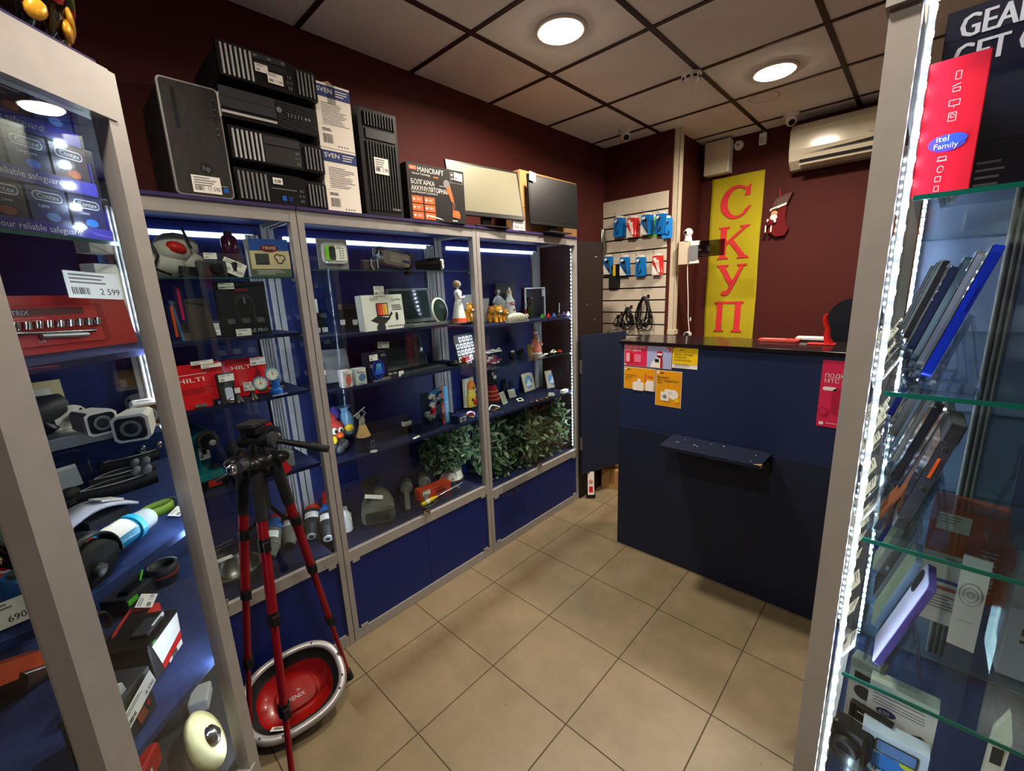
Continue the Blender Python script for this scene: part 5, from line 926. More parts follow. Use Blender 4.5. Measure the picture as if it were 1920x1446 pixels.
b = MB(); b.tube([(-0.01, -0.004, 0.05), (-0.012, -0.004, 0.02), (0.0, -0.004, 0.0)], 0.002, LGR, 6); b.tube([(0.02, -0.004, 0.05), (0.022, -0.004, 0.01)], 0.002, LGR, 6); b.build('wire', t)
# second shelf (1.475)
Z = 1.475
t = goods('keyboard_box', 'white tablet accessory box printed with a colourful tablet in the middle case', 'carton', 725, 618, Z, 0.16)
def dr(b, w_, h, e):
    b.quad(-w_/2, -w_/2+0.03, 0, h, e, mat('pearl_white', (222, 222, 218), 0.5)); b.text('OZCT', -0.078, h-0.026, 0.018, INK, e*2); b.text('15proMax', 0.045, h-0.030, 0.018, INK, e*2, sx=0.9)
    b.lines(0.05, h-0.05, 0.065, 3, INKG, e*2, 0.010, 0.005)
    b.rrect(-0.010, 0.098, 0.070, 0.062, 0.004, e*2, e, INK)
    for k, c_ in enumerate(((205, 60, 50), (232, 96, 60), (240, 150, 70), (235, 190, 90))): b.quad(-0.040+k*0.015, -0.025+k*0.015, 0.072, 0.125, e*3, mat('screen_band_%d' % k, c_, 0.5))
    b.add([(-0.085, e*2, 0.050), (-0.045, e*2, 0.068), (0.035, e*2, 0.055), (-0.015, e*2, 0.022)], [(0, 3, 2, 1)], DK); b.add([(0.026, e*2, 0.068), (0.045, e*2, 0.088), (0.05, e*2, 0.075), (0.0, e*2, 0.03)], [(0, 3, 2, 1)], DK)
    b.rrect(0.075, 0.062, 0.014, 0.038, 0.007, e*3, e*2, DK)
    for k in range(8): b.quad(0.015+k*0.014, 0.022+k*0.014, 0.012, 0.018, e*2, INK)
    b.disc(-0.03, 0.012, 0.025, e*4, DK, 14)
carton(t, 0.245, 0.045, 0.168, mat('gloss_white_card', (226, 226, 222), 0.35, 0, 0, 0.03), dr, -0.06); price(t, -0.018, 0.185, 0.006, 0.06, 0.046, '17 990')
def laptop(label, px, py, z, w_, h, d, rz, lean, body, kb=True):
    t = goods('laptop', label, 'laptop', px, py, z, rz)
    b = MB(); b.bb(-w_/2, w_/2, 0, d, 0, 0.014, body)
    for r_ in range(5):
        for c_ in range(15): b.box(-w_/2+0.03+c_*(w_-0.06)/14, 0.09*d/0.2+r_*0.016, 0.0148, 0.013, 0.011, 0.0016, BLK)
    b.box(0, 0.03, 0.0145, 0.07, 0.035, 0.001, DK); b.build('base', t, bevel=0.0015)
    b = MB(); b.T = frame(0, -lean, 0, (0, d, 0.014)); b.rrect(0, h/2, w_, h, 0.006, 0, 0.008, body); b.build('lid', t); b = MB(); b.T = frame(0, -lean, 0, (0, d, 0.014)); b.quad(-w_/2+0.012, w_/2-0.012, 0.018, h-0.012, -0.001, mat('laptop_screen', (44, 62, 66), 0.1)); b.build('screen', t)  # screen colour lightened to hold the reflected led light
    return t
laptop('open laptop with a grey lid frame behind the white box', 818, 616, Z, 0.30, 0.185, 0.17, 0.15, 0.12, mat('grey_laptop', (110, 118, 120), 0.4, 0.2))
t = goods('glass_dish', 'round dish with a dark green pattern standing behind the white figurine', 'dish', 843, 607, Z, 0.3); b = MB(); b.T = frame(0, -0.15, 0, (0, 0.06, 0.072)); b.lathe([(0.072, 0.0), (0.070, 0.006), (0.05, 0.004), (0.01, 0.003)], WHT, rot=(PI/2, 0, 0), n=28); b.disc(0, 0, 0.062, -0.0065, mat('dark_green_glaze', (34, 54, 48), 0.2, 0, 0, 0.6, 30), 26); b.build('dish', t)
def lady(t, s, col, skirt, hem=None, hood=None, face=SKIN, arms=True, prof=None):
    """porcelain figure: one continuous turned body with head and arms"""
    pr = prof or [(0.045, 0), (0.046, 0.012), (0.036, 0.05), (0.026, 0.095), (0.0175, 0.115), (0.023, 0.135), (0.026, 0.148), (0.018, 0.158), (0.008, 0.162), (0.0075, 0.168), (0.013, 0.176), (0.0155, 0.186), (0.0125, 0.197), (0.004, 0.203)]
    b = MB(); b.lathe([(r*s, z*s) for r, z in pr], col, n=20, sy=0.8); 
    if arms:
        for sg in (-1, 1): b.tube([(sg*0.024*s, 0, 0.146*s), (sg*0.040*s, -0.008*s, 0.120*s), (sg*0.012*s, -0.028*s, 0.122*s)], 0.007*s, col, 8, [0.009*s, 0.008*s, 0.005*s]); b.ell((sg*0.010*s, -0.029*s, 0.123*s), (0.006*s, 0.005*s, 0.007*s), face, 8)
    b.ell((0, -0.010*s, 0.186*s), (0.011*s, 0.007*s, 0.013*s), face, 12); b.ell((0, -0.0175*s, 0.185*s), (0.002*s, 0.002*s, 0.003*s), face, 6)
    for sg in (-1, 1): b.ell((sg*0.004*s, -0.0165*s, 0.189*s), (0.0013*s, 0.001*s, 0.001*s), INK, 6)
    b.ell((0, -0.0165*s, 0.180*s), (0.0028*s, 0.001*s, 0.0009*s), RED, 6); b.build('figure_body', t)
    if hem: b = MB(); b.lathe([(0.0475*s, 0.004*s), (0.0445*s, 0.024*s)], hem, n=20, sy=0.8); b.build('painted_hem', t)
    if hood: b = MB(); b.lathe([(0.016*s, 0.172*s), (0.019*s, 0.186*s), (0.015*s, 0.200*s), (0.005*s, 0.206*s)], hood, n=18, c=(0, 0.004*s, 0)); b.build('hair', t)
t = goods('porcelain_figurine', 'white porcelain woman in folk dress with a red patterned hem', 'figurine', 862, 607, Z, 0.9); lady(t, 1.12, SKIN, SKIN, mat('red_pattern', (205, 90, 60), 0.3, 0, 0, 0.5, 200), mat('light_brown_glaze', (150, 120, 90), 0.3))
b = MB(); b.ell((0.045, 0.0, 0.012), (0.03, 0.012, 0.010), SKIN, 10, (0, 0.3, 0)); b.build('extended_foot', t)
# phones with tags at the left of the second shelf
for k, (px, h, c_, pos) in enumerate(((590, 0.085, mat('dark_phone', (36, 40, 46), 0.3), 'left'), (604, 0.095, BLK, 'right'))):
    t = goods('phone', 'small phone on a stand, %s of two at the left of the middle case' % pos, 'phone', px+3, 622, Z, 0.1); b = MB(); b.T = frame(0, -0.2); b.rrect(0, 0.012+h/2, 0.036, h, 0.005, 0, 0.008, c_); b.build('handset', t); price(t, 0.002, 0.012, -0.012, 0.028, 0.022); b = MB(); b.box(0, 0.012, 0.006, 0.036, 0.04, 0.012, ACRYL); b.build('stand', t)
t = goods('white_card_pack', 'blank white card standing above the small phones', 'card', 592, 622, Z, 0, dx=-0.05); b = MB(); b.bb(-0.026, 0.026, 0, 0.004, 0.095, 0.16, PAP); b.build('card', t); b = MB(); b.bb(-0.003, 0.003, 0.004, 0.008, 0, 0.10, ACRYL); b.build('prop', t)
t = goods('wooden_strip_box', 'small wooden-edged box left of the white tablet box', 'box', 660, 618, Z, 0); b = MB(); b.bb(-0.04, 0.04, 0, 0.05, 0, 0.13, BLKM); b.build('box', t); b = MB(); b.bb(-0.05, -0.045, -0.004, 0.02, 0.105, 0.13, CARD); b.bb(-0.045, 0.05, -0.004, 0.02, 0.105, 0.128, DK); b.build('wooden_edge', t)
for k, px in enumerate((645, 668)):
    t = goods('small_price_sign', 'tiny white price sign, %s of two before the black box' % ('left' if k == 0 else 'right'), 'price card', px, 622, Z, 0); price(t, 0, 0.045, 0, 0.024, 0.024, ''); b = MB(); b.cyl((0, 0.002, 0), (0, 0.002, 0.034), 0.001, None, CHR, 6); b.build('wire_foot', t)
# third shelf (1.235)
Z = 1.235
t = goods('white_tablet', 'white tablet lid leaning at the left of the third shelf', 'tablet', 635, 722, Z, 0.1, dx=-0.05); b = MB(); b.T = frame(0, -0.25, 0.06); b.rrect(0, 0.085, 0.15, 0.16, 0.005, 0, 0.007, mat('pale_grey_lid', (186, 192, 196), 0.35)); b.build('lid', t)
for k, (px, py, c_, c2, nm) in enumerate(((656, 742, mat('white_pink_card', (224, 210, 206), 0.5), mat('rose_print', (196, 90, 90), 0.5), 'white box with a pink cup picture'), (681, 734, mat('pale_blue_card', (200, 208, 216), 0.5), mat('slate_blue_print', (90, 120, 170), 0.5), 'white box with a blue round gadget picture'))):
    t = goods('gadget_box', nm+' on the third shelf', 'carton', px, py, Z, 0.1)
    def dr(b, w_, h, e): b.disc(0.004, h*0.45, w_*0.32, e*2, c2, 16, h*0.22 if k else h*0.3); b.text('BOX' if 0 else '', 0, 0, 0.01, INK, e); b.lines(-w_/2+0.006, h*0.9, w_*0.8, 2, INKG, e*2); b.quad(-w_/2+0.006, w_/2-0.012, 0.006, 0.009, e*2, RED if k == 0 else INKG)
    carton(t, 0.045 if k == 0 else 0.055, 0.04, 0.078, c_, dr); price(t, 0.004, 0.068, -0.003, 0.036, 0.014)
t = goods('gaming_mouse_box', 'dark box with a glowing blue mouse picture on the third shelf', 'carton', 712, 716, Z, 0.1)
NBX = mat('night_blue_card', (22, 28, 50), 0.35, 0, 0, 0.3, 14)
def dr(b, w_, h, e):
    b.disc(0, h*0.42, 0.034, e*2, mat('electric_blue', (40, 70, 200), 0.4), 22, 0.048); b.disc(0, h*0.42, 0.028, e*3, mat('deep_blue_print', (24, 30, 90), 0.4), 22, 0.042)
    for q in range(4): b.disc(0, h*0.30+q*0.012, 0.024-q*0.003, e*(4+q), mat('cyan_glow_%d' % q, (40+q*10, 90+q*22, 210), 0.4), 18, 0.010)
    b.text('GAMING', 0.012, 0.008, 0.010, YEL, e*3); b.lines(-0.045, h*0.6, 0.02, 3, LGR, e*2); b.lines(0.02, h*0.9, 0.03, 2, LGR, e*2)
carton(t, 0.105, 0.05, 0.142, NBX, dr); price(t, -0.022, 0.118, -0.003, 0.045, 0.028)
t = goods('price_card', 'white price card above the dark mouse box', 'price card', 732, 716, Z, 0.0, dx=-0.02); price(t, 0, 0.165, 0.03, 0.062, 0.03, '9 900', rot=(0, 0.1, 0)); b = MB(); b.bb(-0.002, 0.002, 0.03, 0.034, 0, 0.15, ACRYL); b.build('prop', t)
laptop('open black laptop with a slanted screen on the third shelf', 800, 705, Z, 0.30, 0.165, 0.15, 0.10, 0.35, mat('dark_laptop', (52, 60, 64), 0.4, 0.2))
t = goods('computer_mouse', 'black computer mouse at the right corner of the third shelf', 'mouse', 858, 696, Z, 0.3); b = MB(); b.ell((0, 0.03, 0.012), (0.026, 0.042, 0.020), BLK, 18); b.build('shell', t); b = MB(); b.ell((0, 0.008, 0.030), (0.003, 0.008, 0.004), GRY, 8); b.build('wheel', t)
t = goods('gadget_tray', 'low pile of clear packed game controllers on the third shelf edge', 'gadgets', 735, 724, Z, 0.05); b = MB(); b.bb(-0.10, 0.09, 0, 0.07, 0, 0.010, mat('slate_card', (96, 104, 122), 0.4)); b.build('tray', t)
rr = random.Random(8)
for k in range(6): b = MB(); b.ell((-0.08+k*0.03, 0.03+rr.uniform(-.01, .01), 0.018), (0.014, 0.012, 0.008), rr.choice([DK, BLU, GRY]), 10); b.build('controller', t)
b = MB(); b.bb(0.045, 0.075, -0.002, 0.0, 0.004, 0.03, PAP); b.bb(0.0, 0.04, -0.002, 0, 0.002, 0.022, DK); b.build('price_tag', t)
t = goods('clear_gadget_box', 'tall clear plastic box with white and blue inserts beside the left post', 'box', 607, 752, Z, 0.1); b = MB(); b.bb(-0.03, 0.03, 0, 0.05, 0, 0.13, ACRYL); b.build('case', t); b = MB(); b.bb(-0.024, 0.0, 0.01, 0.03, 0.002, 0.12, PAP); b.bb(0.004, 0.024, 0.01, 0.03, 0.002, 0.06, BLU); b.build('inserts', t); price(t, 0.012, 0.085, -0.006, 0.022, 0.02)
# fourth shelf (0.897): toys
Z = 0.897
t = goods('plush_bird', 'red and yellow plush bird sitting on crumpled foil at the left', 'plush toy', 640, 852, Z, 0.2); t.scale = (1.3, 1.3, 1.3)
PL = mat('red_plush', (206, 70, 66), 0.95, 0, 0, 0.15, 60, 0, 0.6); FO = mat('crumpled_foil', (120, 124, 130), 0.35, 0.5, 0, 0.3, 30, 0, 0.8)
b = MB(); rr = random.Random(5)
for k in range(14): b.ell((rr.uniform(-.03, .03), 0.03+rr.uniform(-.02, .02), 0.025+rr.uniform(-.01, .02)), (0.022, 0.018, 0.018), FO, 7, (rr.random()*3, rr.random()*3, 0))
b.build('foil_base', t)
b = MB(); b.ell((0.0, 0.03, 0.095), (0.042, 0.035, 0.036), PL, 16, (0, 0.5, 0)); b.ell((-0.012, 0.035, 0.135), (0.034, 0.028, 0.030), PL, 16); b.ell((0.012, 0.03, 0.15), (0.02, 0.02, 0.03), mat('violet_plush', (70, 60, 140), 0.95, 0, 0, 0.1, 60), 12); b.build('plush_body', t)
b = MB(); b.ell((-0.018, -0.004, 0.095), (0.013, 0.006, 0.014), WHT, 12); b.ell((0.008, -0.004, 0.092), (0.012, 0.006, 0.013), WHT, 12); b.ell((-0.016, -0.010, 0.094), (0.005, 0.003, 0.006), INK, 8); b.ell((0.007, -0.010, 0.092), (0.005, 0.003, 0.006), INK, 8); b.build('eyes', t)
b = MB(); b.ell((-0.005, -0.014, 0.078), (0.014, 0.018, 0.010), ORG, 12); b.build('beak', t); b = MB(); b.ell((-0.028, -0.01, 0.066), (0.013, 0.012, 0.015), YEL, 12); b.ell((0.042, -0.008, 0.092), (0.018, 0.014, 0.015), YEL, 12); b.build('yellow_balls', t)
t = goods('tied_blue_bag', 'knotted translucent blue bag hanging beside the plush bird', 'bag', 664, 845, Z, 0); t.scale = (1.2, 1.2, 1.2); b = MB(); BP = mat('translucent_blue_film', (120, 176, 220), 0.3, 0, 0, 0.25, 20, 0, 0.6, 0.75)
b.ell((0, 0.03, 0.13), (0.026, 0.022, 0.045), BP, 14, (0, -0.2, 0)); b.ell((0.004, 0.03, 0.09), (0.022, 0.02, 0.028), BP, 12); b.lathe([(0.01, 0.165), (0.02, 0.18), (0.03, 0.185)], BP, c=(-0.008, 0.03, 0), n=12); b.build('bag_film', t); b = MB(); b.cyl((0, 0.04, 0), (0, 0.04, 0.07), 0.004, None, BLK, 8); b.build('support', t)
t = goods('hula_dancer_figure', 'small grey dancer figure with a straw skirt holding a stick', 'figurine', 694, 848, Z, 0.2); t.scale = (1.15, 1.15, 1.15)
b = MB(); b.ell((0, 0.03, 0.13), (0.014, 0.010, 0.024), mat('grey_stone_paint', (132, 132, 124), 0.6), 12, (0, 0.2, 0)); b.ell((-0.016, 0.03, 0.158), (0.010, 0.010, 0.012), mat('grey_stone_paint'), 10); b.tube([(0.008, 0.03, 0.150), (0.022, 0.03, 0.165), (0.006, 0.028, 0.178)], 0.004, mat('grey_stone_paint'), 6); b.tube([(-0.01, 0.03, 0.145), (-0.024, 0.026, 0.16), (-0.012, 0.026, 0.172)], 0.004, mat('grey_stone_paint'), 6); b.build('figure_body', t)
b = MB(); b.lathe([(0.013, 0.118), (0.022, 0.09), (0.030, 0.068)], mat('straw', (176, 140, 90), 0.9, 0, 0, 0.35, 90), c=(0, 0.03, 0), n=18); b.build('straw_skirt', t); b = MB(); b.tube([(-0.04, 0.026, 0.165), (0.02, 0.026, 0.190)], 0.0022, LGR, 6); b.build('stick', t); b = MB(); b.cyl((0, 0.03, 0), (0, 0.03, 0.07), 0.003, None, BLK, 8); b.lathe([(0.022, 0), (0.022, 0.004)], BLK, c=(0, 0.03, 0)); b.build('support', t)
t = goods('ring_stand', 'chrome ring on a small round stand in the middle of the shelf', 'stand', 701, 850, Z, 0); b = MB(); b.lathe([(0.018, 0), (0.018, 0.003), (0.004, 0.005)], LGR); b.cyl((0, 0, 0.004), (0, 0, 0.025), 0.0016, None, CHR, 6); b.build('foot', t); b = MB(); b.tube([(0.010*math.cos(a), 0, 0.040+0.016*math.sin(a)) for a in [2*PI*i/16 for i in range(17)]], 0.003, CHR, 6); b.build('ring', t)
t = goods('price_card', 'small white price card lying flat on the dark shelf edge', 'price card', 782, 835, Z, 0.1); b = MB(); b.box(0, 0, 0.002, 0.042, 0.015, 0.002, PAP, (0.2, -0.1, 0)); b.build('card', t)
coilof('black cable coil on the shelf of toys', 775, 815, Z, 0.035, 4, BLK, 0.003, 0.7, 0.02)
t = goods('instant_camera_box', 'small clear box with a white toy camera', 'toy', 766, 800, Z, 0.1); b = MB(); b.bb(-0.024, 0.024, 0, 0.03, 0.005, 0.032, PAP); b.bb(-0.02, 0.02, -0.002, 0, 0.008, 0.020, LGR); b.build('body', t); b = MB(); b.bb(-0.024, 0.024, 0, 0.03, 0.034, 0.05, DK); b.build('top', t)
t = goods('toy_set_blister', 'wide toy set in a clear pack with blue and orange header', 'toy set', 822, 800, Z, 0.25); t.scale = (1.17, 1.17, 1.17)
b = MB(); b.rrect(-0.01, 0.095, 0.20, 0.185, 0.005, 0.0, 0.004, mat('navy_toy_card', (24, 34, 62), 0.4, 0, 0, 0.4, 20)); b.quad(0.048, 0.09, 0.0, 0.187, -0.001, mat('sky_blue_print', (60, 170, 225), 0.4)); b.quad(0.036, 0.055, 0.0, 0.187, -0.0015, mat('orange_red_print', (220, 80, 40), 0.5)); b.text('JUNGLE', 0.082, 0.01, 0.030, PAP, -0.002, rot=PI/2); b.text('SET', 0.052, 0.06, 0.02, PAP, -0.002, rot=PI/2); b.quad(-0.05, 0.04, 0.12, 0.185, -0.001, mat('cyan_toy_print', (40, 130, 190), 0.4)); b.build('backing_card', t)
rr = random.Random(2)
for k in range(16):
    b = MB(); x, z = rr.uniform(-0.10, 0.025), rr.uniform(0.02, 0.17); m_ = rr.choice([BLK, BLK, LGR, GRY, PAP, RED, DK]); b.box(x, -0.008, z, rr.uniform(.012, .03), 0.012, rr.uniform(.008, .025), m_, (0, rr.uniform(-1, 1), 0)); b.ell((x+0.01, -0.010, z+0.006), (0.008, 0.006, 0.008), m_, 8); b.build('toy_piece', t)
b = MB(); b.bb(-0.11, 0.04, -0.022, -0.001, 0.005, 0.185, ACRYL); b.build('clear_cover', t)
t = goods('model_car_box', 'dark blue box with a silver car badge at the right end of the shelf', 'carton', 869, 803, Z, 0.25)
def dr(b, w_, h, e):
    b.rrect(0, h*0.45, w_*0.7, h*0.6, 0.004, e*2, e, GRY); b.rrect(0, h*0.45, w_*0.62, h*0.5, 0.004, e*3, e*2, mat('silver_print', (170, 174, 178), 0.4)); b.disc(0, h*0.5, 0.022, e*4, DK, 14, 0.008); b.lines(-0.02, h*0.3, 0.04, 2, DK, e*4)
carton(t, 0.085, 0.06, 0.05, mat('navy_card', (20, 34, 70), 0.4), dr)
t = goods('matryoshka_picture', 'tea tin shaped like a nesting doll with flowers and an orange hood', 'tin', 886, 762, Z, 0.2); t.scale = (1.12, 1.12, 1.12)
b = MB(); b.bb(-0.045, 0.04, 0.012, 0.03, 0, 0.17, mat('cream_card', (222, 214, 180), 0.5)); b.build('backing_card', t)
b = MB(); b.lathe([(0.034, 0), (0.040, 0.03), (0.036, 0.07), (0.028, 0.092)], mat('mustard_flower', (206, 176, 60), 0.35, 0, 0, 0.3, 40), sy=0.5, n=22); b.lathe([(0.030, 0.094), (0.034, 0.118), (0.024, 0.145), (0.006, 0.155)], mat('orange_hood', (216, 120, 30), 0.35), sy=0.5, n=22); b.lathe([(0.036, 0.092), (0.040, 0.098), (0.034, 0.106)], mat('straw_brim', (196, 172, 110), 0.6), sy=0.55, n=22); b.build('doll_tin', t)
b = MB(); b.ell((0.004, -0.020, 0.028), (0.017, 0.006, 0.016), RED, 12); b.ell((-0.014, -0.017, 0.045), (0.010, 0.005, 0.010), BLK, 10); b.ell((0.0, -0.017, 0.112), (0.008, 0.004, 0.008), mat('brown_button', (110, 60, 30), 0.4), 10); b.ell((0.016, -0.017, 0.05), (0.008, 0.005, 0.008), RED, 10); b.build('painted_flowers', t)
t = goods('medal_ribbon', 'looped white and blue ribbon with a gold medal before the doll tin', 'medal', 882, 782, Z, 0.1); b = MB(); n = 14; b.ring([[(0.045*math.cos(a), 0.0+0.004*dy, 0.03*math.sin(a)+rz_) for dy, rz_ in ((0, 0), (3, 0.001), (3, 0.004), (0, 0.003))] for a in [PI*i/n for i in range(n+1)]], mat('ribbon_white', (216, 222, 236), 0.5), True, True, False); b.ring([[(0.035*math.cos(a), -0.002+0.004*dy, 0.024*math.sin(a)+rz_) for dy, rz_ in ((0, 0), (3, 0.001), (3, 0.004), (0, 0.003))] for a in [PI*i/n for i in range(n+1)]], REDC, True, True, False); b.build('ribbon', t); b = MB(); b.cyl((0.0, -0.012, 0.003), (0, -0.012, 0.006), 0.016, None, mat('gold_metal', (206, 168, 80), 0.25, 0.9), 20); b.build('medal', t)
# bottom deck of the middle case
Z = 0.456
t = goods('power_saw', 'large dusty black power saw lying at the left of the bottom deck', 'power tool', 712, 985, Z, -0.5); t.scale = (1.3, 1.3, 1.3)
b = MB(); b.ell((0, 0.10, 0.06), (0.06, 0.10, 0.055), DUST, 18, (0, 0, 0.2)); b.rrect(0, 0.045, 0.13, 0.07, 0.02, 0.0, 0.09, DUST); b.build('motor_housing', t, bevel=0.004); b = MB(); b.tube([(-0.02, 0.04, 0.10), (-0.04, 0.10, 0.13), (-0.05, 0.18, 0.12), (-0.06, 0.23, 0.08)], 0.018, DK, 10); b.build('handle', t)
b = MB(); b.box(-0.01, 0.02, 0.118, 0.07, 0.001, 0.018, PAP, (-1.0, 0.25, 0)); b.build('price_tag', t); b = MB(); b.tube([(-0.06, 0.20, 0.10)]+[(-0.085+0.0026*i, 0.17+0.014*math.sin(i*1.5), 0.13+0.014*math.cos(i*1.5)) for i in range(40)], 0.0035, DK, 6); b.build('coiled_cord', t)
b = MB(); b.bb(-0.05, 0.06, -0.012, 0.0, 0.005, 0.06, WRAP); b.build('film_wrap', t)
t = goods('white_canister', 'ribbed white plastic canister in the lower left corner', 'canister', 652, 1000, Z, -0.3); b = MB(); b.lathe([(0.035, 0), (0.038, 0.01), (0.032, 0.02), (0.037, 0.035), (0.031, 0.045), (0.036, 0.06), (0.03, 0.07), (0.034, 0.085), (0.02, 0.10), (0.016, 0.115)], mat('milky_plastic', (226, 230, 226), 0.4), c=(0, 0.04, 0), n=20); b.build('canister', t); b = MB(); b.cyl((0, 0.04, 0.115), (0, 0.04, 0.125), 0.018, None, LGR); b.build('cap', t)
for k, (px, py, l_) in enumerate(((765, 950, 'left'), (800, 938, 'right'))):
    t = goods('hedge_blade', 'long dusty tool with pale metal bar, %s of the pair' % l_, 'power tool', px, py, Z, -0.55); t.scale = (1.35, 1.35, 1.35); b = MB(); b.cyl((0, 0.09, 0.04), (0, 0.17, 0.05), 0.026, 0.024, DUST, 16); b.cyl((0, 0.17, 0.05), (-0.02, 0.26, 0.09), 0.016, 0.018, DK, 14); b.build('motor_housing', t); b = MB(); b.box(0, 0.02, 0.03, 0.020, 0.14, 0.005, mat('dull_steel', (168, 166, 156), 0.4, 0.7), (0.25, 0, 0)); b.build('metal_bar', t); b = MB(); b.cyl((0, 0.085, 0.04), (0, 0.10, 0.042), 0.024, 0.029, GRY, 16); b.build('collar', t)
t = goods('spirit_level_box', 'red-orange box with a white tag on the bottom deck', 'carton', 818, 930, Z, -0.06)
def dr(b, w_, h, e): b.text('LASER', 0.0, h*0.62, 0.02, mat('maroon_print', (96, 20, 14), 0.6), e*2); b.quad(0.0, 0.07, h*0.3, h*0.5, e*2, mat('maroon_print'))
carton(t, 0.215, 0.06, 0.062, mat('red_orange_card', (206, 66, 38), 0.5), dr, 0); price(t, -0.065, 0.045, -0.003, 0.05, 0.028)
t = goods('screwdriver', 'yellow handled long screwdriver lying in front of the red box', 'screwdriver', 800, 947, Z, -0.02); YT = mat('clear_yellow', (228, 196, 40), 0.2)
b = MB(); b.T = frame(0, 0, -0.08); b.cyl((-0.03, 0, 0.016), (0.05, 0, 0.018), 0.012, 0.013, YT, 8); b.cyl((0.05, 0, 0.018), (0.075, 0, 0.018), 0.009, 0.007, YT, 8); b.build('handle', t); b = MB(); b.T = frame(0, 0, -0.08); b.cyl((0.075, 0, 0.018), (0.27, 0, 0.020), 0.003, 0.003, CHR, 8); b.build('blade', t); b = MB(); b.T = frame(0, 0, -0.08); b.cyl((0.0, 0, 0.017), (0.02, 0, 0.017), 0.0135, 0.0135, PAP, 12); b.build('price_tag', t)
t = goods('brass_valve', 'small round brass valve in front of the red box', 'valve', 783, 930, Z, 0, dx=0.02); b = MB(); b.tube([(0.016*math.cos(a), 0, 0.045+0.016*math.sin(a)) for a in [2*PI*i/14 for i in range(15)]], 0.004, BR, 6); b.cyl((0, 0, 0.0), (0, 0, 0.03), 0.005, None, BR, 8); b.build('ring', t); b = MB(); b.ell((0, 0, 0.008), (0.02, 0.014, 0.008), BR, 10); b.build('foot', t)
t = goods('plastic_film_heap', 'crumpled clear plastic film along the front of the bottom deck', 'plastic film', 790, 965, Z, 0, dx=-0.02); rr = random.Random(9); b = MB(); nx_ = 26
P = [[(-0.28+0.62*i/nx_, 0.0+0.11*j/4, 0.004+abs(0.014*math.sin(i*1.7+j)*math.cos(i*0.6-j))) for j in range(5)] for i in range(nx_+1)]
b.ring(P, WRAP, False, False); b.build('film', t)
# enamel basin with leaf bunch
LG1 = mat('leaf_green', (74, 112, 66), 0.6, 0, 0, 0.3, 20); LG2 = mat('leaf_grey_green', (128, 142, 112), 0.65, 0, 0, 0.25, 20); LG3 = mat('leaf_dark', (52, 76, 48), 0.6, 0, 0, 0.3, 20)
for L_ in (LG1, LG2, LG3): pass
def leaf_bunch(t, c, r_, n, sd, s=0.03, clip=None):
    """one bunch of twigs and leaves, a single crown as one part"""
    rr = random.Random(sd); b = MB()
    for k in range(n):
        d = Vector((rr.gauss(0, 1), rr.gauss(0, 1), rr.gauss(0, 1))).normalized(); q = rr.uniform(0.55, 1.0)
        p = Vector((c[0]+r_[0]*d.x*q, c[1]+r_[1]*d.y*q, c[2]+r_[2]*d.z*q))
        if clip: p = Vector((max(clip[0], min(clip[1], p.x)), max(clip[2], min(clip[3], p.y)), max(clip[4], min(clip[5], p.z))))
        R = Euler((rr.uniform(-1.2, 1.2), rr.uniform(-1.2, 1.2), rr.uniform(-3, 3))).to_matrix(); w_ = s*rr.uniform(0.7, 1.2)
        P = [R @ Vector(v) for v in ((0, 0, 0), (w_*0.35, -w_*0.22, 0.002), (w_*0.8, -w_*0.18, -0.002), (w_*1.15, 0, -0.006), (w_*0.8, w_*0.18, -0.002), (w_*0.35, w_*0.22, 0.002), (w_*0.5, 0, 0.004))]
        b.add([p+v for v in P], [(0, 1, 6), (1, 2, 6), (2, 3, 6), (3, 4, 6), (4, 5, 6), (5, 0, 6)], rr.choice([LG1, LG2, LG2, LG3, LG3]))
    b.build('leaves', t)
    b = MB(); 
    for k in range(10): b.tube([(c[0]+rr.uniform(-.02, .02), c[1]+rr.uniform(-.02, .02), c[2]-r_[2]*0.7), (c[0]+rr.uniform(-.7, .7)*r_[0], c[1]+rr.uniform(-.7, .7)*r_[1], c[2]+rr.uniform(0, .7)*r_[2])], 0.003, mat('twig_brown', (84, 64, 44), 0.8), 5)
    b.build('twigs', t)
t = goods('enamel_basin', 'white enamel pot lid with a dark rim lying under the leaves', 'pot', 862, 903, Z, 0); b = MB(); b.lathe([(0.078, 0), (0.082, 0.006), (0.076, 0.012), (0.068, 0.05), (0.064, 0.062)], mat('cream_enamel', (216, 208, 186), 0.25), c=(0, 0.085, 0), n=32); b.build('bowl', t); b = MB(); b.lathe([(0.080, 0.004), (0.086, 0.006), (0.084, 0.012), (0.079, 0.010)], mat('dark_enamel_rim', (86, 62, 44), 0.3), c=(0, 0.085, 0), n=32); b.disc(-0.04, 0.025, 0.008, 0.016, BR, 12); b.build('rim', t)
t = goods('leaf_bunch', 'bunch of dried green leaves above the white enamel pot', 'leaves', 862, 890, Z+0.065, 0); leaf_bunch(t, (-0.01, 0.10, 0.165), (0.19, 0.11, 0.19), 1100, 21, 0.045, (-0.2, 0.125, 0.01, 0.19, 0.005, 0.345))
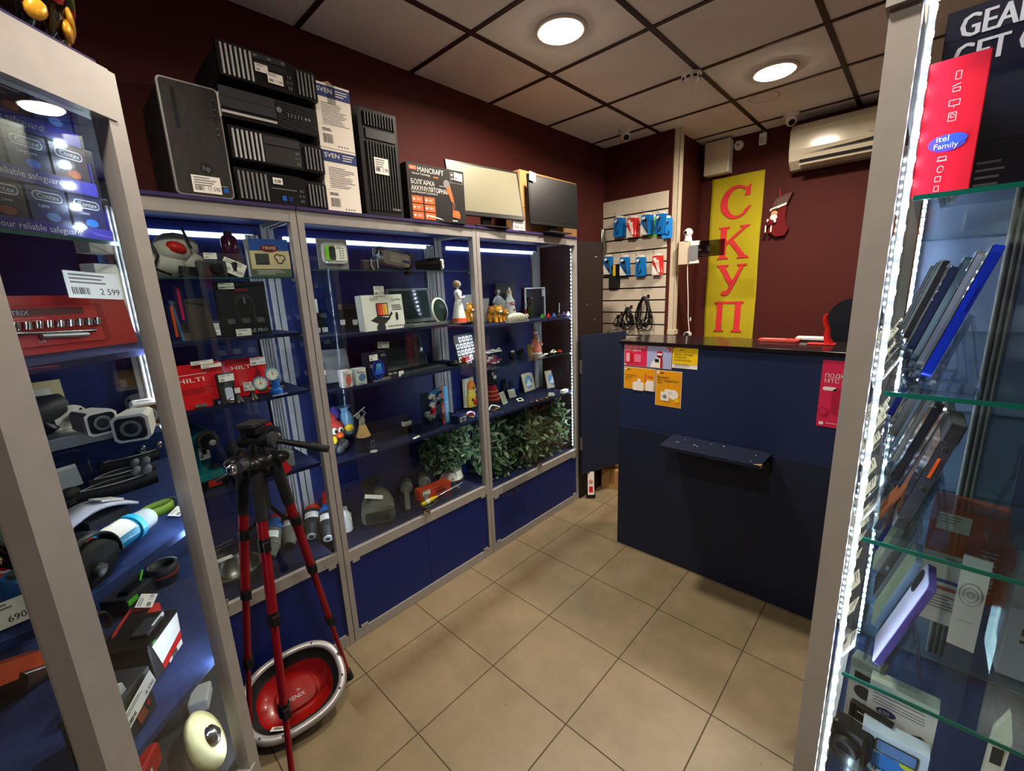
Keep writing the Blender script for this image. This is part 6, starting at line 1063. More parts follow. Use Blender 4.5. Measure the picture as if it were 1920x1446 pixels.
# ---------------- last case
Z = 1.44
tg = 'tiger figurines on the figurine shelf'
TI = mat('tiger_orange', (232, 160, 50), 0.3, 0, 0, 0.15, 30, 0.3); 
def tiger(px, py, lab, yaw, s, z=Z, cm=None):
    t = goods('tiger_figurine', lab, 'figurine', px, py, z, yaw, tg); cm = cm or TI
    b = MB(); b.ell((0, 0.02*s, 0.022*s), (0.020*s, 0.030*s, 0.020*s), cm, 12); b.ell((0, -0.008*s, 0.046*s), (0.017*s, 0.015*s, 0.016*s), cm, 12)
    for sg in (-1, 1): b.ell((sg*0.012*s, -0.006*s, 0.061*s), (0.006*s, 0.004*s, 0.006*s), cm, 8); b.cyl((sg*0.010*s, -0.004*s, 0), (sg*0.010*s, 0.0, 0.026*s), 0.007*s, 0.006*s, cm, 8); b.ell((sg*0.014*s, 0.034*s, 0.008*s), (0.008*s, 0.012*s, 0.008*s), cm, 8)
    b.tube([(0.0, 0.045*s, 0.012*s), (0.014*s, 0.055*s, 0.02*s), (0.02*s, 0.05*s, 0.04*s)], 0.004*s, cm, 6); b.build('tiger_body', t)
    b = MB()
    for sg in (-1, 1): b.ell((sg*0.006*s, -0.022*s, 0.050*s), (0.002*s, 0.0015*s, 0.002*s), INK, 6)
    b.ell((0, -0.021*s, 0.041*s), (0.008*s, 0.006*s, 0.005*s), WHT, 8)
    for k in range(6): a = -1.1+k*0.44; b.box(0.0185*s*math.sin(a), 0.012*s+0.006*s*(k % 2), 0.022*s+0.0195*s*math.cos(a), 0.003*s, 0.018*s, 0.0025*s, INK, (0, a, 0))
    b.build('stripes_and_face', t)
for k, (px, py, yaw, s, pos) in enumerate(((880, 606, 0.2, 1.0, 'leftmost, beside the porcelain woman'), (893, 598, -0.4, 0.9, 'second, just left of the post'), (920, 604, 0.3, 1.0, 'right of the post'), (934, 604, -0.2, 1.05, 'with raised head in front'), (926, 590, 0.6, 0.9, 'pale one behind the front row'), (946, 602, 0.2, 0.8, 'rightmost one beside the ribbed ornament'))):
    tiger(px, py, 'striped orange tiger figurine, '+pos, yaw, s*1.6, Z if px > 900 else 1.475)
for k, (px, py, s, ld) in enumerate(((873, 592, 1.2, 'left of'), (903, 590, 1.25, 'behind'), (938, 600, 1.1, 'right of'))):
    t = goods('crystal_vase', 'flared cut glass vase '+ld+' the case post', 'vase', px, py, Z if px > 900 else 1.475, 0, 'cut glass vases', dx=-0.05); b = MB(); b.lathe([(0.028*s, 0), (0.030*s, 0.01), (0.036*s, 0.06*s), (0.046*s, 0.125*s), (0.043*s, 0.125*s), (0.033*s, 0.06*s), (0.02*s, 0.012)], CRYST, n=20); b.build('glass', t)
    b = MB(); b.lathe([(0.0285*s, 0.001), (0.031*s, 0.008)], LGR, n=20); b.build('foot_rim', t)
t = goods('figurine_couple', 'grey-white porcelain woman standing at the back left of the shelf', 'figurine', 935, 590, Z, -0.2, dx=-0.06); lady(t, 1.05, mat('grey_glaze', (186, 194, 206), 0.15, 0, 0, 0.05, 10, 0.4), None, None, mat('brown_grey_hair', (96, 88, 84), 0.5))
t = goods('figurine_bride', 'white porcelain woman with a pointed gold headdress and red trim', 'figurine', 957, 600, Z, 0.1); lady(t, 1.0, SKIN, None, None, mat('gold_glaze', (190, 160, 100), 0.3), prof=[(0.048, 0), (0.05, 0.02), (0.046, 0.07), (0.034, 0.12), (0.026, 0.148), (0.022, 0.158), (0.018, 0.168), (0.017, 0.18), (0.014, 0.195), (0.008, 0.212), (0.003, 0.222)])
b = MB(); b.tube([(-0.03, -0.028, 0.115), (0.0, -0.036, 0.105), (0.03, -0.028, 0.115)], 0.003, RED, 6); b.ell((0.0, -0.040, 0.072), (0.014, 0.005, 0.006), RED, 8); b.build('red_trim', t)
t = goods('ribbed_ornament', 'long cream porcelain ornament with curled ribs on the figurine shelf', 'ornament', 975, 604, Z, 0.0)
b = MB(); b.bb(-0.085, 0.085, 0, 0.05, 0, 0.012, mat('ivory_glaze', (206, 198, 186), 0.25)); b.ell((0, 0.03, 0.03), (0.085, 0.022, 0.03), mat('ivory_glaze'), 16); b.build('base', t)
for k in range(7): b = MB(); b.tube([(-0.07+k*0.023+0.010*math.cos(a)*0.6, -0.004, 0.028+0.016*math.sin(a)) for a in [2*PI*i/14 for i in range(12)]], 0.0055, mat('ivory_glaze'), 8); b.build('curl', t)
t = goods('figurine_red_skirt', 'small porcelain figure with a red skirt behind the ribbed ornament', 'figurine', 988, 590, Z, 0.2, dx=-0.05); lady(t, 0.55, SKIN, None, mat('red_glaze', (196, 50, 36), 0.25)); b = MB(); b.lathe([(0.026, 0.02), (0.022, 0.045), (0.014, 0.06)], mat('red_glaze'), n=16, sy=0.8); b.build('red_skirt', t)
t = goods('green_bottle', 'dark green bottle with a black and gold collar on the figurine shelf', 'bottle', 1000, 597, Z, 0); b = MB(); b.lathe([(0.022, 0), (0.024, 0.01), (0.024, 0.085), (0.018, 0.10)], mat('bottle_green', (30, 44, 26), 0.12), c=(0, 0.03, 0)); b.build('glass', t); b = MB(); b.lathe([(0.021, 0.10), (0.023, 0.12), (0.021, 0.148), (0.018, 0.150)], BLK, c=(0, 0.03, 0)); b.lathe([(0.0235, 0.112), (0.0235, 0.116)], BR, c=(0, 0.03, 0)); b.build('cap', t)
t = goods('round_plate', 'round red and gold plate standing behind the tigers', 'plate', 903, 585, Z, 0, dx=-0.10); b = MB(); b.T = frame(0, -0.15, 0, (-0.0, 0.03, 0.085)); b.lathe([(0.085, 0), (0.083, 0.006), (0.072, 0.004)], mat('gold_rim', (190, 168, 120), 0.3, 0.4), rot=(PI/2, 0, 0), n=30); b.disc(0, 0, 0.074, -0.003, mat('brick_red_glaze', (140, 40, 26), 0.3), 28); b.disc(0, 0, 0.025, -0.004, GLD, 16)
for k in range(6): a = k*PI/3; b.disc(0.05*math.cos(a), 0.05*math.sin(a), 0.009, -0.004, mat('gold_rim'), 8)
b.build('plate', t); b = MB(); b.bb(-0.03, 0.03, 0.02, 0.06, 0, 0.012, BLK); b.build('plate_stand', t)
t = goods('dark_book', 'flat dark grey box standing against the back above the figurines', 'box', 950, 590, Z, 0, dx=-0.16); b = MB(); b.bb(-0.09, 0.09, 0, 0.012, 0, 0.255, mat('slate_box', (60, 66, 78), 0.6)); b.build('box_body', t); b = MB(); b.bb(-0.086, 0.086, -0.001, 0, 0.004, 0.25, mat('slate_face', (50, 56, 66), 0.7)); b.build('front_print', t)
t = goods('lightbox_frame', 'upright white framed mirror box glittering behind the bottle', 'frame', 1005, 592, Z, -0.1, dx=-0.07)
b = MB()
for x in (-0.10, 0.10): b.bb(x-0.004, x+0.004, 0, 0.012, 0, 0.215, WHT)
b.bb(-0.104, 0.104, 0, 0.012, 0.208, 0.216, WHT); b.build('frame', t); b = MB(); b.bb(-0.096, 0.096, 0.008, 0.010, 0.002, 0.207, mat('mirror_panel', (120, 128, 135), 0.08, 0.9)); b.build('mirror', t); price(t, 0.082, 0.175, -0.004, 0.035, 0.05)
rr = random.Random(12); toys = [(1018, 600, GRN, 'green'), (1030, 600, RED, 'red'), (1040, 598, BLU, 'blue'), (1049, 598, DK, 'black'), (1057, 597, mat('violet_toy', (90, 60, 140), 0.4), 'violet'), (1066, 596, LGR, 'silver')]
for px, py, m_, nm in toys:
    t = goods('tiny_toy', 'tiny %s toy in the row at the right end of the figurine shelf' % nm, 'toy', px, py, Z, rr.uniform(-.5, .5), 'tiny toys'); b = MB(); b.ell((0, 0.01, 0.012), (0.014, 0.012, 0.012), m_, 10); b.ell((0.004, 0.008, 0.028), (0.007, 0.007, 0.008), m_, 8); b.build('body', t); b = MB(); b.box(-0.008, 0, 0.02, 0.004, 0.004, 0.022, m_, (0, 0.5, 0)); b.box(0.012, 0, 0.018, 0.004, 0.004, 0.02, m_, (0, -0.6, 0)); b.build('limbs', t)
t = goods('sparkler_stick', 'thin glass stick standing upright near the right end', 'ornament', 1048, 596, Z, 0, dx=-0.03); b = MB(); b.cyl((0, 0, 0), (0.008, 0, 0.10), 0.003, 0.002, mat('frosted_glass', (200, 210, 220), 0.2), 8); b.build('stick', t); b = MB(); b.lathe([(0.008, 0), (0.008, 0.004)], GRY, n=10); b.build('foot', t)
# glass shelf 1.18
Z = 1.18
t = goods('coin_album', 'large black sheet of coins in white square holders', 'coin album', 880, 692, 1.235, 0.25, dx=-0.05)
b = MB(); b.T = frame(0, -0.2); b.rrect(0, 0.085, 0.19, 0.165, 0.01, 0, 0.008, mat('slate_album', (44, 50, 62), 0.5)); b.build('backing_board', t)
for i in range(5):
    for j in range(4):
        if (i, j) in ((4, 0), (0, 3)): continue
        b = MB(); b.T = frame(0, -0.2); x, z = -0.075+i*0.037, 0.025+j*0.038; b.quad(x-0.014, x+0.014, z-0.015, z+0.015, -0.001, PAP); b.disc(x, z, 0.008, -0.0016, mat('old_coin', (92, 90, 84), 0.4, 0.6), 14); b.build('coin_holder', t)
t = goods('toy_fire_engine', 'small red and white toy fire engine before the coin sheet', 'toy', 880, 694, 1.235, 0.25); b = MB(); b.bb(-0.03, 0.03, 0, 0.03, 0.012, 0.028, RED); b.bb(-0.028, 0.012, 0.002, 0.028, 0.028, 0.040, REDC); b.bb(0.014, 0.030, 0.002, 0.028, 0.028, 0.045, WHT); b.bb(-0.03, 0.03, -0.0006, 0, 0.016, 0.020, WHT); b.build('truck_body', t, bevel=0.002)
for x in (-0.018, -0.004, 0.018): b = MB(); b.cyl((x, -0.002, 0.008), (x, 0.032, 0.008), 0.008, None, BLK, 14); b.cyl((x, -0.0025, 0.008), (x, -0.003, 0.008), 0.004, None, WHT, 10); b.build('wheel', t)
t = goods('gift_box_clear', 'clear lidded box tied with a ribbon over pink sweets', 'gift box', 930, 686, Z, 0.0)
b = MB(); b.bb(-0.06, 0.06, 0, 0.10, 0, 0.09, ACRYL); b.build('clear_case', t); rr = random.Random(6)
b = MB()
for k in range(40): b.ell((rr.uniform(-.05, .05), rr.uniform(.01, .09), rr.uniform(.008, .06)), (.009, .009, .007), rr.choice([mat('pink_sweet', (206, 90, 150), 0.4), mat('mauve_sweet', (150, 60, 110), 0.4), PAP, mat('rose_sweet', (220, 150, 160), 0.4)]), 7)
o = b.build('sweets', t); o['kind'] = 'stuff'
b = MB(); b.bb(-0.061, 0.061, -0.001, 0.101, 0.086, 0.0905, PAP)
for k in range(5): b.quad(-0.055+k*0.022, -0.037+k*0.022, 0.028, 0.044, -0.0015, mat('maroon_square', (110, 40, 50), 0.5))
b.tube([(0.0, -0.004, 0.093), (-0.03, -0.01, 0.108), (-0.045, 0, 0.098), (0, 0.004, 0.093), (0.03, -0.006, 0.11), (0.05, 0, 0.10), (0, 0, 0.093)], 0.003, WHT, 6); b.build('ribbon_and_band', t)
t = goods('santa_doll', 'small grandfather doll in a pink-white coat with a long white beard', 'doll', 1012, 664, Z, 0.1); t.scale = (1.15, 1.15, 1.15)
CO = mat('coral_coat', (232, 128, 108), 0.6)
b = MB(); b.lathe([(0.036, 0), (0.038, 0.012), (0.030, 0.06), (0.022, 0.095), (0.012, 0.105), (0.014, 0.115), (0.016, 0.125), (0.013, 0.135), (0.006, 0.140)], CO, n=18, c=(0, 0.03, 0))
for sg in (-1, 1): b.tube([(sg*0.018, 0.03, 0.092), (sg*0.040, 0.026, 0.075), (sg*0.050, 0.02, 0.060)], 0.009, CO, 8, [0.010, 0.010, 0.008]); b.ell((sg*0.052, 0.018, 0.056), (0.008, 0.008, 0.008), WHT, 8)
b.ell((0, 0.016, 0.122), (0.010, 0.006, 0.010), mat('doll_face', (226, 180, 156), 0.6), 10); b.build('coated_body', t)
b = MB(); b.ring([[(x*w1, 0.006+dy, z) for x, dy in ((-1, 0.004), (0, -0.006), (1, 0.004), (0, 0.008))] for z, w1 in ((0.118, 0.010), (0.10, 0.013), (0.07, 0.010), (0.05, 0.003))], WHT, True, True); b.ell((0, 0.018, 0.108), (0.013, 0.008, 0.010), WHT, 10); b.build('beard', t); b = MB(); b.lathe([(0.017, 0.128), (0.018, 0.138), (0.012, 0.148), (0.003, 0.152)], mat('white_pink_hat', (240, 216, 214), 0.7), c=(0, 0.03, 0), n=16); b.lathe([(0.038, 0.0), (0.041, 0.006), (0.037, 0.014)], WHT, c=(0, 0.03, 0), n=18); b.build('hat_and_hem', t)
t = goods('decorated_tin', 'narrow tin painted gold and red left of the doll', 'tin', 998, 665, Z, 0.1); carton(t, 0.028, 0.03, 0.075, mat('ornate_gold_card', (196, 164, 90), 0.5, 0, 0, 0.5, 60), lambda b, w_, h, e: (b.disc(0, 0.025, 0.009, e*2, RED, 10), b.disc(0, 0.052, 0.007, e*2, GRN, 10)))
t = goods('black_dome_toy', 'black dome with a white top on the upper glass shelf', 'ornament', 966, 672, Z, 0); b = MB(); b.ell((0, 0.03, 0.02), (0.028, 0.026, 0.03), BLK, 14); b.build('dome', t); b = MB(); b.ell((0, 0.024, 0.045), (0.018, 0.014, 0.010), PAP, 12); b.build('top_cap', t)
t = goods('dark_shoe_ornament', 'pair of small dark glossy objects beside the doll', 'ornament', 982, 666, Z, 0.2); b = MB(); b.ell((0, 0.03, 0.018), (0.03, 0.02, 0.02), BLK, 12); b.build('body', t); b = MB(); b.ell((0.02, 0.02, 0.032), (0.012, 0.012, 0.014), BLKM, 10); b.build('knob', t)
for px, py, m_, nm in ((1040, 664, WHT, 'white toy car at the shelf edge, left one'), (1062, 655, mat('silver_toy', (200, 204, 210), 0.3, 0.4), 'silver toy car at the right end of the glass shelf'), (1052, 662, RED, 'tiny red toy car between the two pale ones')):
    s = 0.7 if m_ is RED else 1; t = goods('toy_car', nm, 'toy car', px, py, Z, -0.2, 'toy cars on the glass shelf'); b = MB(); b.ell((0, 0.015, 0.014*s), (0.032*s, 0.014, 0.009*s), m_, 14); b.ell((0, 0.015, 0.022*s), (0.018*s, 0.012, 0.010*s), m_, 12); b.build('car_body', t); b = MB(); b.ell((0, 0.010, 0.024*s), (0.013*s, 0.010, 0.006*s), BLK, 10); b.build('windows', t)
    for x in (-0.018*s, 0.018*s): b = MB(); b.cyl((x, 0.0, 0.006), (x, 0.03, 0.006), 0.006, None, BLK, 10); b.build('wheel', t)
t = goods('bracelet_heap', 'small heap of pale bead bracelets at the glass shelf edge', 'jewellery', 1022, 668, Z, 0); rr = random.Random(3)
for k in range(5): b = MB(); b.tube([(-0.03+k*0.014+0.016*math.cos(a), 0.01+0.012*math.sin(a), 0.004+0.002*k) for a in [2*PI*i/12 for i in range(13)]], 0.003, rr.choice([LGR, WHT, mat('pale_jade', (170, 190, 170), 0.3)]), 6); b.build('bracelet', t)
# shelf 0.882
Z = 0.882
t = goods('folk_doll', 'folk doll with black vest and red skirt banded in gold', 'doll', 930, 752, Z, 0.1); t.scale = (1.15, 1.15, 1.15)
RS = mat('dark_red_cloth', (160, 22, 30), 0.8); GB = mat('gold_band', (206, 160, 80), 0.5)
b = MB(); b.lathe([(0.048, 0.0), (0.044, 0.03), (0.036, 0.07), (0.026, 0.10)], RS, c=(0, 0.03, 0), n=22); b.build('skirt', t)
for z, r_ in ((0.012, 0.0475), (0.036, 0.0445), (0.062, 0.0395)): b = MB(); b.lathe([(r_, z), (r_, z+0.005)], GB, c=(0, 0.03, 0), n=22); b.build('gold_band', t)
b = MB(); b.lathe([(0.026, 0.098), (0.024, 0.12), (0.028, 0.135), (0.018, 0.148), (0.012, 0.155), (0.017, 0.168), (0.014, 0.182), (0.005, 0.188)], BLKM, c=(0, 0.03, 0), n=18)
for sg in (-1, 1): b.tube([(sg*0.026, 0.03, 0.138), (sg*0.036, 0.02, 0.115), (sg*0.018, 0.006, 0.105)], 0.008, BLKM, 8)
b.ell((0, 0.016, 0.168), (0.011, 0.006, 0.012), mat('doll_face'), 10); b.build('vest_body', t); price(t, 0, 0.150, 0.0, 0.026, 0.02)
t = goods('medal_pile', 'two gold medals on white and red ribbons in front of the folk doll', 'medals', 925, 768, Z, 0)
for k, (x, y) in enumerate(((-0.02, -0.02), (0.012, -0.028))): b = MB(); b.cyl((x, y, 0.003+0.004*k), (x, y, 0.006+0.004*k), 0.018, None, mat('gold_metal'), 20); b.build('medal', t)
b = MB()
for k, m_ in enumerate((WHT, REDC, BLU)): b.tube([(-0.04+k*0.004, 0, 0.006), (-0.02, 0.006+k*0.004, 0.022), (0.0, 0.012, 0.028-k*0.003), (0.03, 0.0+k*0.006, 0.018), (0.05, -0.01, 0.006)], 0.005, m_, 6)
b.build('ribbons', t)
for k, (px, py, yaw, c_) in enumerate(((948, 757, 0.3, mat('sepia_photo', (150, 144, 124), 0.5, 0, 0, 0.5, 60)), (962, 745, -0.1, mat('pale_photo', (206, 206, 190), 0.5, 0, 0, 0.3, 60)))):
    t = goods('postcard', 'old postcard leaning on the shelf, %s of two' % ('front one' if k == 0 else 'back one'), 'postcard', px, py, Z, yaw); b = MB(); b.T = frame(0, -0.35); b.bb(-0.032, 0.032, 0, 0.001, 0, 0.085 if k == 0 else 0.06, PAP); b.bb(-0.028, 0.028, -0.0006, 0, 0.004, 0.08 if k == 0 else 0.055, c_); b.build('card', t)
t = goods('black_glove_ornament', 'black glossy vase with a thin spout at the back of the shelf', 'vase', 952, 735, Z, 0.0, dx=-0.08); b = MB(); b.lathe([(0.022, 0), (0.034, 0.03), (0.03, 0.07), (0.014, 0.10), (0.018, 0.125)], BLK, c=(0, 0.03, 0), n=18); b.build('vessel', t); b = MB(); b.tube([(0.03, 0.03, 0.04), (0.05, 0.02, 0.07), (0.045, 0.015, 0.11)], 0.006, BLK, 8); b.build('spout', t)
for k, (px, py, yaw, pos) in enumerate(((995, 731, 0.1, 'left, in bright light'), (1040, 728, -0.2, 'right, greyer in shade'))):
    t = goods('ceramic_tile', 'square tile with a blue mosque medallion, '+pos, 'tile', px, py, Z, yaw, 'decorated tiles', dx=-0.02); t.scale = (1.12, 1.12, 1.12); b = MB(); b.T = frame(0, -0.25); b.bb(-0.062, 0.062, 0, 0.008, 0, 0.124, mat('cream_tile', (226, 216, 184), 0.25)); b.build('tile_body', t, bevel=0.001)
    b = MB(); b.T = frame(0, -0.25); rr = random.Random(4); b.disc(0.0, 0.060, 0.048, -0.001, mat('apricot_ring', (226, 160, 120), 0.4), 28); b.disc(0, 0.060, 0.042, -0.0015, mat('sky_blue_glaze', (96, 160, 205), 0.3), 28); b.prism([(-0.036, 0.048), (-0.02, 0.055), (-0.006, 0.075), (0, 0.088), (0.006, 0.075), (0.02, 0.055), (0.036, 0.048), (0.03, 0.034), (-0.03, 0.034)], -0.0025, -0.002, PAP)
    for q in (-0.018, 0.018): b.quad(q-0.001, q+0.001, 0.05, 0.088, -0.0026, PAP)
    for q in range(22): a = q*2*PI/22; b.disc(0.056*math.copysign(min(1, abs(1.25*math.cos(a))), math.cos(a)), 0.062+0.056*math.copysign(min(1, abs(1.25*math.sin(a))), math.sin(a)), 0.003, -0.0012, rr.choice([RED, GLD, BLU]), 8)
    b.build('painted_medallion', t)
rr = random.Random(14)
smalls = [(975, 752, 'framed_brooch', 'small white frame with a dark centre lying by the postcards'), (992, 757, 'keychain', 'bronze keychain in the row of trinkets, left end'), (1003, 755, 'keychain', 'dark keychain in the row of trinkets, second from left'), (1012, 758, 'keychain', 'copper-coloured keychain in the middle of the trinkets'), (1022, 754, 'keychain', 'brown keychain right of the middle of the trinkets'), (1034, 750, 'bead_string', 'coiled white bead string before the tiles'), (1058, 742, 'white_box', 'small white box at the right end of the trinket shelf')]
for k, (px, py, nm, lab) in enumerate(smalls):
    t = goods(nm, lab, 'trinket', px, py, Z, rr.uniform(-.3, .3))
    if nm == 'framed_brooch': b = MB(); b.box(0, 0, 0.008, 0.045, 0.035, 0.005, PAP, (0.4, 0, 0)); b.build('frame', t); b = MB(); b.box(0, -0.002, 0.0115, 0.026, 0.018, 0.003, BLK, (0.4, 0, 0)); b.build('stone', t)
    elif nm == 'bead_string':
        b = MB()
        for q in range(40): a = q*0.45; b.ell((0.026*math.cos(a)*(1-q/90), 0.018*math.sin(a), 0.005+q*0.0006), (0.004, 0.004, 0.004), WHT, 6)
        o = b.build('beads', t); o['kind'] = 'stuff'
    elif nm == 'white_box': b = MB(); b.bb(-0.035, 0.035, -0.015, 0.015, 0, 0.018, PAP); b.build('body', t); b = MB(); b.bb(-0.036, 0.036, -0.016, 0.016, 0.018, 0.022, PAP); b.build('lid', t)
    else:
        m_ = [BR, DK, mat('copper', (184, 110, 74), 0.35, 0.8), mat('bronze_brown', (110, 76, 50), 0.4, 0.5)][k % 4]; b = MB(); b.tube([(0.010*math.cos(a), 0.012+0.010*math.sin(a), 0.004) for a in [2*PI*i/12 for i in range(13)]], 0.0018, CHR, 6); b.build('ring', t); b = MB(); b.ell((0.002, -0.010, 0.008), (0.012, 0.012, 0.008), m_, 10); b.build('charm', t)
for k, (px, py) in enumerate(((918, 777), (931, 772), (941, 773), (962, 765), (978, 760))):
    t = goods('old_coin', 'small silver coin lying loose at the front edge of the trinket shelf', 'coin', px, py, Z, 0, 'loose coins'); b = MB(); b.cyl((0, 0, 0.0), (0, 0, 0.002), 0.011, None, mat('silver_coin', (150, 150, 150), 0.3, 0.9), 18); b.build('coin_disc', t)
# bottom deck, leafy bundles
Z = 0.406
for k, (px, py, c, r_, n, lab) in enumerate(((945, 893, (0, 0.09, 0.19), (0.19, 0.12, 0.27), 900, 'dried oak leaf broom, leftmost bundle behind the last case glass'), (1000, 872, (0, 0.09, 0.20), (0.19, 0.12, 0.27), 900, 'dried oak leaf broom, middle bundle in the last case'), (1048, 850, (0, 0.09, 0.20), (0.18, 0.12, 0.27), 800, 'dried oak leaf broom, rightmost bundle near the end post'))):
    t = goods('leaf_broom', lab, 'leaf broom', px, py, Z, 0, 'dried leaf brooms'); leaf_bunch(t, c, r_, int(n*1.1), 30+k, 0.058, (-0.16, 0.16 if k < 2 else 0.13, -0.012, 0.2, 0.003, 0.45))
t = thing('plastic_bag_scrap', 'crumpled clear plastic bag squeezed out under the glass of the last case', 'plastic film', (-1.80, 1.84, 0.40), R90); b = MB(); P = [[(-0.10+0.24*i/20, -0.008-0.010*abs(math.sin(i*1.3+j)), -0.035+0.03*j+0.006*math.cos(i*2.1+j)-0.02*math.sin(i/20*PI)) for j in range(4)] for i in range(21)]; b.ring(P, WRAP, False, False); b.build('film', t)
# ================================================================ goods in the nearest case
RD = math.radians(132)
def near(name, label, cat, px, py, z, rz=RD, group=None, zs=None, **k):
    p = at(px, py, 2, z); return thing(name, label, cat, (p.x, p.y, zs if zs else z), rz, group, **k)
# display cartons stacked three high on the top glass shelf
DP = mat('dark_indigo_card', (34, 36, 78), 0.25, 0, 0, 0.3, 30, 0.4); CB = mat('indigo_lip', (48, 44, 128), 0.3, 0, 0, 0.08, 20, 0.3); SLV = mat('silver_lettering', (196, 196, 204), 0.35, 0.3)
ANG = math.atan2(NC[1]-NB[1], NC[0]-NB[0])
packs = [mat('dark_pack_a', (30, 34, 66), 0.3, 0, 0, 0.3, 40), mat('dark_pack_b', (44, 34, 44), 0.3, 0, 0, 0.3, 40), mat('dark_pack_c', (28, 40, 86), 0.3, 0, 0, 0.3, 40)]
for r in range(3):
    nm = ('bottom', 'middle', 'top')[r]
    ox = r*0.010
    cx_, cy_ = -0.965+0.66*(0.115+ox), 0.105-0.74*(0.115+ox)
    t = thing('display_carton', 'film-wrapped indigo display carton of small packs, %s of three on the upper glass shelf' % nm, 'carton', (cx_-0.016, cy_-0.014, NZ[0]+0.0005+r*0.0685), RD, 'film-wrapped indigo display cartons')
    W = 0.23
    b = MB(); b.bb(-W/2, W/2, 0.0, 0.10, 0, 0.008, DP); b.bb(-W/2, W/2, -0.002, 0.0, 0, 0.020, CB); b.bb(-W/2, -W/2+0.002, 0, 0.10, 0, 0.05, CB); b.bb(W/2-0.002, W/2, 0, 0.10, 0, 0.05, CB)
    b.text('Your reliable safeguard!', 0.008, 0.0065, 0.0125, SLV, -0.0026, 'CENTER', sx=0.95); b.build('tray', t)
    for k in range(4):
        b = MB(); x = -W/2+0.030+k*0.0565; m_ = packs[(k+r) % 3]; b.bb(x-0.026, x+0.026, 0.001, 0.095, 0.008, 0.0675, m_)
        b.rrect(x, 0.055, 0.040, 0.0125, 0.006, 0.0004, 0.001, SLV); b.rrect(x, 0.055, 0.037, 0.0098, 0.0048, 0.0, 0.0005, DK); b.text('Contex', x, 0.0517, 0.0098, SLV, -0.0004, 'CENTER'); b.text(('Classic', 'Lights', 'Long Love')[(k*2+r) % 3], x-0.015, 0.040, 0.006, SLV, 0.0004)
        b.disc(x+0.002, 0.028, 0.010, 0.0004, (BLU, mat('rust_print', (150, 70, 40), 0.5), mat('steel_blue_print', (80, 110, 160), 0.5))[(k+r) % 3], 12, 0.006); b.build('small_pack', t)
    b = MB(); b.bb(-W/2-0.002, W/2+0.002, -0.005, 0.102, 0.0, 0.0682, WRAP); b.build('film_wrap', t)
# second glass shelf
t = near('socket_set_box', 'red boxed socket set in a clear window with a price card on top', 'tool set', 140, 656, NZ[1]+0.001, RD-0.08)
W = 0.205
DR = mat('deep_red_card', (150, 34, 30), 0.35, 0, 0, 0.1, 10, 0.2)
b = MB(); b.T = frame(0, -0.12); b.bb(-W/2, W/2+0.02, 0.006, 0.03, 0, 0.095, DR); b.quad(-W/2+0.008, 0.062, 0.012, 0.078, 0.005, mat('window_red', (176, 44, 40), 0.4)); b.quad(-W/2+0.015, 0.04, 0.062, 0.074, 0.0045, mat('brown_label', (96, 50, 44), 0.5)); b.text('MATRIX', -W/2+0.02, 0.0635, 0.011, LGR, 0.004); b.lines(-W/2+0.02, 0.059, 0.08, 2, mat('pale_red_line', (200, 120, 110), 0.5), 0.0044, 0.004, 0.0012); b.text('1/4', -0.045, 0.017, 0.009, LGR, 0.004); b.build('box_body', t)
for k in range(10): b = MB(); b.T = frame(0, -0.12); x = -W/2+0.018+k*0.0152; b.cyl((x, 0.001, 0.040), (x+0.003, 0.001, 0.052), 0.0048+0.0002*k, 0.0048+0.0002*k, CHR, 12); b.build('socket', t)
b = MB(); b.T = frame(0, -0.12); b.tube([(-W/2+0.014, 0.0, 0.036), (-0.05, 0.0, 0.034), (0.045, 0.0, 0.030)], 0.003, CHR, 8, [0.005, 0.003, 0.003]); b.cyl((-W/2+0.012, -0.003, 0.036), (-W/2+0.012, 0.004, 0.036), 0.009, None, CHR, 14); b.tube([(-0.04, 0.0, 0.028), (0.03, 0.0, 0.024)], 0.004, SIL, 8); b.build('ratchet', t)
b = MB(); b.T = frame(0, -0.12); b.bb(-W/2+0.008, 0.064, -0.006, 0.0055, 0.012, 0.078, ACRYL); b.build('window', t)
price(t, 0.045, 0.109, -0.016, 0.092, 0.046, '2 599', rot=(-0.1, 0.06, 0), lines_=3)
t = near('white_carton', 'narrow white carton standing behind the red socket set', 'carton', 235, 640, NZ[1]+0.001, RD); b = MB(); b.bb(-0.028, 0.02, 0, 0.03, 0, 0.155, PAP); b.build('carton_body', t, bevel=0.001); b = MB(); b.bb(0.021, 0.026, 0.004, 0.026, 0, 0.15, mat('warm_white_edge', (228, 218, 190), 0.6)); b.build('side_flap', t)
t = near('grey_case', 'long grey box lying behind the red socket set', 'box', 80, 620, NZ[1]+0.001, RD, zs=NZ[1]+0.001); b = MB(); b.bb(-0.16, 0.12, 0.02, 0.09, 0, 0.085, mat('grey_box_card', (120, 126, 136), 0.5)); b.bb(-0.16, 0.12, 0.019, 0.0195, 0.03, 0.05, DK); b.build('box_body', t); b = MB(); b.bb(0.04, 0.075, 0.0, 0.012, 0.06, 0.11, BLKM); b.build('black_tab', t)
